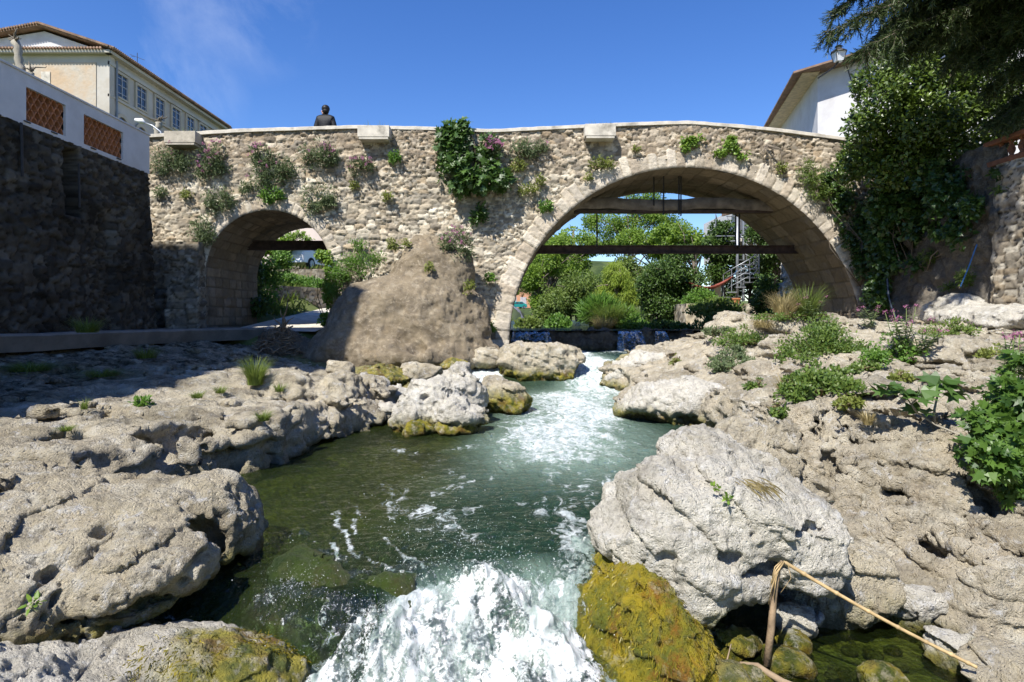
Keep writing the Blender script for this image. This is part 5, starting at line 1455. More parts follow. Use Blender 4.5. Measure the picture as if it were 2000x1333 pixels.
def branches(g, base, tips, r0, r1=.006, sides=5, wob=.12, seed=0):
    rr = random.Random(seed)
    base = np.asarray(base, float)
    for t in tips:
        t = np.asarray(t, float); L_ = np.linalg.norm(t - base)
        m1 = base + (t - base) * .35 + np.array([rr.uniform(-1, 1), rr.uniform(-1, 1), rr.uniform(.1, 1)]) * wob * L_
        m2 = base + (t - base) * .7 + np.array([rr.uniform(-1, 1), rr.uniform(-1, 1), rr.uniform(0, .8)]) * wob * L_ * .7
        g.tube([base, m1, m2, t], [r0, r0 * .7, r0 * .4, r1], sides)

def bush(name, label, cat, ells, n, size, tpl, mat, group=None, base=None, flowers=0, fsize=.02, seed=0, thr=-.12, freq=.18, up=.5, shell=.35, stems=8, stem_mat='stem', face=None, fl_top=True, droop=0.0, stem_r=.012):
    ells = [(np.asarray(e[0], float), np.asarray(e[1], float)) for e in ells]
    if base is None:
        base = ells[0][0] + np.array([0, ells[0][1][1] * .8, -ells[0][1][2] * .5])
    b = empty(name, base, label, cat, group)
    p, q = crown_points(ells, n, seed + 500, thr, freq, shell)
    g = np.random.default_rng(seed)
    d = unit(q + .8 * g.normal(size=p.shape) + np.array([0, 0, up - droop]))
    nr = unit(q * .6 + np.array([-.25, -.45, .7]) + .45 * g.normal(size=p.shape))
    sz = size * (.6 + .7 * g.random(len(p)))
    leaf_mesh('leaves', p, d, nr, sz, tpl, mat, b)
    G = Geo()
    k = g.permutation(len(p))[:stems]
    branches(G, base, p[k], stem_r, .003, 4, .15, seed)
    part(G, 'stems', M[stem_mat], b, smooth=True)
    if flowers:
        # flower heads: small domes of petals on the upper outside
        o = q[:, 2] + .6 * g.normal(size=len(q)) - q[:, 1] * .8
        k = np.argsort(-o)[:flowers * 3]; k = g.permutation(k)[:flowers]
        hp = p[k] + q[k] * .05 + np.array([0, -.03, .04])
        m = 16
        for h_ in hp:
            fp = h_ + g.normal(size=(m, 3)) * fsize * .75
            leaf_mesh('flower_head', fp, unit(g.normal(size=fp.shape) + [0, 0, .5]), unit(g.normal(size=fp.shape) + [0, -.6, .8]), np.full(m, fsize) * (.7 + .6 * g.random(m)), 'petal', L['flower'], b)
    return b

def on_face(x, y, rx, ry, depth=.28, Y=15.9):
    s = Y / F
    return (P(x, y, Y - depth * .5), (rx * s, depth, ry * s))

VG = 'valerian and caper plants rooted in the bridge wall'
VAL = [  # photo place on the bridge face, half size, leaf kind, flowers, label
    (330, 312, 42, 34, 'valerian', 4, 'grey green valerian hanging below the concrete trough nearest the tall left house'),
    (412, 312, 34, 46, 'valerian', 46, 'valerian thick with pink flowers right of the concrete trough nearest the left house'),
    (505, 300, 24, 22, 'valerian', 24, 'small valerian with pink heads high on the wall left of the large clump pair'),
    (532, 328, 44, 44, 'valerian', 10, 'broad grey green valerian clump above the small arch crown'),
    (622, 300, 40, 38, 'valerian', 30, 'full valerian with pink flowers under the man on the bridge'),
    (531, 380, 24, 18, 'bright', 0, 'small fresh green tuft just over the crown of the small arch'),
    (425, 390, 34, 32, 'valerian', 0, 'flowerless grey green clump up left of the small arch'),
    (622, 385, 36, 36, 'valerian', 0, 'pale grey green clump above the right shoulder of the small arch'),
    (394, 452, 27, 38, 'valerian', 0, 'tall grey green clump hanging at the left springing of the small arch'),
    (311, 374, 16, 16, 'valerian', 0, 'tiny grey clump near the corner of the dark wall'),
    (364, 379, 17, 11, 'caper', 0, 'flat yellow green tuft left of the small arch'),
    (705, 322, 25, 22, 'valerian', 34, 'compact valerian topped with pink flowers below the middle trough'),
    (770, 305, 14, 18, 'bright', 0, 'slim green plant in the shadow right of the middle trough'),
    (692, 360, 12, 14, 'caper', 0, 'thin yellow green sprig below the compact pink valerian'),
    (478, 365, 16, 16, 'valerian', 0, 'small grey sprig between the two flowerless clumps above the small arch'),
    (757, 385, 14, 14, 'caper', 0, 'yellowish sprig at mid height between trough and cone rock'),
    (1022, 292, 28, 26, 'valerian', 0, 'grey green shrublet right of the fig bush'),
    (1056, 285, 18, 18, 'valerian', 3, 'small grey clump between the fig bush and the right trough'),
    (1010, 322, 22, 16, 'caper', 0, 'yellow green tuft below the grey shrublet beside the fig bush'),
    (1175, 318, 26, 18, 'caper', 0, 'yellow green tuft in the shadow under the right trough'),
    (1055, 350, 14, 18, 'caper', 0, 'upright yellow tuft left of the wide arch ring'),
    (1066, 402, 17, 17, 'bright', 0, 'bright tuft growing on the left flank of the wide arch ring'),
    (1030, 368, 22, 14, 'caper', 0, 'thin yellow tuft right below the fig bush'),
    (1242, 290, 10, 8, 'caper', 0, 'tiny tuft high up right of the right trough'),
    (1528, 325, 14, 18, 'caper', 0, 'small shaggy tuft on the right shoulder of the wide arch'),
    (935, 415, 18, 30, 'fig', 0, 'dark green plant in the shade under the fig bush'),
    (890, 478, 34, 46, 'valerian', 40, 'tall pink flowered valerian rooted behind the top of the cone rock'),
    (917, 560, 14, 20, 'caper', 0, 'yellow green plant in the cleft right of the cone rock'),
    (957, 542, 14, 12, 'bright', 0, 'small green plant on the pier right of the cone rock'),
    (838, 522, 12, 16, 'caper', 0, 'yellow green tuft growing on the cone rock itself'),
    (780, 475, 26, 14, 'caper', 0, 'dry yellow tuft left of the top of the cone rock'),
    (675, 540, 10, 12, 'bright', 0, 'small leafy sprig below the shrub beside the small arch'),
    (960, 640, 9, 16, 'bright', 0, 'small green plant at the foot of the pier near the weir'),
    (1150, 345, 10, 10, 'caper', 0, 'tiny yellow tuft on the upper left of the wide arch ring'),
]
for i, (x, y, rx, ry, lm, fl, lab) in enumerate(VAL):
    if rx > 18: rx, ry = rx * 1.22, ry * 1.18
    onrock = y > 430 and x > 770 and x < 970
    Yf = 15.95 if not onrock else (15.3 if y < 500 else (14.9 if x > 850 else 14.6))
    if x == 957 or x == 960: Yf = 15.85
    dep = .10 + .16 * min(1, rx / 40)
    e = [on_face(x, y, rx, ry * .8, dep, Yf), on_face(x - rx * .35, y + ry * .45, rx * .55, ry * .5, dep * .7, Yf), on_face(x + rx * .45, y + ry * .2, rx * .5, ry * .5, dep * .8, Yf)]
    area = rx * ry
    bush('valerian' if lm == 'valerian' else 'wall_plant', lab, 'plant', e, int(area * (.66 if lm != 'fig' else .5)) + 40, {'valerian': .085, 'caper': .06, 'bright': .08, 'fig': .11}[lm], 'lance' if lm == 'valerian' else 'oval', L[lm], VG,
         base=P(x, y + ry * .35, Yf + .03), flowers=int(fl * .55), fsize=.026, seed=2000 + i * 11, thr=-.16, freq=.20, up=.25, stems=7, stem_mat='stem_green', shell=.3)
# fig bush on the bridge
fe = [on_face(885, 275, 40, 40, .30), on_face(905, 255, 16, 26, .2), on_face(885, 330, 38, 38, .40), on_face(935, 320, 46, 40, .40), on_face(935, 355, 70, 32, .45), on_face(880, 250, 12, 18, .15), on_face(985, 355, 24, 24, .3), on_face(955, 285, 26, 26, .28)]
bush('fig_bush', 'large dark glossy fig bush growing out of the bridge wall between the two arches', 'fig bush', fe, 1900, .17, 'fig', L['fig'], None, base=P(930, 330, 16.0), seed=2500, thr=-.10, freq=.3, up=-.05, shell=.45, stems=40, stem_mat='bark', stem_r=.03)
bush('valerian', 'valerian with pink flowers peeking out beside the top of the fig bush', 'plant', [on_face(965, 290, 24, 22, .3, 15.75)], 200, .08, 'lance', L['valerian'], VG, flowers=26, fsize=.03, seed=2520)
# ivy patches right of the crown
bush('ivy', 'light green ivy patch over the wide arch nearest its crown', 'ivy', [on_face(1352, 275, 30, 14, .08), on_face(1340, 288, 12, 10, .06)], 420, .085, 'ivy', L['ivy_light'], None, base=P(1352, 280, 16), seed=2530, up=-.3, shell=.2, thr=-.2, stem_mat='stem_green')
bush('ivy', 'light green ivy patch trailing down toward the right shoulder of the wide arch', 'ivy', [on_face(1425, 285, 24, 14, .08), on_face(1448, 300, 20, 14, .08), on_face(1408, 298, 18, 8, .06), on_face(1430, 270, 12, 8, .06)], 480, .085, 'ivy', L['ivy_light'], None, base=P(1432, 285, 16), seed=2540, up=-.3, shell=.2, thr=-.15, stem_mat='stem_green')
t = empty('dead_roots', P(1500, 300, 15.9), 'dark bare roots clinging to the bridge wall at the right shoulder', 'roots', None)
g = Geo(); branches(g, P(1498, 285, 15.9), [P(1490, 315, 15.85), P(1520, 318, 15.85), P(1505, 332, 15.85), P(1512, 300, 15.85), P(1535, 335, 15.85), P(1485, 300, 15.85)], .025, .006, 5, .2, 4); part(g, 'roots', M['bark'], t, smooth=True)
bush('wall_shrub', 'grey green shrub hanging on the right haunch of the wide arch', 'shrub', [on_face(1590, 345, 36, 30, .3), on_face(1575, 325, 26, 20, .2), on_face(1600, 375, 38, 22, .25)], 1500, .075, 'lance', L['tree2'], None, base=P(1590, 350, 16), seed=2550, up=.1, shell=.3)
bush('ivy', 'glossy ivy curtain spilling down the right haunch of the bridge into the shade', 'ivy',
     [on_face(1638, 400, 26, 40, .12), on_face(1660, 450, 26, 45, .14, 15.85), on_face(1625, 350, 30, 26, .15), on_face(1655, 385, 24, 30, .2), on_face(1680, 500, 20, 55, .2, 15.7), on_face(1700, 575, 20, 34, .15, 15.2), on_face(1610, 370, 14, 20, .1), on_face(1690, 430, 24, 60, .2, 15.7)],
     3000, .10, 'ivy', L['ivy'], None, base=P(1680, 560, 15.8), seed=2560, up=-.6, shell=.15, thr=-.22, stem_mat='bark', stems=14)
# bushes beside the small arch
bush('shrub', 'feathery green shrub beside the small arch behind the cone rock', 'shrub', [(P(695, 520, 15.5), (.62, .4, .42)), (P(660, 535, 15.6), (.42, .35, .45)), (P(735, 505, 15.6), (.32, .25, .26)), (P(700, 480, 15.8), (.32, .18, .22)), (P(655, 570, 15.6), (.3, .25, .3))],
     3600, .075, 'lance', L['bright'], None, base=P(665, 610, 15.6), seed=2570, up=.4, shell=.2, stems=20, stem_mat='bark')
bush('ivy', 'bright ivy climbing the right jamb of the small arch', 'ivy', [(P(643, 520, 15.9), (.13, .2, .5)), (P(640, 570, 15.9), (.16, .2, .55)), (P(628, 500, 16.0), (.22, .2, .2)), (P(640, 625, 15.6), (.26, .25, .24))], 1300, .085, 'ivy', L['ivy_light'], None, base=P(640, 640, 15.9), seed=2580, up=-.1, shell=.2)

# ---- right bank plants
BR = [((1600, 665, 10.6), (95, 62), 5200, 'bramble', 'large bramble mat in the middle of the right bank outcrop'),
      ((1600, 745, 8.4), (95, 48), 4200, 'bramble', 'bright bramble patch lower down the right outcrop toward the pool'),
      ((1430, 700, 11.2), (56, 34), 1800, 'valerian', 'grey green patch beside the lone boulder lump on the right outcrop'),
      ((1445, 655, 12.6), (60, 26), 1300, 'bramble', 'small leafy patch at the far left crest of the right outcrop'),
      ((1540, 612, 12.6), (90, 16), 1000, 'bramble', 'fresh low fern like patch along the crest before the wide arch jamb'),
      ((1745, 680, 9.2), (62, 40), 1500, 'bright', 'soft green plants around the hollow ledge on the right outcrop'),
      ((1480, 748, 8.6), (26, 14), 240, 'bramble', 'tiny bramble sprig at the pool side of the right outcrop'),
      ((1845, 640, 10.2), (70, 26), 900, 'tree2', 'dark weeds in the shade at the cliff foot'),
      ((1690, 712, 8.8), (34, 20), 700, 'bramble', 'leafy patch just right of the large bramble mat'),
      ((1655, 782, 7.2), (30, 16), 500, 'caper', 'dry yellow patch under the bright bramble patch'),
      ((1400, 640, 12.8), (34, 16), 600, 'valerian', 'pale green patch at the water end of the crest'),
      ((1520, 800, 7.0), (20, 10), 260, 'bramble', 'little creeping sprig above the tall weathered rock'),
      ((1760, 735, 7.8), (26, 12), 360, 'caper', 'yellowish tufts before the hollow ledge'),
      ((1320, 700, 12.0), (18, 10), 220, 'caper', 'small yellow tuft near the rounded pale boulder'),
      ((1935, 685, 8.0), (30, 22), 300, 'caper', 'dry yellow weeds below the concrete apron')]
for i, ((x, y, Y), (rx, ry), n, lm, lab) in enumerate(BR):
    Y = pick(x, y + ry * .3, 5.0, P(x, y, Y))[1]
    s = Y / F
    e = [(P(x, y + 8, Y), (rx * s, rx * s * .7, ry * s * .75)), (P(x - rx * .5, y + ry * .5, Y - .4), (rx * s * .5, rx * s * .5, ry * s * .45)), (P(x + rx * .5, y + ry * .3, Y - .2), (rx * s * .5, rx * s * .5, ry * s * .45)), (P(x + rx * .1, y - ry * .3, Y + .5), (rx * s * .6, rx * s * .5, ry * s * .6))]
    bush('bramble' if lm == 'bramble' else 'weed_patch', lab, 'plant', e, int(n * 1.7), .044, 'oval', L[lm], 'low plants on the right bank', base=P(x, y + ry * .8, Y), seed=2700 + i * 13, thr=.02, freq=.16, up=.5, shell=.2, stems=30)

def valerian_stalks(x, y, Y, n, hgt, lab, seed, fl=1, spread=.25):
    rr = random.Random(seed); base = pick(x, y, 4.5, P(x, y, Y))
    b = empty('valerian', base, lab, 'plant', 'pink valerian on the right bank')
    g = Geo(); LP, LD, LN, FP = [], [], [], []
    for k in range(n):
        a = base + np.array([rr.uniform(-.06, .06), rr.uniform(-.05, .05), 0])
        tip = a + np.array([rr.uniform(-spread, spread), rr.uniform(-.15, .1), hgt * rr.uniform(.65, 1.0)])
        mid = (a + tip) / 2 + np.array([rr.uniform(-.04, .04), 0, .02])
        g.tube([a, mid, tip], [.007, .005, .004], 5)
        for j in range(9):
            t_ = .08 + .78 * j / 9; p = a * (1 - t_) + tip * t_
            for s_ in (-1, 1):
                an = j * 1.6; LP.append(p); LD.append([s_ * math.cos(an), s_ * math.sin(an), .35]); LN.append([0, -.3, 1])
        FP.append(tip)
    LP, LD, LN = np.array(LP), np.array(LD), np.array(LN)
    part(g, 'stems', M['stem_green'], b, smooth=True)
    leaf_mesh('leaves', LP, LD, LN, .075 + .05 * RNG.random(len(LP)), 'lance', L['valerian'], b)
    if fl:
        for tip in FP:
            m = 18
            fp = tip + RNG.normal(size=(m, 3)) * np.array([.017, .017, .014])
            leaf_mesh('flower_head', fp, unit(RNG.normal(size=(m, 3))), unit(RNG.normal(size=(m, 3)) + [0, -.5, .8]), np.full(m, .017), 'petal', L['flower'], b)
valerian_stalks(1765, 690, 8.6, 9, .62, 'leggy valerian with several pink heads before the dark cliff', 31)
valerian_stalks(1800, 690, 8.9, 5, .45, 'smaller pink valerian just right of the leggy one before the dark cliff', 32)
valerian_stalks(1955, 750, 6.0, 4, .56, 'tall valerian with a single large pink head below the concrete apron', 33, 1, .12)
valerian_stalks(1990, 740, 6.2, 5, .45, 'valerian with pink heads cut by the right edge of the view', 34, 1, .12)
valerian_stalks(1590, 625, 12.0, 5, .42, 'thin valerian stems standing on the crest in front of the arch jamb', 35, 1, .3)
valerian_stalks(1700, 640, 11.2, 4, .4, 'few red pink valerian stems at the far right of the crest', 36, 1, .25)

# fig bush and fig sapling at the right
s = 4.6 / F
fe = [(P(1960, 860, 4.6), (70 * s, .28, 70 * s)), (P(1990, 780, 4.7), (60 * s, .3, 60 * s)), (P(1935, 900, 4.45), (55 * s, .25, 50 * s)), (P(1985, 940, 4.5), (55 * s, .25, 50 * s)), (P(1925, 820, 4.7), (45 * s, .25, 35 * s)), (P(2040, 850, 4.7), (80 * s, .3, 120 * s)), (P(1990, 720, 4.9), (30 * s, .2, 40 * s))]
bush('fig_bush', 'bushy fig with big bright leaves at the right edge above the rock slope', 'fig bush', fe, 1700, .082, 'fig', L['fig2'], None, base=P(2010, 1000, 4.9), seed=2800, thr=-.2, freq=.12, up=.0, shell=.35, stems=26, stem_mat='bark', stem_r=.014)
t = empty('fig_sapling', P(1930, 870, 5.0), 'bare stemmed fig sapling with a few large leaves in front of the right outcrop', 'fig sapling')
g = Geo()
path1 = [P(1935, 872, 5.0), P(1880, 852, 5.1), P(1826, 830, 5.2), P(1790, 805, 5.2), P(1764, 768, 5.25)]
path2 = [P(1826, 828, 5.2), P(1825, 800, 5.2), P(1833, 765, 5.2), P(1840, 750, 5.2)]
path3 = [P(1790, 805, 5.2), P(1780, 790, 5.2), P(1795, 775, 5.15)]
for p_ in (path1, path2, path3): g.tube(p_, np.linspace(.011, .006, len(p_)), 6)
part(g, 'stem', M['bark_pale'], t, smooth=True)
LP, LD = [], []
for c, n in ((P(1764, 768, 5.25), 9), (P(1840, 752, 5.2), 10), (P(1795, 775, 5.15), 7), (P(1735, 760, 5.2), 5), (P(1870, 765, 5.2), 4), (P(1800, 810, 5.2), 3)):
    for k in range(n):
        an = 6.28 * k / n + random.random(); LP.append(c + np.array([.02 * math.cos(an), .02 * math.sin(an), random.uniform(-.02, .03)])); LD.append([math.cos(an), .7 * math.sin(an), random.uniform(-.4, .35)])
LP, LD = np.array(LP), np.array(LD)
leaf_mesh('leaves', LP, LD, unit(RNG.normal(size=LP.shape) * .3 + [0, -.4, 1]), .11 + .08 * RNG.random(len(LP)), 'fig', L['fig'], t)

# ---- grass tufts, small weeds
def tuft(label, base, n, hgt, spread, mat, seed, group='grass tufts on the rocks', name='grass_tuft', lean=0.0, bend=.4):
    g = np.random.default_rng(seed)
    base = np.asarray(base, float)
    b = empty(name, base, label, 'grass', group)
    a = g.random(n) * 6.283; r = np.sqrt(g.random(n)) * spread * .4
    p = base + np.stack([r * np.cos(a), r * np.sin(a), 0 * a], 1)
    h = hgt * (.5 + .5 * g.random(n))
    out = spread * (.3 + .7 * g.random(n))
    dirx = np.stack([np.cos(a), np.sin(a), 0 * a], 1)
    Vs, Qs = [], []; w = .0035 + .003 * g.random(n) * hgt / .3
    side = np.stack([-np.sin(a), np.cos(a), 0 * a], 1)
    K = 5
    for k in range(K):
        t_ = k / (K - 1)
        c = p + dirx * (out * t_ ** 1.8)[:, None] + np.array([lean * hgt * t_, 0, 0]) + np.stack([0 * h, 0 * h, h * (t_ - bend * t_ ** 3 * out / (h + .01))], 1)
        ww = (w * (1 - t_ * .9))[:, None]
        Vs += [c - side * ww, c + side * ww]
    V = np.stack(Vs, 1)
    q = np.array([[2 * k, 2 * k + 1, 2 * k + 3, 2 * k + 2] for k in range(K - 1)])
    Q = (np.arange(n)[:, None, None] * 2 * K + q[None]).reshape(-1, 4)
    o = build_mesh('blades', V.reshape(-1, 3), Q, mat, None, True, {'rnd': np.repeat(g.random(n), 2 * K)})
    _shift(o, b)
    return b
tuft('tall upright green grass tuft on the left shelf at the edge of the wall shadow', pick(498, 752, 2.6, P(498, 752, 9.6)), 420, .46, .26, L['grass'], 3001)
tuft('short yellow green tuft on the left shelf near the sunlit front edge', pick(515, 822, 2.6, P(515, 822, 7.6)), 160, .14, .14, L['grass'], 3002)
tuft('small bright grass spot far left on the shelf', pick(130, 842, 2.6, P(130, 842, 5.4)), 130, .07, .11, L['grass'], 3003)
tuft('low tuft behind the small round weed on the shelf', pick(385, 778, 2.6, P(385, 778, 8.2)), 120, .12, .14, L['grass'], 3004)
tuft('faint grass tuft between the weed and the tall tuft on the shelf', pick(430, 768, 2.6, P(430, 768, 8.6)), 100, .14, .15, L['grass'], 3005)
tuft('thin tuft at the shelf end near the grey rounded block', pick(545, 765, 2.6, P(545, 765, 9.0)), 90, .16, .16, L['grass'], 3006)
tuft('single grass sprig in the wall shadow on the shelf', pick(165, 800, 2.6, P(165, 800, 6.5)), 40, .14, .08, L['grass'], 3007)
tuft('dry straw tuft leaning over the crest in front of the arch jamb', pick(1530, 620, 2.6, P(1530, 620, 12.5)), 420, .62, .42, L['drygrass'], 3008, lean=.1)
tuft('long mixed grass on the crest beside the leaning straw', pick(1575, 615, 2.6, P(1575, 615, 12.4)), 320, .70, .45, L['grass'], 3009)
tuft('dry grass hanging over the crest left of the straw tuft', pick(1488, 640, 2.6, P(1488, 640, 12.2)), 200, .35, .35, L['drygrass'], 3010, bend=1.0)
tuft('yellow grass at the right foot of the bramble patch', pick(1535, 770, 2.6, P(1535, 770, 8.0)), 220, .26, .2, L['drygrass'], 3011)
tuft('pale dry tuft in the cleft of the tan rock slope', pick(1695, 830, 2.6, P(1695, 830, 5.75)), 140, .16, .10, L['drygrass'], 3013)
tuft('dark grass clump at the foot of the shaded wall', pick(170, 650, 2.6, P(170, 650, 9.7)), 260, .35, .4, L['grass'], 3014)
tuft('long shaded grass below the walkway ledge', pick(60, 725, 2.6, P(60, 725, 8.6)), 420, .25, .6, L['grass'], 3015)
tuft('second patch of shaded grass below the walkway ledge, nearer the middle', pick(200, 735, 2.6, P(200, 735, 8.4)), 320, .2, .5, L['grass'], 3016)
tuft('shaded grass clump under the free end of the walkway', pick(285, 700, 2.6, P(285, 700, 11.3)), 240, .3, .4, L['grass'], 3017)
bush('weed', 'small round bright leaved weed on the sunlit left shelf', 'weed', [(pick(278, 790) + np.array([0, 0, .02]), (.12, .1, .05))], 110, .05, 'oval', L['bright'], None, base=pick(278, 790), seed=3020, stems=5, stem_mat='stem_green')
bush('weed', 'tiny bright weed in a crack of the holed foreground boulder', 'weed', [(pick(62, 1190) + np.array([0, 0, .02]), (.032, .03, .035))], 16, .036, 'oval', L['ivy_light'], None, base=pick(62, 1190), seed=3021, stems=4, stem_mat='stem_green', stem_r=.003)
bush('weed', 'tiny upright weed on the face of the overhanging boulder', 'weed', [(pick(1422, 980) + np.array([0, 0, .02]), (.014, .02, .035))], 18, .028, 'oval', L['ivy_light'], None, base=pick(1422, 980), seed=3022, stems=3, stem_mat='stem_green', stem_r=.003)
bush('weed', 'small leaning weed near the top left of the overhanging boulder', 'weed', [(pick(1395, 958) + np.array([0, 0, .02]), (.03, .02, .014))], 14, .026, 'oval', L['ivy_light'], None, base=pick(1395, 958), seed=3023, stems=3, stem_mat='stem_green', stem_r=.003)
# algae strands trailing in the current (uncountable)
def strands(label, c, sp, n, ln, seed, dirv, mat='algae', name='algae', wd=.02):
    g = np.random.default_rng(seed)
    p = np.asarray(c) + g.normal(size=(n, 3)) * np.asarray(sp)
    d = unit(np.asarray(dirv) + .25 * g.normal(size=(n, 3)))
    b = empty(name, c, label, name.split('_')[-1])
    leaf_mesh('strands', p, d, unit(g.normal(size=(n, 3)) * .3 + [0, -.5, 1]), ln * (.5 + .7 * g.random(n)), np.array([(0, -wd, 0), (0, wd, 0), (.5, wd, .03), (1, 0, -.12), (.5, -wd, .03)], float), L[mat], b)
strands('bright green algae strands waving over the water lip', (-1.18, 3.66, -1.60), (.16, .09, .02), 900, .14, 42, (.15, -.9, -.25))

strands('thin flattened dry grass lying over the top of the overhanging boulder', pick(1470, 945) + np.array([0, 0, .006]), (.05, .07, .004), 60, .13, 44, (.75, -.55, -.42), 'drygrass', 'dry_grass', .006)
# ------------------------------------------------------------------ trees right
def tree(name, label, base, trunk_tip, ells, n, size, tpl, mat, seed, group=None, r0=.2, nb=18, thr=-.1, freq=.7, shell=.35, up=0.0, bark='bark', droop=0.0):
    b = empty(name, base, label, 'tree', group)
    g = Geo(); base = np.asarray(base, float); tip = np.asarray(trunk_tip, float)
    rr = random.Random(seed)
    pts = [base + (tip - base) * t_ + np.array([rr.uniform(-1, 1), rr.uniform(-1, 1), 0]) * r0 * (0 if t_ == 0 else .8) for t_ in np.linspace(0, 1, 6)]
    g.tube(pts, np.linspace(r0, r0 * .35, 6), 8)
    p, q = crown_points(ells, n, seed, thr, freq, shell)
    for k in range(nb):
        t_ = .35 + .65 * k / nb; o = base + (tip - base) * t_
        e = ells[k % len(ells)]; tgt = np.asarray(e[0]) + np.array([rr.uniform(-.7, .7), rr.uniform(-.7, .7), rr.uniform(-.4, .7)]) * np.asarray(e[1])
        branches(g, o, [tgt], r0 * .35, .012, 5, .12, seed + k)
    part(g, 'trunk', M[bark], b, smooth=True)
    gg = np.random.default_rng(seed + 1)
    d = unit(q * .7 + .8 * gg.normal(size=p.shape) + np.array([0, 0, up - droop]))
    nr = unit(q * .6 + np.array([-.2, -.4, .7]) + .5 * gg.normal(size=p.shape))
    leaf_mesh('crown', p, d, nr, size * (.6 + .7 * gg.random(len(p))), tpl, mat, b)
    return b
def E(x, y, Y, rx, ry, rd=None):
    s = Y / F
    return (P(x, y, Y), (rx * s, rd if rd is not None else rx * s * .8, ry * s))

tree('laurel_tree', 'dense dark evergreen tree overhanging the right end of the bridge', P(1800, 640, 14.6), P(1800, 260, 14.2),
     [E(1770, 160, 13.8, 72, 60, 1.0), E(1840, 115, 14.2, 80, 60, 1.0), E(1770, 95, 14.4, 50, 46, .8), E(1950, 230, 13.8, 60, 60, .9), E(1672, 235, 14.0, 36, 50, .6), E(1700, 165, 14.2, 46, 46, .7), E(1980, 190, 13.0, 40, 60, .8), E(1820, 50, 13.8, 70, 46, 1.0), E(1900, 50, 13.6, 70, 50, 1.0), E(1745, 80, 14.2, 44, 40, .7), E(1655, 330, 14.6, 34, 40, .5), E(1900, 120, 14.4, 60, 60, 1), E(1725, 210, 13.6, 70, 60, .9), E(1690, 250, 13.6, 46, 44, .7), E(1790, 240, 13.4, 100, 72, 1.0), E(1860, 200, 13.6, 80, 70, 1.0), E(1920, 180, 14.0, 62, 70, 1.0), E(1700, 310, 14.2, 60, 48, .8), E(1760, 320, 13.9, 95, 70, 1.0), E(1850, 300, 13.6, 80, 60, 1.0), E(1930, 270, 13.6, 55, 46, .8), E(1660, 300, 14.8, 26, 32, .5)],
     40000, .105, 'oval', L['shrub'], 4000, r0=.16, nb=26, thr=-.16, freq=.55, shell=.45, up=.1)
bush('ivy', 'dark ivy mass covering the cliff beneath the evergreen tree', 'ivy',
     [E(1740, 400, 14.4, 55, 70, .5), E(1730, 480, 14.8, 45, 70, .45), E(1800, 400, 14.0, 75, 60, .5), E(1860, 380, 12.8, 60, 50, .4), E(1800, 460, 14.0, 50, 40, .35), E(1900, 340, 12.6, 45, 35, .35), E(1840, 430, 13.0, 52, 44, .35), E(1875, 460, 12.4, 34, 34, .25), E(1895, 400, 12.1, 26, 40, .22), E(1830, 350, 13.0, 60, 44, .4), E(1780, 520, 14.0, 40, 24, .3), E(1715, 560, 14.9, 26, 40, .3), E(1880, 430, 12.6, 35, 40, .25), E(1950, 345, 11.8, 40, 16, .3), E(1720, 585, 14.6, 22, 22, .25)],
     19000, .11, 'ivy', L['ivy'], None, base=P(1790, 600, 14.8), seed=4100, up=-.5, shell=.35, thr=-.15, freq=.5, stems=30, stem_mat='bark', stem_r=.03)
for i, (x, y, Y, rx, ry, lab) in enumerate([(1830, 500, 13.6, 45, 20, 'hanging dry grass on the cliff below the ivy'), (1885, 540, 12.5, 22, 24, 'small plant cluster beside the blue rope'), (1850, 560, 13.0, 16, 10, 'little tuft low on the cliff'), (1960, 370, 11.6, 30, 8, 'ivy sprigs across the upper stone wall')]):
    bush('cliff_plant', lab, 'plant', [E(x, y, Y, rx, ry, .22)], int(rx * ry * .8), .08, 'lance', L['tree2'], 'plants on the right cliff', base=P(x, y, Y + .1), seed=4150 + i, shell=.2, droop=.6)

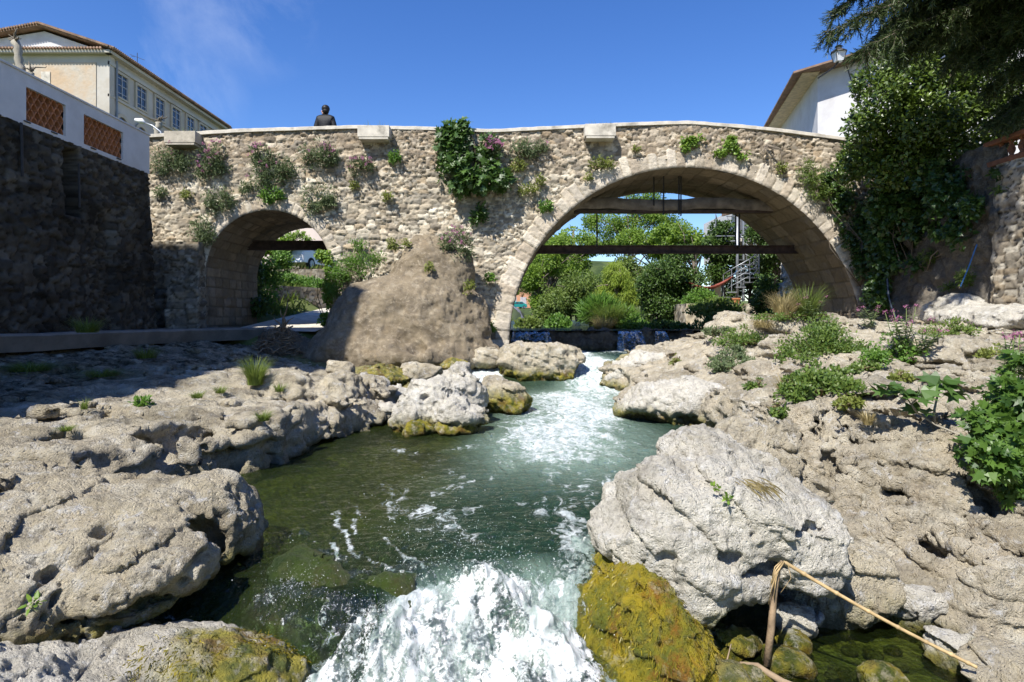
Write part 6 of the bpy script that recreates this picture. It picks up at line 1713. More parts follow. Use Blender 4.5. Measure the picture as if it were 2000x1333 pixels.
# cedar: long drooping boughs
def cedar():
    base = np.array([10.6, 10.2, 2.8])
    b = empty('cedar_tree', base, 'large cedar with drooping needle boughs hanging into the upper right', 'tree')
    g = Geo(); g.tube([base, base + [-.05, 0, 3], base + [.05, .1, 7], base + [0, 0, 10]], [.34, .28, .18, .05], 10)
    rr = random.Random(5); tw_p, tw_d = [], []
    tips = []
    for (x, y, Y) in [(1625, 60, 11.5), (1640, 15, 11.8), (1690, 95, 11.2), (1730, 60, 12), (1760, 30, 11.2), (1800, 70, 11.6), (1850, 60, 11), (1900, 40, 11.5), (1700, -30, 11.6), (1780, -20, 10.8), (1860, -10, 11), (1950, 90, 11), (1980, 30, 10.5), (1660, -60, 11.5), (1940, -30, 10.4), (1990, 130, 10.8), (1860, 120, 11.8), (1940, 170, 11.4), (1770, 100, 11.6), (1985, 220, 11.2), (1950, 230, 11.6), (1720, 15, 11.4), (1820, 20, 11.3), (1890, 90, 11.2), (1920, 120, 11.0)]:
        tips.append(P(x, y, Y))
    for k in range(40):      # boughs over the bank that shade the right wall, outside the frame
        tips.append(np.array([rr.uniform(6.6, 10.0), rr.uniform(5.0, 10.0), rr.uniform(5.4, 8.5)]))
    for t_ in tips:
        o = base + np.array([0, 0, max(2.2, min(8.5, t_[2] - 2.8 + rr.uniform(.4, 1.4)))])
        L_ = np.linalg.norm(t_ - o)
        m1 = o + (t_ - o) * .4 + [0, 0, .10 * L_]; m2 = o + (t_ - o) * .75 + [0, 0, .08 * L_]
        pts = np.array([o, m1, m2, t_])
        # bezier-like sampling
        u = np.linspace(0, 1, 14)[:, None]
        c = (1 - u) ** 3 * pts[0] + 3 * (1 - u) ** 2 * u * pts[1] + 3 * (1 - u) * u ** 2 * pts[2] + u ** 3 * pts[3]
        g.tube(c, np.linspace(.06, .008, 14), 5)
        main = unit(t_ - o)
        for i in range(4, 14):
            for s_ in range(11):
                dd = unit(main * rr.uniform(.2, .9) + np.array([rr.uniform(-.8, .8), rr.uniform(-.8, .8), rr.uniform(-.95, .05)]))
                ln = rr.uniform(.25, .60) * (1 if i < 12 else .7)
                p0 = c[i] + (c[min(i + 1, 13)] - c[i]) * rr.random()
                e1 = p0 + dd * ln * .5; e2 = p0 + dd * ln + np.array([0, 0, -.18 * ln])
                g.tube([p0, e1, e2], [.006, .004, .002], 3, cap=False)
                for q in range(int(ln / .022)):
                    f_ = (q + rr.random()) / (ln / .022)
                    pp = p0 * (1 - f_) + e2 * f_ + (e1 - (p0 + e2) / 2) * (4 * f_ * (1 - f_)) * .5
                    for _ in range(3):
                        tw_p.append(pp); tw_d.append(unit(dd * .8 + np.array([rr.uniform(-1, 1), rr.uniform(-1, 1), rr.uniform(-1, .8)]) * .8))
    part(g, 'trunk', M['bark'], b, smooth=True)
    p, d = np.array(tw_p), np.array(tw_d)
    leaf_mesh('crown', p, d, unit(RNG.normal(size=p.shape) + [0, -.3, .5]), .07 + .05 * RNG.random(len(p)), np.array([(0, .06, 0), (1, .035, 0), (1, -.035, 0), (0, -.06, 0)], float), L['cedar'], b)
cedar()

# ------------------------------------------------------------------ ground
def ground_z(X, Y):
    xc = 2.6 + .03 * (Y - 20); d = np.abs(X - xc)
    bank = -1.6 + 1.2 * sst(3.0, 4.2, d) + 1.0 * sst(4.5, 16, d)
    far = 3.1 * sst(35, 150, Y)
    leftroad = 1.9 * sst(-6.0, -7.5, X) * sst(29.4, 30.3, Y) * (1 - sst(60, 100, Y))
    z = bank + far * sst(2.5, 6, d) + leftroad
    near = sst(19.6, 19.2, Y)
    zn = np.where(X < -10.62, 4.0 - .4, np.where(X > 9.75, 2.85, -2.9))
    z = z * (1 - near) + zn * near
    # path level inside and behind the small arch
    pth = (1 - sst(1.2, 1.9, np.abs(X + 6.3))) * sst(15, 15.6, Y) * (1 - sst(26, 29, Y))
    z = z + .75 * sst(-7.0, -7.9, X) * sst(21.5, 23.5, Y) * (1 - sst(29.4, 30.3, Y)) * (1 - sst(-20, -30, X))
    return z * (1 - pth) + (-.42 + .085 * np.clip(Y - 15.8, 0, 12)) * pth
gx = np.unique(np.concatenate([np.arange(-260, -20, 8), np.arange(-20, 24, .5), np.arange(24, 261, 8), [-10.66, -10.6, 9.75, 9.78]]))
gy = np.unique(np.concatenate([np.arange(-30, 14, 4), np.arange(14, 34, .5), np.arange(34, 80, 2), np.arange(80, 321, 10), [19.2, 19.3]]))
M['ground'] = NT('grass and earth')
t = M['ground']; M['ground'] = t.done(t.pbsdf(t.mix(t.noise(1.3, 6), (.05, .085, .02), (.14, .15, .05)), .95, t.bump(t.noise(9, 5), .6, .05)))
sheet('ground', gx, gy, lambda X, Y: ground_z(X, Y) + .05 * fbm(np.stack([X.ravel(), Y.ravel(), 0 * X.ravel()], 1), 3, 5000).reshape(X.shape), M['ground'])
# rough grass over the banks behind the bridge (uncountable)
def scatter_grass():
    g = np.random.default_rng(77); n = 26000
    y = 20.2 + 50 * g.random(n) ** 1.8; x = g.uniform(-12, 16, n) * (1 + (y - 20) * .012)
    k = (np.abs(x - (2.6 + .03 * (y - 20))) > 3.9) & (np.abs(x + 6.3) > 1.3 + 0 * y); x, y = x[k], y[k]; n = len(x)
    p = np.stack([x, y, ground_z(x, y) - .02], 1)
    a = g.random(n) * 6.283
    d = unit(np.stack([.5 * np.cos(a), .5 * np.sin(a), np.ones(n)], 1))
    o = leaf_mesh('bank_grass', p, d, unit(np.stack([-np.sin(a), np.cos(a) - .6, .4 * np.ones(n)], 1)), .18 + .34 * g.random(n), np.array([(0, -.05, 0), (0, .05, 0), (.5, .04, .06), (1, 0, -.1), (.5, -.04, .06)], float), L['grass'])
    tag(o, 'rough grass and weeds on the banks behind the bridge', 'grass', None, 'stuff')
scatter_grass()
# far hill
hx = np.arange(-200, 261, 7.0); hy = np.arange(230, 341, 8.0)
M['hill'] = NT('wooded hill'); t = M['hill']; M['hill'] = t.done(t.pbsdf(t.mix(t.map(t.noise(.16, 6), .35, .65), (.022, .040, .012), (.065, .09, .028)), .95, t.bump(t.noise(.25, 4), 1, 2)))
sheet('hills', hx, hy, lambda X, Y: -2 + 27 * np.exp(-((X - 38) / 55) ** 2) * sst(230, 275, Y) + 14 * np.exp(-((X + 70) / 70) ** 2) * sst(230, 290, Y) + 2.2 * fbm(np.stack([X.ravel() / 12, Y.ravel() / 12, 0 * X.ravel()], 1), 4, 5010).reshape(X.shape), M['hill'])
# car park road far behind
rx = np.arange(-20, 9.5, 1.0); ry = np.arange(118, 153, 1.0)
sheet('road', rx, ry, lambda X, Y: ground_z(X, Y) + .12, m_plain('asphalt', (.30, .29, .30), .9, .15, 1))

# ------------------------------------------------------------------ background seen through the wide arch
BGT = 'trees along the river behind the bridge'
tree('river_tree', 'tall spreading pale leaved tree seen high through the wide arch', P(1215, 640, 44), P(1240, 420, 44), [E(1200, 440, 44, 80, 36, 2), E(1280, 420, 44, 70, 40, 2), E(1250, 390, 44, 60, 30, 2), E(1320, 450, 44, 50, 26, 1.6), E(1190, 480, 44, 50, 26, 1.6), E(1160, 430, 44, 34, 26, 1.2), E(1270, 350, 44, 70, 36, 2)], 26000, .14, 'oval', L['tree'], 5100, BGT, r0=.2, nb=26, thr=-.10, freq=1.1, shell=.1)
tree('river_tree', 'broad light green tree beside the pier of the wide arch', P(1070, 640, 38), P(1075, 520, 38), [E(1060, 510, 38, 60, 36, 2), E(1110, 520, 38, 60, 44, 2), E(1080, 480, 38, 46, 30, 1.6), E(1030, 545, 38, 30, 26, 1.3), E(1140, 480, 38, 40, 28, 1.5)], 17000, .15, 'oval', L['tree'], 5120, BGT, r0=.26, nb=18, thr=-.06, freq=.9)
tree('river_tree', 'olive toned bushy tree behind the grasses left of the willow', P(1110, 645, 30), P(1115, 560, 30), [E(1090, 590, 30, 44, 40, 1.5), E(1130, 560, 30, 44, 40, 1.4), E(1150, 600, 30, 40, 34, 1.2), E(1060, 620, 30, 26, 24, 1)], 13000, .12, 'oval', L['tree2'], 5140, BGT, r0=.14, nb=14)
tree('willow_tree', 'yellow green weeping willow in the middle of the wide arch view', P(1205, 640, 29), P(1200, 540, 29), [E(1205, 560, 29, 36, 50, 1.3), E(1180, 585, 29, 28, 44, 1), E(1230, 580, 29, 22, 45, 1), E(1200, 530, 29, 26, 24, 1)], 15000, .22, 'narrow', L['willow'], 5160, None, r0=.16, nb=12, droop=1.6, thr=-.02, freq=.45)
tree('river_tree', 'dark dense tree over the water right of the willow', P(1320, 645, 26), P(1315, 520, 26), [E(1300, 540, 26, 56, 42, 1.4), E(1350, 560, 26, 48, 50, 1.4), E(1290, 600, 26, 46, 44, 1.3), E(1340, 610, 26, 60, 34, 1.3), E(1330, 500, 26, 40, 26, 1.1), E(1260, 560, 26, 22, 36, .8)], 20000, .12, 'oval', L['darktree'], 5180, BGT, r0=.2, nb=18, thr=-.16, freq=.6)
tree('river_tree', 'sunlit yellow green tree above the dark one, before the sky', P(1350, 620, 30), P(1360, 470, 30), [E(1345, 470, 30, 40, 26, 1.3), E(1310, 455, 30, 40, 24, 1.2), E(1390, 480, 30, 30, 22, 1)], 4500, .16, 'oval', L['tree'], 5200, BGT, r0=.16, nb=12, thr=-.02)
tree('river_tree', 'small dark tree hiding the balcony beside the spiral stair', P(1412, 620, 28), P(1410, 480, 28), [E(1415, 455, 26, 36, 28, .8), E(1395, 485, 26, 30, 30, .7), E(1430, 500, 26, 18, 30, .6), E(1400, 530, 26, 26, 30, .6)], 6500, .13, 'oval', L['darktree'], 5220, BGT, r0=.12, nb=10)
bush('reed_clump', 'big arching clump of green and straw grass on the far bank', 'grass', [E(1170, 610, 24.5, 40, 26, .8), E(1200, 625, 24, 44, 18, .8)], 2600, .5, 'narrow', L['bright'], None, base=P(1180, 645, 24.5), seed=5240, up=.7, stems=20, thr=-.3)
tuft('straw coloured lower skirt of grass at the water edge behind the weir', P(1180, 645, 22.8), 700, .75, .75, L['drygrass'], 5250, 'grasses at the upstream water edge')
tuft('long green grass fountain above the straw skirt upstream', P(1190, 632, 23.4), 900, 1.25, 1.1, L['grass'], 5251, 'grasses at the upstream water edge', bend=.7)
bank_plants = [(1030, 632, 24, 28, 14, 'grass', 'green bank growth right behind the bridge pier'), (1235, 632, 23, 34, 20, 'bright', 'bright undergrowth under the willow'), (1090, 632, 25, 30, 22, 'bright', 'soft green growth left of the straw grass'), (1300, 640, 22.5, 60, 14, 'darktree', 'dark growth hanging over the water below the dark tree'),
               (1400, 600, 22.5, 60, 20, 'tree2', 'hedge below the hammock'), (1370, 580, 25, 40, 20, 'bright', 'fresh green bush left of the hammock'), (1410, 625, 21.2, 56, 22, 'darktree', 'dark clipped bush above the weir at the right bank'), (1500, 575, 21.5, 30, 50, 'darktree', 'dark leafy bush between stair and arch jamb'), (1480, 450, 24, 26, 30, 'darktree', 'dark foliage in front of the balcony'), (1545, 600, 20.5, 40, 25, 'darktree', 'dark bush inside the right end of the arch'),
               (1020, 555, 45, 24, 26, 'tree', 'light bush beyond the pier near the car park'), (1160, 560, 44, 46, 30, 'tree2', 'mid green trees behind the willow'), (1240, 470, 50, 60, 50, 'tree2', 'far trees rising behind the willow')]
for i, (x, y, Y, rx, ry, lm, lab) in enumerate(bank_plants[:11]):
    bush('bank_bush', lab, 'bush', [E(x, y, Y, rx, ry, .8), E(x - rx * .5, y + ry * .4, Y - .3, rx * .6, ry * .6, .6), E(x + rx * .5, y + ry * .3, Y, rx * .6, ry * .7, .6)], int(900 + rx * ry * 1.3), .12, 'oval', L[lm], 'bushes on the upstream banks', base=P(x, y + ry, Y), seed=5300 + i * 7, freq=.4, stems=10, shell=.3)
tree('river_tree', 'mid green tree filling the gap behind the willow', P(1160, 620, 48), P(1160, 560, 48), [E(1160, 565, 48, 50, 34, 2.5), E(1110, 575, 48, 40, 28, 2), E(1060, 560, 48, 40, 30, 2)], 13000, .18, 'oval', L['tree2'], 5400, BGT, r0=.2, nb=10)
tree('river_tree', 'loose crowned tree at the upper left of the wide arch view', P(1130, 630, 60), P(1120, 450, 60), [E(1120, 470, 60, 46, 30, 3), E(1080, 490, 60, 40, 30, 3)], 4000, .3, 'oval', L['tree'], 5420, BGT, r0=.3, nb=12, thr=.05, freq=1.5)
tree('river_tree', 'leafy green tree closing the view just right of the pier', P(1045, 625, 31), P(1050, 540, 31), [E(1040, 540, 31, 30, 34, 1.2), E(1075, 510, 31, 36, 36, 1.3), E(1100, 480, 31, 34, 26, 1.2), E(1055, 590, 31, 26, 26, 1)], 12000, .13, 'oval', L['tree'], 5440, BGT, r0=.14, nb=14, thr=-.15)
tree('river_tree', 'light crowned tree between the willow and the dark tree', P(1255, 630, 40), P(1250, 520, 40), [E(1240, 560, 40, 40, 50, 1.8), E(1275, 540, 40, 36, 40, 1.6), E(1220, 520, 40, 30, 24, 1.4)], 10000, .17, 'oval', L['tree2'], 5460, BGT, r0=.16, nb=12, thr=-.12)
tree('river_tree', 'green tree under the hanging rods at the centre of the arch', P(1310, 630, 36), P(1300, 480, 36), [E(1290, 480, 36, 60, 34, 2), E(1240, 470, 36, 44, 30, 1.8), E(1340, 490, 36, 44, 34, 1.8)], 11000, .16, 'oval', L['tree'], 5480, BGT, r0=.18, nb=12, thr=-.06)
# far bank rock under the stair, white rock by the arch
rock('rock_outcrop', 'white lit rock face beside the right jamb behind the bridge', [(P(1548, 535, 21.0), (.26, .5, .75)), (P(1540, 585, 21.0), (.35, .5, .45))], .05, k=.2, mat='rock_white', seed=5500, low=.15, amp=.08, pits=.1, pit_scale=.4, wl=-3)

tree('river_tree', 'dark leafy tree filling the right end of the wide arch behind the stair', P(1520, 610, 26), P(1510, 500, 26), [E(1500, 500, 26, 40, 46, 1.2), E(1530, 460, 26, 40, 36, 1.2), E(1540, 540, 26, 30, 50, 1)], 9000, .13, 'oval', L['darktree'], 5490, BGT, r0=.14, nb=12, thr=-.16)
tree('river_tree', 'shaded tree behind the spiral stair under the balcony', P(1465, 615, 31), P(1465, 540, 31), [E(1440, 545, 31, 40, 40, 1.2), E(1490, 540, 31, 46, 50, 1.2), E(1460, 500, 31, 50, 26, 1.2), E(1420, 580, 31, 40, 26, 1)], 9000, .14, 'oval', L['darktree'], 5495, BGT, r0=.14, nb=12, thr=-.2)
# terracotta sheds and car park
def shed():
    t = empty('shed', P(1030, 600, 150), 'low terracotta coloured garages far behind the bridge pier', 'building')
    z0 = 2.3; Y = 150; sc = Y / F
    def X(x): return (x - 1000) * sc
    g = Geo(); g.box(((X(985) + X(1038)) / 2, Y + 4, z0 + 2.1), (X(1038) - X(985), 8, 4.2)); part(g, 'wall', m_plain('salmon render', (.50, .26, .15), .9, .1, 1), t)
    g = Geo(); g.prism([(X(985), Y - .3, z0 + 4.2), (X(1038), Y - .3, z0 + 4.2), (X(1038), Y - .3, z0 + 4.45), (X(1012), Y - .3, z0 + 5.2), (X(985), Y - .3, z0 + 4.45)], (0, 8.6, 0)); part(g, 'roof', M['tile'], t)
    for k, x in enumerate((1003, 1022)):
        g = Geo(); g.box((X(x), Y - .02, z0 + 1.3), (1.5, .1, 2.6)); part(g, 'door', m_plain('grey shutter %d' % k, (.38, .36, .36), .6), t)
    t = empty('shed', P(1060, 600, 140), 'white flat roofed box building beside the terracotta garages', 'building')
    g = Geo(); g.box((X(1060), 142, z0 + 1.7), (5, 6, 3.4)); part(g, 'wall', m_plain('tan render', (.52, .33, .2), .9, .1, 1), t)
    g = Geo(); g.box((X(1060), 141.9, z0 + 3.7), (5.4, 6.4, .9)); part(g, 'roof', M['paint_white'], t)
shed()
def car(name, label, loc, rz, paint, lights=True):
    t = empty(name, loc, label, 'car', None, rz)
    def pt(g, n, m, **k):
        o = g.build(n, m, None, **k); o.parent = t; return o
    # side profile lofted across the width
    prof = [(-2.0, .35), (-2.02, .75), (-1.9, .98), (-1.35, 1.02), (-.75, 1.45), (.75, 1.48), (1.55, 1.05), (1.98, .92), (2.02, .6), (1.95, .3)]
    g = Geo(); n = len(prof); secs = []
    for y, sx, sz in ((-.80, .97, .93), (-.74, 1, 1), (.74, 1, 1), (.80, .97, .93)):
        secs.append([(x * sx, y, .3 + (z - .3) * sz) for x, z in prof])
    V = np.array(secs).reshape(-1, 3); q = []
    for a in range(3):
        for i in range(n): q.append([a * n + i, (a + 1) * n + i, (a + 1) * n + (i + 1) % n, a * n + (i + 1) % n])
    g.add(V, q, [list(range(n)), list(range(3 * n, 4 * n))[::-1]])
    pt(g, 'body', paint, smooth=False, bevel=.03)
    for nm, pts in (('windscreen', [(-1.28, 1.03), (-.82, 1.40)]), ('rear_window', [(.86, 1.43), (1.46, 1.08)])):
        (xa, za), (xb, zb) = pts; g = Geo(); o = -.03 if nm == 'windscreen' else .03
        g.prism([(xa + o, -.62, za + .03), (xb + o, -.56, zb + .03), (xb + o, .56, zb + .03), (xa + o, .62, za + .03)], (o * -1.2, 0, -.03)); pt(g, nm, M['glass'])
    for s in (-1, 1):
        for xa, xb in ((-1.05, -.05), (.05, 1.15)):
            g = Geo(); y = s * .795
            g.prism([(xa, y, 1.0), (xb, y, 1.0), (min(xb, .8), y * .985, 1.38), (max(xa + .1, -.7), y * .985, 1.38)], (0, s * .025, 0)); pt(g, 'side_window', M['glass'])
        for x in (-1.25, 1.25):
            g = Geo(); an = np.linspace(0, 2 * math.pi, 20, endpoint=False)
            g.prism([(x + .32 * math.cos(a), s * .68, .32 + .32 * math.sin(a)) for a in an], (0, s * .15, 0)); w = pt(g, 'wheel', M['rubber'])
            g = Geo(); g.prism([(x + .19 * math.cos(a), s * .832, .32 + .19 * math.sin(a)) for a in an], (0, s * .02, 0)); r_ = g.build('rim', M['galv'], None); r_.parent = w
        g = Geo(); g.box((-1.98, s * .56, .72), (.10, .30, .14)); pt(g, 'headlight', M['lamp_glass'], bevel=.02)
        g = Geo(); g.box((1.99, s * .62, .80), (.08, .18, .22)); pt(g, 'tail_light', m_plain('red lens', (.35, .01, .01), .3, 0, 3, bump=0), bevel=.02)
    g = Geo(); g.box((-2.02, 0, .42), (.10, 1.5, .18)); pt(g, 'bumper', paint, bevel=.03)
    g = Geo(); g.box((2.02, 0, .42), (.10, 1.5, .18)); pt(g, 'bumper', paint, bevel=.03)
    return t
car('parked_car', 'teal hatchback parked by the terracotta garages far behind the pier', (P(1010, 597, 130)[0], 130, ground_z(np.array([1.1]), np.array([130.]))[0] + .14), .5, M['car_teal'])
car('parked_car', 'white car half hidden behind the low wall seen through the small arch', (P(606, 527, 33)[0], 33, 2.42), 1.35, M['car_white'])

# ------------------------------------------------------------------ spiral staircase, balcony house, hammock
def stair():
    c = P(1440, 590, 25.5); Yc = 25.5; z0 = (HY - 592) * Yc / F; z1 = (HY - 462) * Yc / F
    t = empty('spiral_staircase', (c[0], Yc, z0), 'grey galvanised spiral staircase climbing to the balcony behind the bridge', 'staircase')
    g = Geo(); g.tube([(c[0], Yc, z0), (c[0], Yc, z1 + .9)], .06, 10); part(g, 'pole', M['galv'], t, smooth=True)
    n = 14; R = .85; rail = []
    for i in range(n):
        a = -2.6 + i * .42; z = z0 + (z1 - z0) * (i + 1) / n
        g = Geo(); p0 = [(c[0] + r * math.cos(a + o), Yc + r * math.sin(a + o), z) for r, o in ((.05, -.2), (R, -.23), (R, .23), (.05, .2))]
        g.prism(p0, (0, 0, .04)); part(g, 'tread', M['galv'], t)
        e = np.array([c[0] + R * math.cos(a), Yc + R * math.sin(a), z]); rail.append(e)
        g = Geo(); g.tube([e, e + [0, 0, .95]], .018, 6); part(g, 'baluster', M['galv'], t)
    rail = np.array(rail)
    for h in (.95, .72, .5, .28):
        g = Geo(); g.tube(rail + [0, 0, h], .022 if h > .9 else .012, 6); part(g, 'handrail', M['galv'], t, smooth=True)
stair()
t = empty('balcony_house', P(1500, 600, 27), 'white house with railed balcony at the head of the spiral stair', 'house')
Yb = 26.8
def XZ(x, y, Y): q = P(x, y, Y); return q
g = Geo(); a, b = P(1440, 478, 28.5), P(1530, 385, 28.5); g.box(((a[0] + b[0]) / 2, 31, (a[2] + b[2]) / 2 - .5), (b[0] - a[0], 5, b[2] - a[2])); part(g, 'wall', M['white'], t)
a, b = P(1418, 472, Yb), P(1560, 466, Yb); g = Geo(); g.box(((a[0] + b[0]) / 2, Yb + .9, a[2] + .06), (b[0] - a[0], 2.0, .14)); part(g, 'balcony_floor', M['concrete_pale'], t)
g = Geo(); zf = a[2] + .13
for k in range(18): g.tube([(a[0] + .04 + k * .18, Yb - .05, zf), (a[0] + .04 + k * .18, Yb - .05, zf + .95)], .010, 5)
g.tube([(a[0], Yb - .05, zf + .96), (b[0], Yb - .05, zf + .96)], .022, 6); part(g, 'railing', M['galv'], t)
g = Geo(); a2 = P(1412, 440, Yb); g.tube([P(1452, 590, 26.2), P(1452, 405, 26.2)], .06, 8); part(g, 'post', M['galv'], t)
g = Geo(); q0, q1 = P(1448, 405, 26.5), P(1490, 395, 26.5); g.prism([q0, q1, q1 + [0, 0, .35], q0 + [0, 0, .15]], (0, 2.5, 0)); part(g, 'awning', M['tile'], t)
t = empty('stone_pillar', P(1390, 600, 27), 'pale stone pillar left of the hammock end under the balcony', 'pillar')
g = Geo(); a, b = P(1394, 590, 26.6), P(1408, 500, 26.6); g.box(((a[0] + b[0]) / 2, 26.8, (a[2] + b[2]) / 2), (b[0] - a[0], .5, b[2] - a[2] + .4)); part(g, 'pillar', M['concrete_pale'], t, bevel=.03)
t = empty('hammock', P(1390, 560, 25), 'red and pale striped hammock slung low beside the spiral stair', 'hammock')
u = np.linspace(0, 1, 24); v = np.linspace(-1, 1, 7)
pa, pb = P(1345, 552, 25.4), P(1432, 540, 24.8)
V = []
for a in u:
    c = pa * (1 - a) + pb * a; c[2] -= .40 * 4 * a * (1 - a) * (1.0 + .25 * (.5 - a)); w = .06 + .30 * math.sin(math.pi * a) ** .6
    for b in v: V.append(c + np.array([0, b * w * .5, abs(b) ** 2 * w * .35]))
V = np.array(V)
g = Geo(); g.add(V, grid_faces(24, 7)); o = part(g, 'cloth', M['cloth_red'], t, smooth=True); md = o.modifiers.new('thick', 'SOLIDIFY'); md.thickness = .015
g = Geo(); g.tube([pb, P(1440, 528, 24.7)], .012, 5); g.tube([pa, P(1325, 535, 25.5)], .012, 5); part(g, 'cord', M['rope'], t)
t = empty('flower_pot', P(1445, 597, 24), 'terracotta pot at the foot of the spiral stair', 'pot')
g = Geo(); g.lathe(P(1438, 596, 24.2), [(.10, 0), (.15, .22), (.17, .22), (.17, .27), (.14, .27)], 12); part(g, 'pot', M['terracotta'], t)
t = empty('garden_terrace', P(1450, 610, 25), 'low stone terrace carrying the spiral stair above the far bank', 'terrace')
block_face('masonry', (P(1340, 600, 23.6)[0], 23.6), (P(1620, 600, 23.6)[0], 23.6), -.8, .50, 6.0, 5600, PAL, t, 'masonry', .12)

# ------------------------------------------------------------------ behind the small arch
t = empty('low_wall', (-8, 24, -.4), 'low stone wall beside the sunken path behind the small arch', 'wall')
p0, p1 = np.array([-8.6, 22.0]), np.array([-6.95, 25.6])
block_face('masonry', p0, p1, -.3, 1.15, .4, 5700, PAL * .75, t, 'masonry', .05)
block_face('masonry', (-6.95, 25.6), (-4.0, 28.2), -.2, 1.30, .4, 5702, PAL * .75, t, 'masonry', .06)
t = empty('low_wall', (-10, 30, .8), 'upper grey wall under the white car behind the small arch', 'wall')
block_face('masonry', (-13.5, 30.5), (-7.5, 29.6), .6, 2.38, .5, 5710, PAL * .55, t, 'masonry', .07)
sheet('path', np.arange(-7.5, -4.9, .2), np.arange(15.9, 28, .2), lambda X, Y: -.375 + .085 * np.clip(Y - 15.8, 0, 12) + .012 * fbm(np.stack([X.ravel(), Y.ravel(), 0 * X.ravel()], 1) / .5, 3, 5720).reshape(X.shape), M['concrete_pale'])
bush('bush', 'leafy bush just behind the small arch on its left side', 'bush', [(P(525, 540, 21), (.55, .5, .8)), (P(515, 580, 20.5), (.5, .5, .5)), (P(550, 510, 21.5), (.5, .4, .5))], 3200, .10, 'oval', L['bright'], None, base=P(525, 620, 20.8), seed=5730, stems=20, stem_mat='bark', shell=.2)
bush('ivy', 'very dark ivy hanging inside the far left side of the small arch', 'ivy', [(P(500, 540, 19.5), (.25, .3, 1.1)), (P(505, 600, 19.0), (.5, .4, .35))], 1800, .10, 'ivy', L['ivy'], None, base=P(500, 625, 19.2), seed=5740, up=-.5)
bush('bank_bush', 'low green plants on the slope between the two walls behind the small arch', 'bush', [(P(590, 553, 27.5), (1.3, .7, .35)), (P(555, 548, 27), (.8, .6, .4)), (P(620, 556, 26.5), (.6, .5, .25))], 3600, .12, 'oval', L['bright'], None, base=P(590, 555, 28.5), seed=5750)
t = empty('house', (-13, 40, 2.4), 'pale pink fronted houses behind the white car', 'house')
g = Geo(); g.box((-15, 42, 5.5), (14, 4, 7)); part(g, 'wall', m_plain('pale pink render', (.60, .50, .44), .9, .1, 1), t)
for k, x in enumerate((-12.4, -13.4, -15.4)):
    g = Geo(); g.box((x, 39.97, 3.6), (.7, .08, 2.2)); part(g, 'door', m_plain('brown door %d' % k, (.22, .12, .08), .6), t)
tree('river_tree', 'light tree seen through the small arch before the houses', P(540, 560, 31), P(545, 470, 31), [E(540, 480, 31, 46, 30, 1.5), E(585, 470, 31, 30, 18, 1.2), E(515, 500, 31, 30, 30, 1.2)], 3500, .16, 'oval', L['tree'], 5760, None, r0=.12, nb=10, thr=-.05)

# driftwood and debris heap
t = empty('debris_heap', P(550, 690, 14.6), 'tangled heap of dry flood debris and roots between walkway and cone rock', 'debris')
g = Geo(); rr = random.Random(9)
for k in range(900):
    a = np.array([rr.gauss(0, .34), rr.gauss(0, .25), 0]); hmax = .78 * math.exp(-(a[0] ** 2 / .35 + a[1] ** 2 / .3))
    p_ = P(548, 700, 14.5) + a + np.array([0, 0, rr.random() ** .6 * hmax])
    d = unit(np.array([rr.uniform(-1, 1), rr.uniform(-1, 1), rr.uniform(-.6, .5)])); L_ = rr.uniform(.10, .45)
    g.tube([p_ - d * L_ / 2, p_ + np.array([rr.uniform(-.04, .04), 0, rr.uniform(0, .05)]), p_ + d * L_ / 2 + [0, 0, -.05]], [.006, .006, .003] if k % 9 else [.02, .018, .01], 4)
part(g, 'twigs', M['drift'], t, smooth=True)
g = Geo(); branches(g, P(552, 645, 14.5), [P(562, 590, 14.4), P(548, 605, 14.5), P(575, 620, 14.4), P(535, 620, 14.6)], .035, .006, 6, .2, 8); part(g, 'root', M['drift'], t, smooth=True)
rock('soil_mound', 'dark earth mound carrying the debris heap', [(P(552, 690, 14.8), (.8, .6, .55)), (P(600, 690, 14.8), (.55, .5, .4))], .05, mat='rock_dark', seed=5800, low=.1, amp=.05, pits=0, cat='mound')

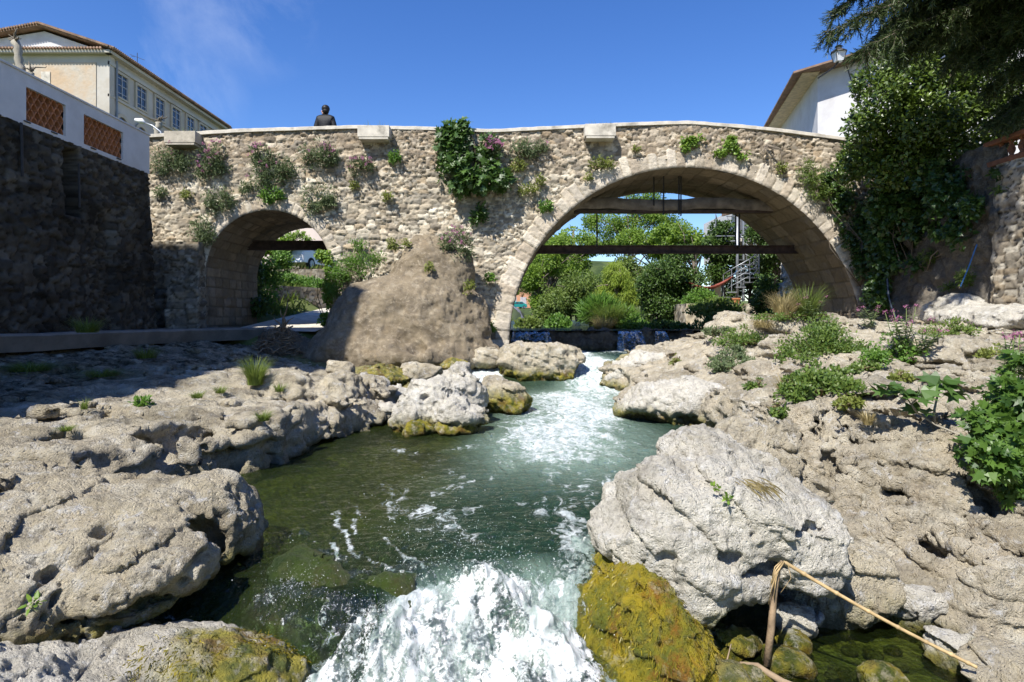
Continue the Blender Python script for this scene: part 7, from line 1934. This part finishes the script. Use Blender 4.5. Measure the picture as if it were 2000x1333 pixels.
# ------------------------------------------------------------------ left tall building
def left_building():
    xr, y0, zt_, zb_ = -25.0, 38.0, 16.4, 3.6
    xl = -36.5; y1 = 53.5
    t = empty('tall_house', (-30, 45, zb_), 'tall cream house with pediment gable and row of upper windows behind the white parapet', 'house')
    cream = m_plain('cream render', (.46, .435, .385), .9, .12, .5, bump=.2, dirt=(.36, .31, .23))
    ochre = NT('peeling ochre render'); n_ = ochre
    c = n_.mix(n_.map(n_.noise(.35, 6, rough=.7), .42, .58), (.48, .36, .24), (.46, .42, .35))
    c = n_.mix(n_.map(n_.noise(.9, 7, rough=.75), .56, .68, 0, .8), c, (.30, .25, .19))
    ochre = n_.done(n_.pbsdf(c, .95, n_.bump(n_.noise(6, 6), .5, .05)))
    g = Geo(); g.box(((xl + xr) / 2, (y0 + y1) / 2, (zb_ + zt_) / 2), (xr - xl, y1 - y0, zt_ - zb_)); part(g, 'wall', cream, t)
    g = Geo(); g.box(((xl + xr) / 2 - .35, y0 - .02, (zb_ + zt_) / 2 - .3), (xr - xl - .7, .05, zt_ - zb_ - .7)); part(g, 'gable_render', ochre, t)
    # string course, corner strips, cornices
    g = Geo(); g.box((xr + .06, (y0 + y1) / 2, 13.75), (.13, y1 - y0, .16)); g.box((xr + .05, y0 + .25, 10), (.10, .5, 12.6)); g.box((xr + .08, (y0 + y1) / 2, 15.75), (.16, y1 - y0, .22)); part(g, 'moulding', cream, t)
    # eaves with round tile ends and pediment
    g = Geo(); g.box((xr + .20, (y0 + y1) / 2, zt_ - .1), (.42, y1 - y0 + .6, .18)); g.box(((xl + xr) / 2, y0 - .2, zt_ - .1), (xr - xl + .7, .42, .18)); part(g, 'cornice', cream, t)
    g = Geo()
    a, b = np.array([xl - .4, y0 - .45, zt_ + .0]), np.array([xr + .5, y0 - .45, zt_ + .0])
    ax, az = -28.9, zt_ + 1.42
    # pediment wall
    part(Geo().prism([(xl, y0 - .02, zt_), (xr - .2, y0 - .02, zt_), (ax, y0 - .02, az - .15)], (0, .3, 0)), 'pediment', M['white'], t)
    g.add([[xl - .4, y0 - .5, zt_ + .0], [ax, y0 - .5, az], [ax, y1 + .3, az], [xl - .4, y1 + .3, zt_ + .0], [xr + .5, y0 - .5, zt_ + .02], [xr + .5, y1 + .3, zt_ + .02],
           [xl - .4, y0 - .5, zt_ + .18], [ax, y0 - .5, az + .2], [ax, y1 + .3, az + .2], [xl - .4, y1 + .3, zt_ + .18], [xr + .5, y0 - .5, zt_ + .2], [xr + .5, y1 + .3, zt_ + .2]],
          [[0, 1, 2, 3], [1, 4, 5, 2], [6, 9, 8, 7], [7, 8, 11, 10], [0, 6, 7, 1], [1, 7, 10, 4], [4, 10, 11, 5]])
    for k in range(90):
        yy = y0 - .4 + k * .175
        if yy > y1 + .2: break
        g.tube([(xr + .30, yy, zt_ + .20), (xr + .66, yy, zt_ + .08)], .085, 7)
    n = 46
    for k in range(n):
        x = ax + (xr + .4 - ax) * (k + .5) / n; z = az + .2 + (zt_ + .2 - az - .2) * (k + .5) / n
        if k % 1 == 0: g.tube([(x, y0 - .62, z - .06), (x, y0 - .3, z - .02)], .07, 6)
        x = ax + (xl - ax) * (k + .5) / n
        g.tube([(x, y0 - .62, z - .06), (x, y0 - .3, z - .02)], .07, 6)
    for k in range(60):
        x = xl + (xr - xl) * (k + .5) / 60; g.tube([(x, y0 - .58, zt_ + .04), (x, y0 - .2, zt_ + .04)], .075, 6)
    part(g, 'roof', M['tile'], t)
    stone = m_plain('window stone', (.46, .41, .32), .9, .1, 2)
    for yc in (39.3, 41.35, 43.5, 45.6, 47.65, 49.6, 51.6):
        g = Geo(); x = xr + .05
        for dy in (-.62, .62): g.box((x, yc + dy, 14.72), (.14, .18, 1.75))
        g.box((x, yc, 15.52), (.14, 1.06, .16)); g.box((x + .03, yc, 13.91), (.2, 1.06, .12))
        w = part(g, 'window', stone, t)
        g = Geo(); g.box((xr + .01, yc, 14.7), (.04, 1.06, 1.46)); o = part(g, 'pane', M['glass'], w)
        g = Geo(); g.box((xr + .05, yc, 14.7), (.05, .06, 1.44)); g.box((xr + .05, yc - .5, 14.7), (.05, .05, 1.44)); g.box((xr + .05, yc + .5, 14.7), (.05, .05, 1.44))
        for zz in (14.25, 14.75, 15.2): g.box((xr + .05, yc - .25, zz), (.04, .44, .04)); g.box((xr + .05, yc + .25, zz), (.04, .44, .04))
        part(g, 'frame', m_plain('grey window frame', (.40, .42, .46), .6), w)
    for yc in (39.3, 41.35, 43.5):
        an = np.linspace(0, math.pi, 12)
        g = Geo()
        for r0_, r1_ in ((.52, .75),):
            out = [(xr, yc + r1_ * math.cos(a), 12.25 + r1_ * math.sin(a)) for a in an] + [(xr, yc + r0_ * math.cos(a), 12.25 + r0_ * math.sin(a)) for a in an[::-1]]
            for i in range(11):
                g.prism([out[i], out[i + 1], out[22 - i], out[23 - i]], (.12, 0, 0))
        for s in (-1, 1): g.box((xr + .06, yc + s * .635, 11.4), (.12, .23, 1.7))
        w = part(g, 'arched_window', stone, t)
        g = Geo(); g.prism([(xr + .012, yc + .51 * math.cos(a), 12.25 + .51 * math.sin(a)) for a in an] + [(xr + .012, yc - .51, 10.6), (xr + .012, yc + .51, 10.6)], (.02, 0, 0)); part(g, 'pane', M['glass'], w)
    g = Geo(); q = P(91, 153, y0); g.box((q[0], y0 - .06, q[2]), (.55, .06, .75)); part(g, 'blocked_window', M['concrete_pale'], t)
    g = Geo(); g.tube([(xr + .16, y0 + .62, zt_ - .3), (xr + .16, y0 + .62, 4)], .07, 8); part(g, 'downpipe', m_plain('grey zinc', (.22, .24, .27), .5, .1, 3), t)
    g = Geo(); q = P(275, 145, 42); q = np.array([xr - .8, 42.3, zt_ + .5]); g.tube([q, q + [0, 0, 1.3]], .02, 5); g.tube([q + [-.5, 0, 1.2], q + [.5, 0, .8]], .014, 5); g.tube([q + [-.3, -.2, 1.0], q + [-.3, .2, 1.1]], .012, 5); part(g, 'aerial', M['iron'], t)
left_building()
# small pollarded planes and a street lamp behind the wall
def pollard(label, x, y0, y1, Y, r, seed):
    t = empty('pollarded_tree', P(x, y0, Y), label, 'tree', 'pollarded plane trees behind the left wall')
    rr = random.Random(seed); n = 9; pts = []; rad = []
    for k in range(n):
        f_ = k / (n - 1); pts.append(P(x + rr.uniform(-3, 3) + (x * 0) - 10 * f_ * (seed % 2), y0 + (y1 - y0) * f_, Y)); rad.append(r * (1 + .35 * ((k + 1) % 2)))
    g = Geo(); g.tube(pts, rad, 9); part(g, 'trunk', M['bark_pale'], t, smooth=True)
    tip = pts[-1]; g = Geo(); branches(g, tip, [tip + np.array([rr.uniform(-.3, .3), rr.uniform(-.2, .2), rr.uniform(.05, .35)]) for _ in range(7)], r * .5, .01, 5, .2, seed); part(g, 'crown', M['bark'], t, smooth=True)
pollard('tall knobbly pollarded trunk rising above the white parapet', 42, 150, 82, 17, .085, 1)
pollard('short pollarded stub beside the tall knobbly one', 60, 160, 140, 17, .06, 2)
pollard('stubby pollarded trunk next to the street lamp', 309, 265, 240, 24, .10, 4)
t = empty('street_lamp', P(318, 280, 22), 'slender white street lamp curving out behind the bridge end', 'street lamp')
g = Geo(); g.tube([P(330, 420, 22), P(322, 300, 22), P(314, 258, 22), P(298, 246, 22), P(282, 240, 22)], [.06, .055, .04, .03, .03], 8); part(g, 'pole', M['galv'], t, smooth=True)
g = Geo(); a, b = P(284, 241, 22), P(264, 234, 22); g.tube([a, (a * .6 + b * .4) + [0, 0, .03], b], [.035, .10, .05], 8); part(g, 'lamp_head', M['paint_white'], t, smooth=True)

# unseen house added on the left wall, wing and tower shaped for the shade
t = empty('house', (-10, 0, 4.2), 'unseen house added on the left wall beside the viewer to shade the shelf', 'house')
g = Geo(); g.box((-11.7, -.45, 6.8), (6.0, 11.8, 5.1)); g.prism([(-8.68, 5.5, 4.25), (-8.68, 9.9, 4.25), (-8.68, 9.9, 10.4), (-8.68, 5.5, 13.9)], (-6, 0, 0)); part(g, 'wall', m_plain('shade house render', (.5, .44, .35), .9), t)

# ------------------------------------------------------------------ right house
def right_house():
    C = P(1597, 140, 24.0); zt_ = 9.55; zb_ = 2.5
    d1 = unit(np.array([.22, 1.0])); d2 = unit(np.array([.78, -1.0]))
    c = C[:2]
    t = empty('white_house', (c[0], c[1], zb_), 'white rendered house with tiled eaves behind the right end of the bridge', 'house')
    A, B, D = c, c + d2 * 13, c + d1 * 12
    Eb = B + d1 * 12
    g = Geo(); g.prism([(*A, zb_), (*B, zb_), (*Eb, zb_), (*D, zb_)], (0, 0, zt_ - zb_)); part(g, 'wall', M['white'], t)
    n1 = np.array([-d1[1], d1[0]]); n2 = np.array([d2[1], -d2[0]])   # outward
    if n1 @ (B - A) > 0: n1 = -n1
    if n2 @ (D - A) > 0: n2 = -n2
    # soffit board along d1 side
    g = Geo(); o = .62
    g.prism([(*(A - d1 * .3), zt_ - .09), (*(D), zt_ - .09), (*(D + n1 * o), zt_ - .10), (*(A - d1 * .3 + n1 * o), zt_ - .10)], (0, 0, .03)); part(g, 'soffit', m_plain('ochre boards', (.62, .52, .34), .8), t)
    # hipped tile roof
    g = Geo(); rz_ = zt_ + 1.1; o2 = .38
    P0 = A + n1 * .7 + n2 * o2; P1 = D + n1 * .7; Q0 = B + n2 * o2; Q1 = Eb
    R0 = A + d2 * 5 + d1 * 5; R1 = B - d2 * 4 + d1 * 5
    top = [(*P0, zt_ + .02), (*P1, zt_ + .02), (*Q1, zt_ + .02), (*Q0, zt_ + .02), (*R0, rz_), (*R1, rz_)]
    bot = [(x, y, z - .075) for x, y, z in top]
    g.add(top + bot, [[0, 3, 5, 4], [1, 0, 6, 7], [3, 0, 6, 9], [4, 5, 2, 1], [6, 7, 8, 9]], [[0, 4, 1], [3, 2, 5]])
    for k in range(52):
        q = A + n1 * .74 + d1 * (k * .23); g.tube([(*q, zt_ + .0), (*(q - n1 * .35), zt_ + .12)], .09, 7)
    for k in range(60):
        q = A + n2 * (o2 + .06) + d2 * 13 * (k + .5) / 60; g.tube([(*q, zt_ + .0), (*(q - n2 * .3), zt_ + .12)], .09, 7)
    part(g, 'roof', M['tile'], t)
    g = Geo(); q = A + d1 * 9.5 + n1 * .02; g.box((*q, zt_ - 3.0), (.12, 1.0, 1.3), math.atan2(d1[1], d1[0]) - math.pi / 2); part(g, 'window', M['glass'], t)
    # cable
    g = Geo(); q = A + d2 * 1.1 + n2 * .04; g.tube([(*q, zt_ - .1), (*(q + d2 * .3), zt_ - 1.2), (*(q + d2 * .75), zt_ - 2.6)], .018, 5); part(g, 'cable', M['iron'], t)
right_house()
t = empty('wall_lantern', P(1638, 130, 21.5), 'old square lantern on a bracket at the eave of the white house', 'lantern')
q = P(1638, 112, 21.0); sc = 21.0 / F
g = Geo(); hw, hb, hh = 10 * sc, 6.5 * sc, 17 * sc
g.add([[q[0] + sx * hb, q[1] + sy * hb, q[2] - hh / 2] for sx, sy in ((-1, -1), (1, -1), (1, 1), (-1, 1))] + [[q[0] + sx * hw, q[1] + sy * hw, q[2] + hh / 2] for sx, sy in ((-1, -1), (1, -1), (1, 1), (-1, 1))], [[0, 1, 5, 4], [1, 2, 6, 5], [2, 3, 7, 6], [3, 0, 4, 7], [3, 2, 1, 0], [4, 5, 6, 7]])
part(g, 'glass', M['lamp_glass'], t)
g = Geo(); z1 = q[2] + hh / 2
g.lathe((q[0], q[1], z1), [(hw * 1.55, 0), (hw * 1.5, .03), (hw * .75, .12), (hw * .55, .15), (hw * .55, .20), (hw * .75, .21), (hw * .3, .26)], 8)
for sx, sy in ((-1, -1), (1, -1), (1, 1), (-1, 1)): g.tube([(q[0] + sx * hb, q[1] + sy * hb, q[2] - hh / 2), (q[0] + sx * hw, q[1] + sy * hw, z1)], .014, 5)
part(g, 'cap', M['iron'], t)
g = Geo(); g.tube([(q[0], q[1], q[2] - hh / 2), (q[0] - .02, q[1] + .3, q[2] - hh / 2 - .10), (q[0] + .05, q[1] + 1.5, q[2] - hh / 2 + .02)], .03, 6); part(g, 'bracket', M['iron'], t)
t = empty('house', (13.6, 13, 2.8), 'pinkish house wall behind the cedar at the far right', 'house')
g = Geo(); g.box((16.3, 12.2, 4.9), (5.6, 7.0, 4.2)); part(g, 'wall', m_plain('pink white render', (.66, .55, .51), .9, .08, 1), t)
g = Geo(); g.box((16.3, 12.2, 7.08), (6.2, 7.5, .16))
for k in range(36): g.tube([(13.1, 8.6 + k * .21, 7.2), (13.6, 8.6 + k * .21, 7.24)], .09, 6)
part(g, 'roof', M['tile'], t)

# ------------------------------------------------------------------ foreground cane and branch
t = empty('bent_cane', P(1500, 1290, 3.5), 'snapped dry cane: upright stub in the side pool bent over to a long fallen pole', 'cane')
g = Geo(); pts = [P(1497, 1300, 3.50), P(1506, 1230, 3.52), P(1512, 1160, 3.54), P(1520, 1112, 3.55), P(1528, 1096, 3.55)]
g.tube(pts, [.020, .021, .018, .014, .010], 9); part(g, 'stub', M['reed_dark'], t, smooth=True)
g = Geo(); a, b = P(1530, 1097, 3.55), P(1908, 1304, 3.15); n = 160; pts, rad = [], []
for k in range(n):
    f_ = k / (n - 1); pts.append(a * (1 - f_) + b * f_ + np.array([0, 0, -.018 * math.sin(math.pi * f_)])); node = min(abs(f_ - q) for q in (.12, .30, .47, .62, .76, .88, .96))
    rad.append(.0105 - .002 * f_ + .0040 * math.exp(-(node / .006) ** 2) + (-.004 if k < 2 else 0))
g.tube(pts, rad, 10); part(g, 'pole', M['reed'], t, smooth=True)
g = Geo()
for k in range(9):
    p_ = P(1528 + random.uniform(-6, 6), 1098, 3.54); e_ = P(1506 + random.uniform(-6, 6), random.uniform(1120, 1185), 3.5)
    g.tube([p_, (p_ + e_) / 2 + [-.012, -.01, .02], e_], [.004, .003, .002], 4)
g.tube([P(1538, 1098, 3.54), P(1545, 1130, 3.5), P(1525, 1158, 3.5)], .0015, 4)
part(g, 'fibres', M['reed'], t, smooth=True)
t = empty('fallen_branch', P(1500, 1310, 3.4), 'broken grey brown branch lying across the stones at the foot of the cane', 'branch')
g = Geo(); g.tube([P(1445, 1296, 3.45), P(1480, 1300, 3.42), P(1500, 1315, 3.38), P(1530, 1333, 3.3), P(1570, 1348, 3.2)], [.010, .014, .018, .019, .018], 8); g.tube([P(1418, 1330, 3.4), P(1420, 1290, 3.45), P(1428, 1258, 3.5)], [.006, .005, .003], 5); part(g, 'wood', M['drift'], t, smooth=True)

# ------------------------------------------------------------------ man on the bridge
def man():
    X0, Yp = P(636, 245, 18.35)[0], 18.35
    zf = float(topz(np.array([X0]))[0]) - .92
    t = empty('person', (X0, Yp, zf), 'man in a black jacket standing on the bridge with head turned aside', 'person')
    hgt = (HY - 207) * Yp / F - zf; k = hgt / 1.75
    def skin(name, verts, edges, rad, mat, sub=2):
        me = bpy.data.meshes.new(name); me.from_pydata([(v[0] * k, v[1] * k, v[2] * k) for v in verts], edges, []); me.materials.append(mat)
        o = bpy.data.objects.new(name, me); COL.objects.link(o); o.parent = t
        m = o.modifiers.new('skin', 'SKIN'); m.use_smooth_shade = True
        for i, r in enumerate(rad):
            sv = me.skin_vertices[0].data[i]; r2 = r if isinstance(r, tuple) else (r, r); sv.radius = (r2[0] * k, r2[1] * k)
        me.skin_vertices[0].data[0].use_root = True
        s = o.modifiers.new('sub', 'SUBSURF'); s.levels = sub; s.render_levels = sub
        return o
    # body, back to the camera (facing +Y), one surface from pelvis root
    v = [(0, 0, .95), (0, .01, 1.12), (0, 0, 1.30), (0, -.01, 1.42), (0, 0, 1.50), (-.01, .03, 1.56), (-.015, .035, 1.63), (-.01, .03, 1.70),
         (-.09, 0, .90), (-.10, .01, .50), (-.10, 0, .10), (-.11, .14, .04), (.09, 0, .90), (.10, .01, .50), (.10, 0, .10), (.11, .14, .04),
         (-.15, 0, 1.42), (-.21, -.03, 1.14), (-.14, .20, 1.06), (-.08, .26, 1.06), (.15, 0, 1.42), (.21, -.03, 1.14), (.14, .20, 1.06), (.08, .26, 1.06)]
    e = [(0, 1), (1, 2), (2, 3), (3, 4), (4, 5), (5, 6), (6, 7), (0, 8), (8, 9), (9, 10), (10, 11), (0, 12), (12, 13), (13, 14), (14, 15), (3, 16), (16, 17), (17, 18), (18, 19), (3, 20), (20, 21), (21, 22), (22, 23)]
    r = [(.15, .11), (.14, .10), (.16, .11), (.12, .09), .058, .065, (.078, .09), (.07, .08), .085, .06, .045, .04, .085, .06, .045, .04, .065, .045, .033, .03, .065, .045, .033, .03]
    # fingers: five chains off each palm
    for s, palm in ((-1, 19), (1, 23)):
        b0 = v[palm]
        for q, (dx, dz, L_) in enumerate(((.0, .03, .07), (.0, .01, .08), (.0, -.01, .075), (.0, -.03, .06), (-s * -.03, .05, .05))):
            i = len(v)
            v.append((b0[0] - s * .035, b0[1] + .02, b0[2] + dz)); v.append((b0[0] - s * (.035 + L_ * .6), b0[1] + .035, b0[2] + dz - .01)); v.append((b0[0] - s * (.03 + L_), b0[1] + .02, b0[2] + dz - .03))
            e += [(palm, i), (i, i + 1), (i + 1, i + 2)]; r += [.010, .009, .007]
    skin('body', v, e, r, M['skin'], 1)
    skin('trousers', [(0, 0, .98), (-.09, 0, .90), (-.10, .01, .50), (-.10, 0, .09), (.09, 0, .90), (.10, .01, .50), (.10, 0, .09)], [(0, 1), (1, 2), (2, 3), (0, 4), (4, 5), (5, 6)], [(.17, .13), .10, .08, .07, .10, .08, .07], M['trousers'])
    skin('jacket', [(0, .01, .96), (0, .01, 1.12), (0, 0, 1.32), (0, -.01, 1.47), (0, .01, 1.57), (-.145, 0, 1.46), (-.225, -.03, 1.17), (-.14, .17, 1.07), (.145, 0, 1.46), (.225, -.03, 1.17), (.14, .17, 1.07)],
         [(0, 1), (1, 2), (2, 3), (3, 4), (3, 5), (5, 6), (6, 7), (3, 8), (8, 9), (9, 10)], [(.15, .13), (.15, .125), (.165, .13), (.13, .115), (.075, .08), .08, .06, .05, .075, .06, .05], M['jacket'])
    g = Geo()
    def ellipsoid(g, c, r, n=14, m=20, cut=None):
        th, ph = np.meshgrid(np.linspace(0, math.pi, n), np.linspace(0, 2 * math.pi, m, endpoint=False), indexing='ij')
        S = np.stack([np.sin(th) * np.cos(ph), np.sin(th) * np.sin(ph), np.cos(th)], -1).reshape(-1, 3) * r
        i0, j0 = np.meshgrid(np.arange(n - 1), np.arange(m), indexing='ij'); i0, j0 = i0.ravel(), j0.ravel(); k0 = (j0 + 1) % m
        g.add((S + c) * k, np.stack([i0 * m + j0, (i0 + 1) * m + j0, (i0 + 1) * m + k0, i0 * m + k0], 1))
    ellipsoid(g, np.array([.0, .005, 1.685]), np.array([.088, .095, .085])); ellipsoid(g, np.array([.005, -.015, 1.63]), np.array([.075, .070, .075]))
    h = g.build('hair', M['hair'], None, smooth=True); h.parent = t
    g = Geo()
    # face turned to the side: nose, ears
    ellipsoid(g, np.array([-.098, .05, 1.64]), np.array([.018, .012, .022])); ellipsoid(g, np.array([.005, .03, 1.635]), np.array([.014, .02, .03])); ellipsoid(g, np.array([-.06, .055, 1.60]), np.array([.035, .05, .04]))
    h = g.build('face', M['skin'], None, smooth=True); h.parent = t
man()
# ------------------------------------------------------------------ light, sky, camera
SUN = np.array([.40, .66, -1.0]); SUN = SUN / np.linalg.norm(SUN)
elev = math.asin(-SUN[2]); az = math.atan2(-SUN[0], -SUN[1])     # direction towards the sun, from +Y clockwise
w = bpy.data.worlds.new('World'); SC.world = w; w.use_nodes = True
nt = w.node_tree; nt.nodes.clear()
def wn(t, **kw):
    n = nt.nodes.new(t)
    for a, b in kw.items(): setattr(n, a, b)
    return n
out = wn('ShaderNodeOutputWorld'); bg = wn('ShaderNodeBackground')
sky = wn('ShaderNodeTexSky', sky_type='NISHITA', sun_disc=False, sun_elevation=elev, sun_rotation=az, altitude=300, air_density=1.0, dust_density=.15, ozone_density=3.0)
tc = wn('ShaderNodeTexCoord'); mp = wn('ShaderNodeMapping'); mp.inputs['Scale'].default_value = (5.0, 2.4, 3.0)
mp.inputs['Location'].default_value = (1.3, .4, 0)
nz = wn('ShaderNodeTexNoise'); nz.inputs['Scale'].default_value = 1.5; nz.inputs['Detail'].default_value = 9; nz.inputs['Roughness'].default_value = .62; nz.inputs['Distortion'].default_value = .4
mr = wn('ShaderNodeMapRange'); mr.inputs[1].default_value = .44; mr.inputs[2].default_value = .74; mr.inputs[4].default_value = .20
sep = wn('ShaderNodeSeparateXYZ'); mx = wn('ShaderNodeMapRange'); mx.inputs[1].default_value = -.05; mx.inputs[2].default_value = -.35
mul = wn('ShaderNodeMath', operation='MULTIPLY')
mix = wn('ShaderNodeMix', data_type='RGBA'); mix.inputs[7].default_value = (7.0, 7.4, 8.0, 1)
hsv = wn('ShaderNodeHueSaturation'); hsv.inputs['Saturation'].default_value = 1.28; hsv.inputs['Hue'].default_value = .514
lk = nt.links.new
lk(tc.outputs['Generated'], mp.inputs[0]); lk(mp.outputs[0], nz.inputs['Vector']); lk(nz.outputs['Fac'], mr.inputs[0])
def spot(d_, a_, b_):
    d_ = np.array(d_) / np.linalg.norm(d_)
    dt = wn('ShaderNodeVectorMath', operation='DOT_PRODUCT'); dt.inputs[1].default_value = tuple(float(q) for q in d_); lk(tc.outputs['Generated'], dt.inputs[0])
    r_ = wn('ShaderNodeMapRange'); r_.inputs[1].default_value = a_; r_.inputs[2].default_value = b_; lk(dt.outputs['Value'], r_.inputs[0]); return r_.outputs[0]
mxx = wn('ShaderNodeMath', operation='MAXIMUM'); lk(spot((-.46, 1, .57), .988, .9997), mxx.inputs[0]); lk(spot((-.55, 1, .37), .995, .9998), mxx.inputs[1])
lk(mr.outputs[0], mul.inputs[0]); lk(mxx.outputs[0], mul.inputs[1])
lk(sky.outputs[0], hsv.inputs['Color']); lk(hsv.outputs[0], mix.inputs[6]); lk(mul.outputs[0], mix.inputs[0])
lk(mix.outputs[2], bg.inputs[0]); bg.inputs[1].default_value = .118; lk(bg.outputs[0], out.inputs[0])
sl = bpy.data.lights.new('sun', 'SUN'); sl.energy = 5.0; sl.angle = math.radians(.53); sl.color = (1.0, .955, .88)
so = bpy.data.objects.new('sun', sl); COL.objects.link(so)
so.rotation_euler = Vector([float(q) for q in SUN]).to_track_quat('-Z', 'Y').to_euler(); so.location = (-10, -20, 30)
cam = bpy.data.cameras.new('camera'); co = bpy.data.objects.new('camera', cam); COL.objects.link(co)
cam.sensor_width = 36; cam.lens = F / 2000 * 36; cam.clip_start = .05; cam.clip_end = 2000
co.location = (0, 0, 0); co.rotation_euler = (math.pi / 2, 0, 0)
cam.shift_y = -(1333 / 2 - HY) / 2000
SC.camera = co
SC.view_settings.view_transform = 'Standard'; SC.view_settings.look = 'None'; SC.view_settings.gamma = 1; SC.view_settings.exposure = .70
SC.cycles.max_bounces = 8; SC.cycles.transparent_max_bounces = 16; SC.cycles.diffuse_bounces = 3; SC.cycles.glossy_bounces = 3
SC.cycles.caustics_reflective = False; SC.cycles.caustics_refractive = False
SC.cycles.use_denoising = True
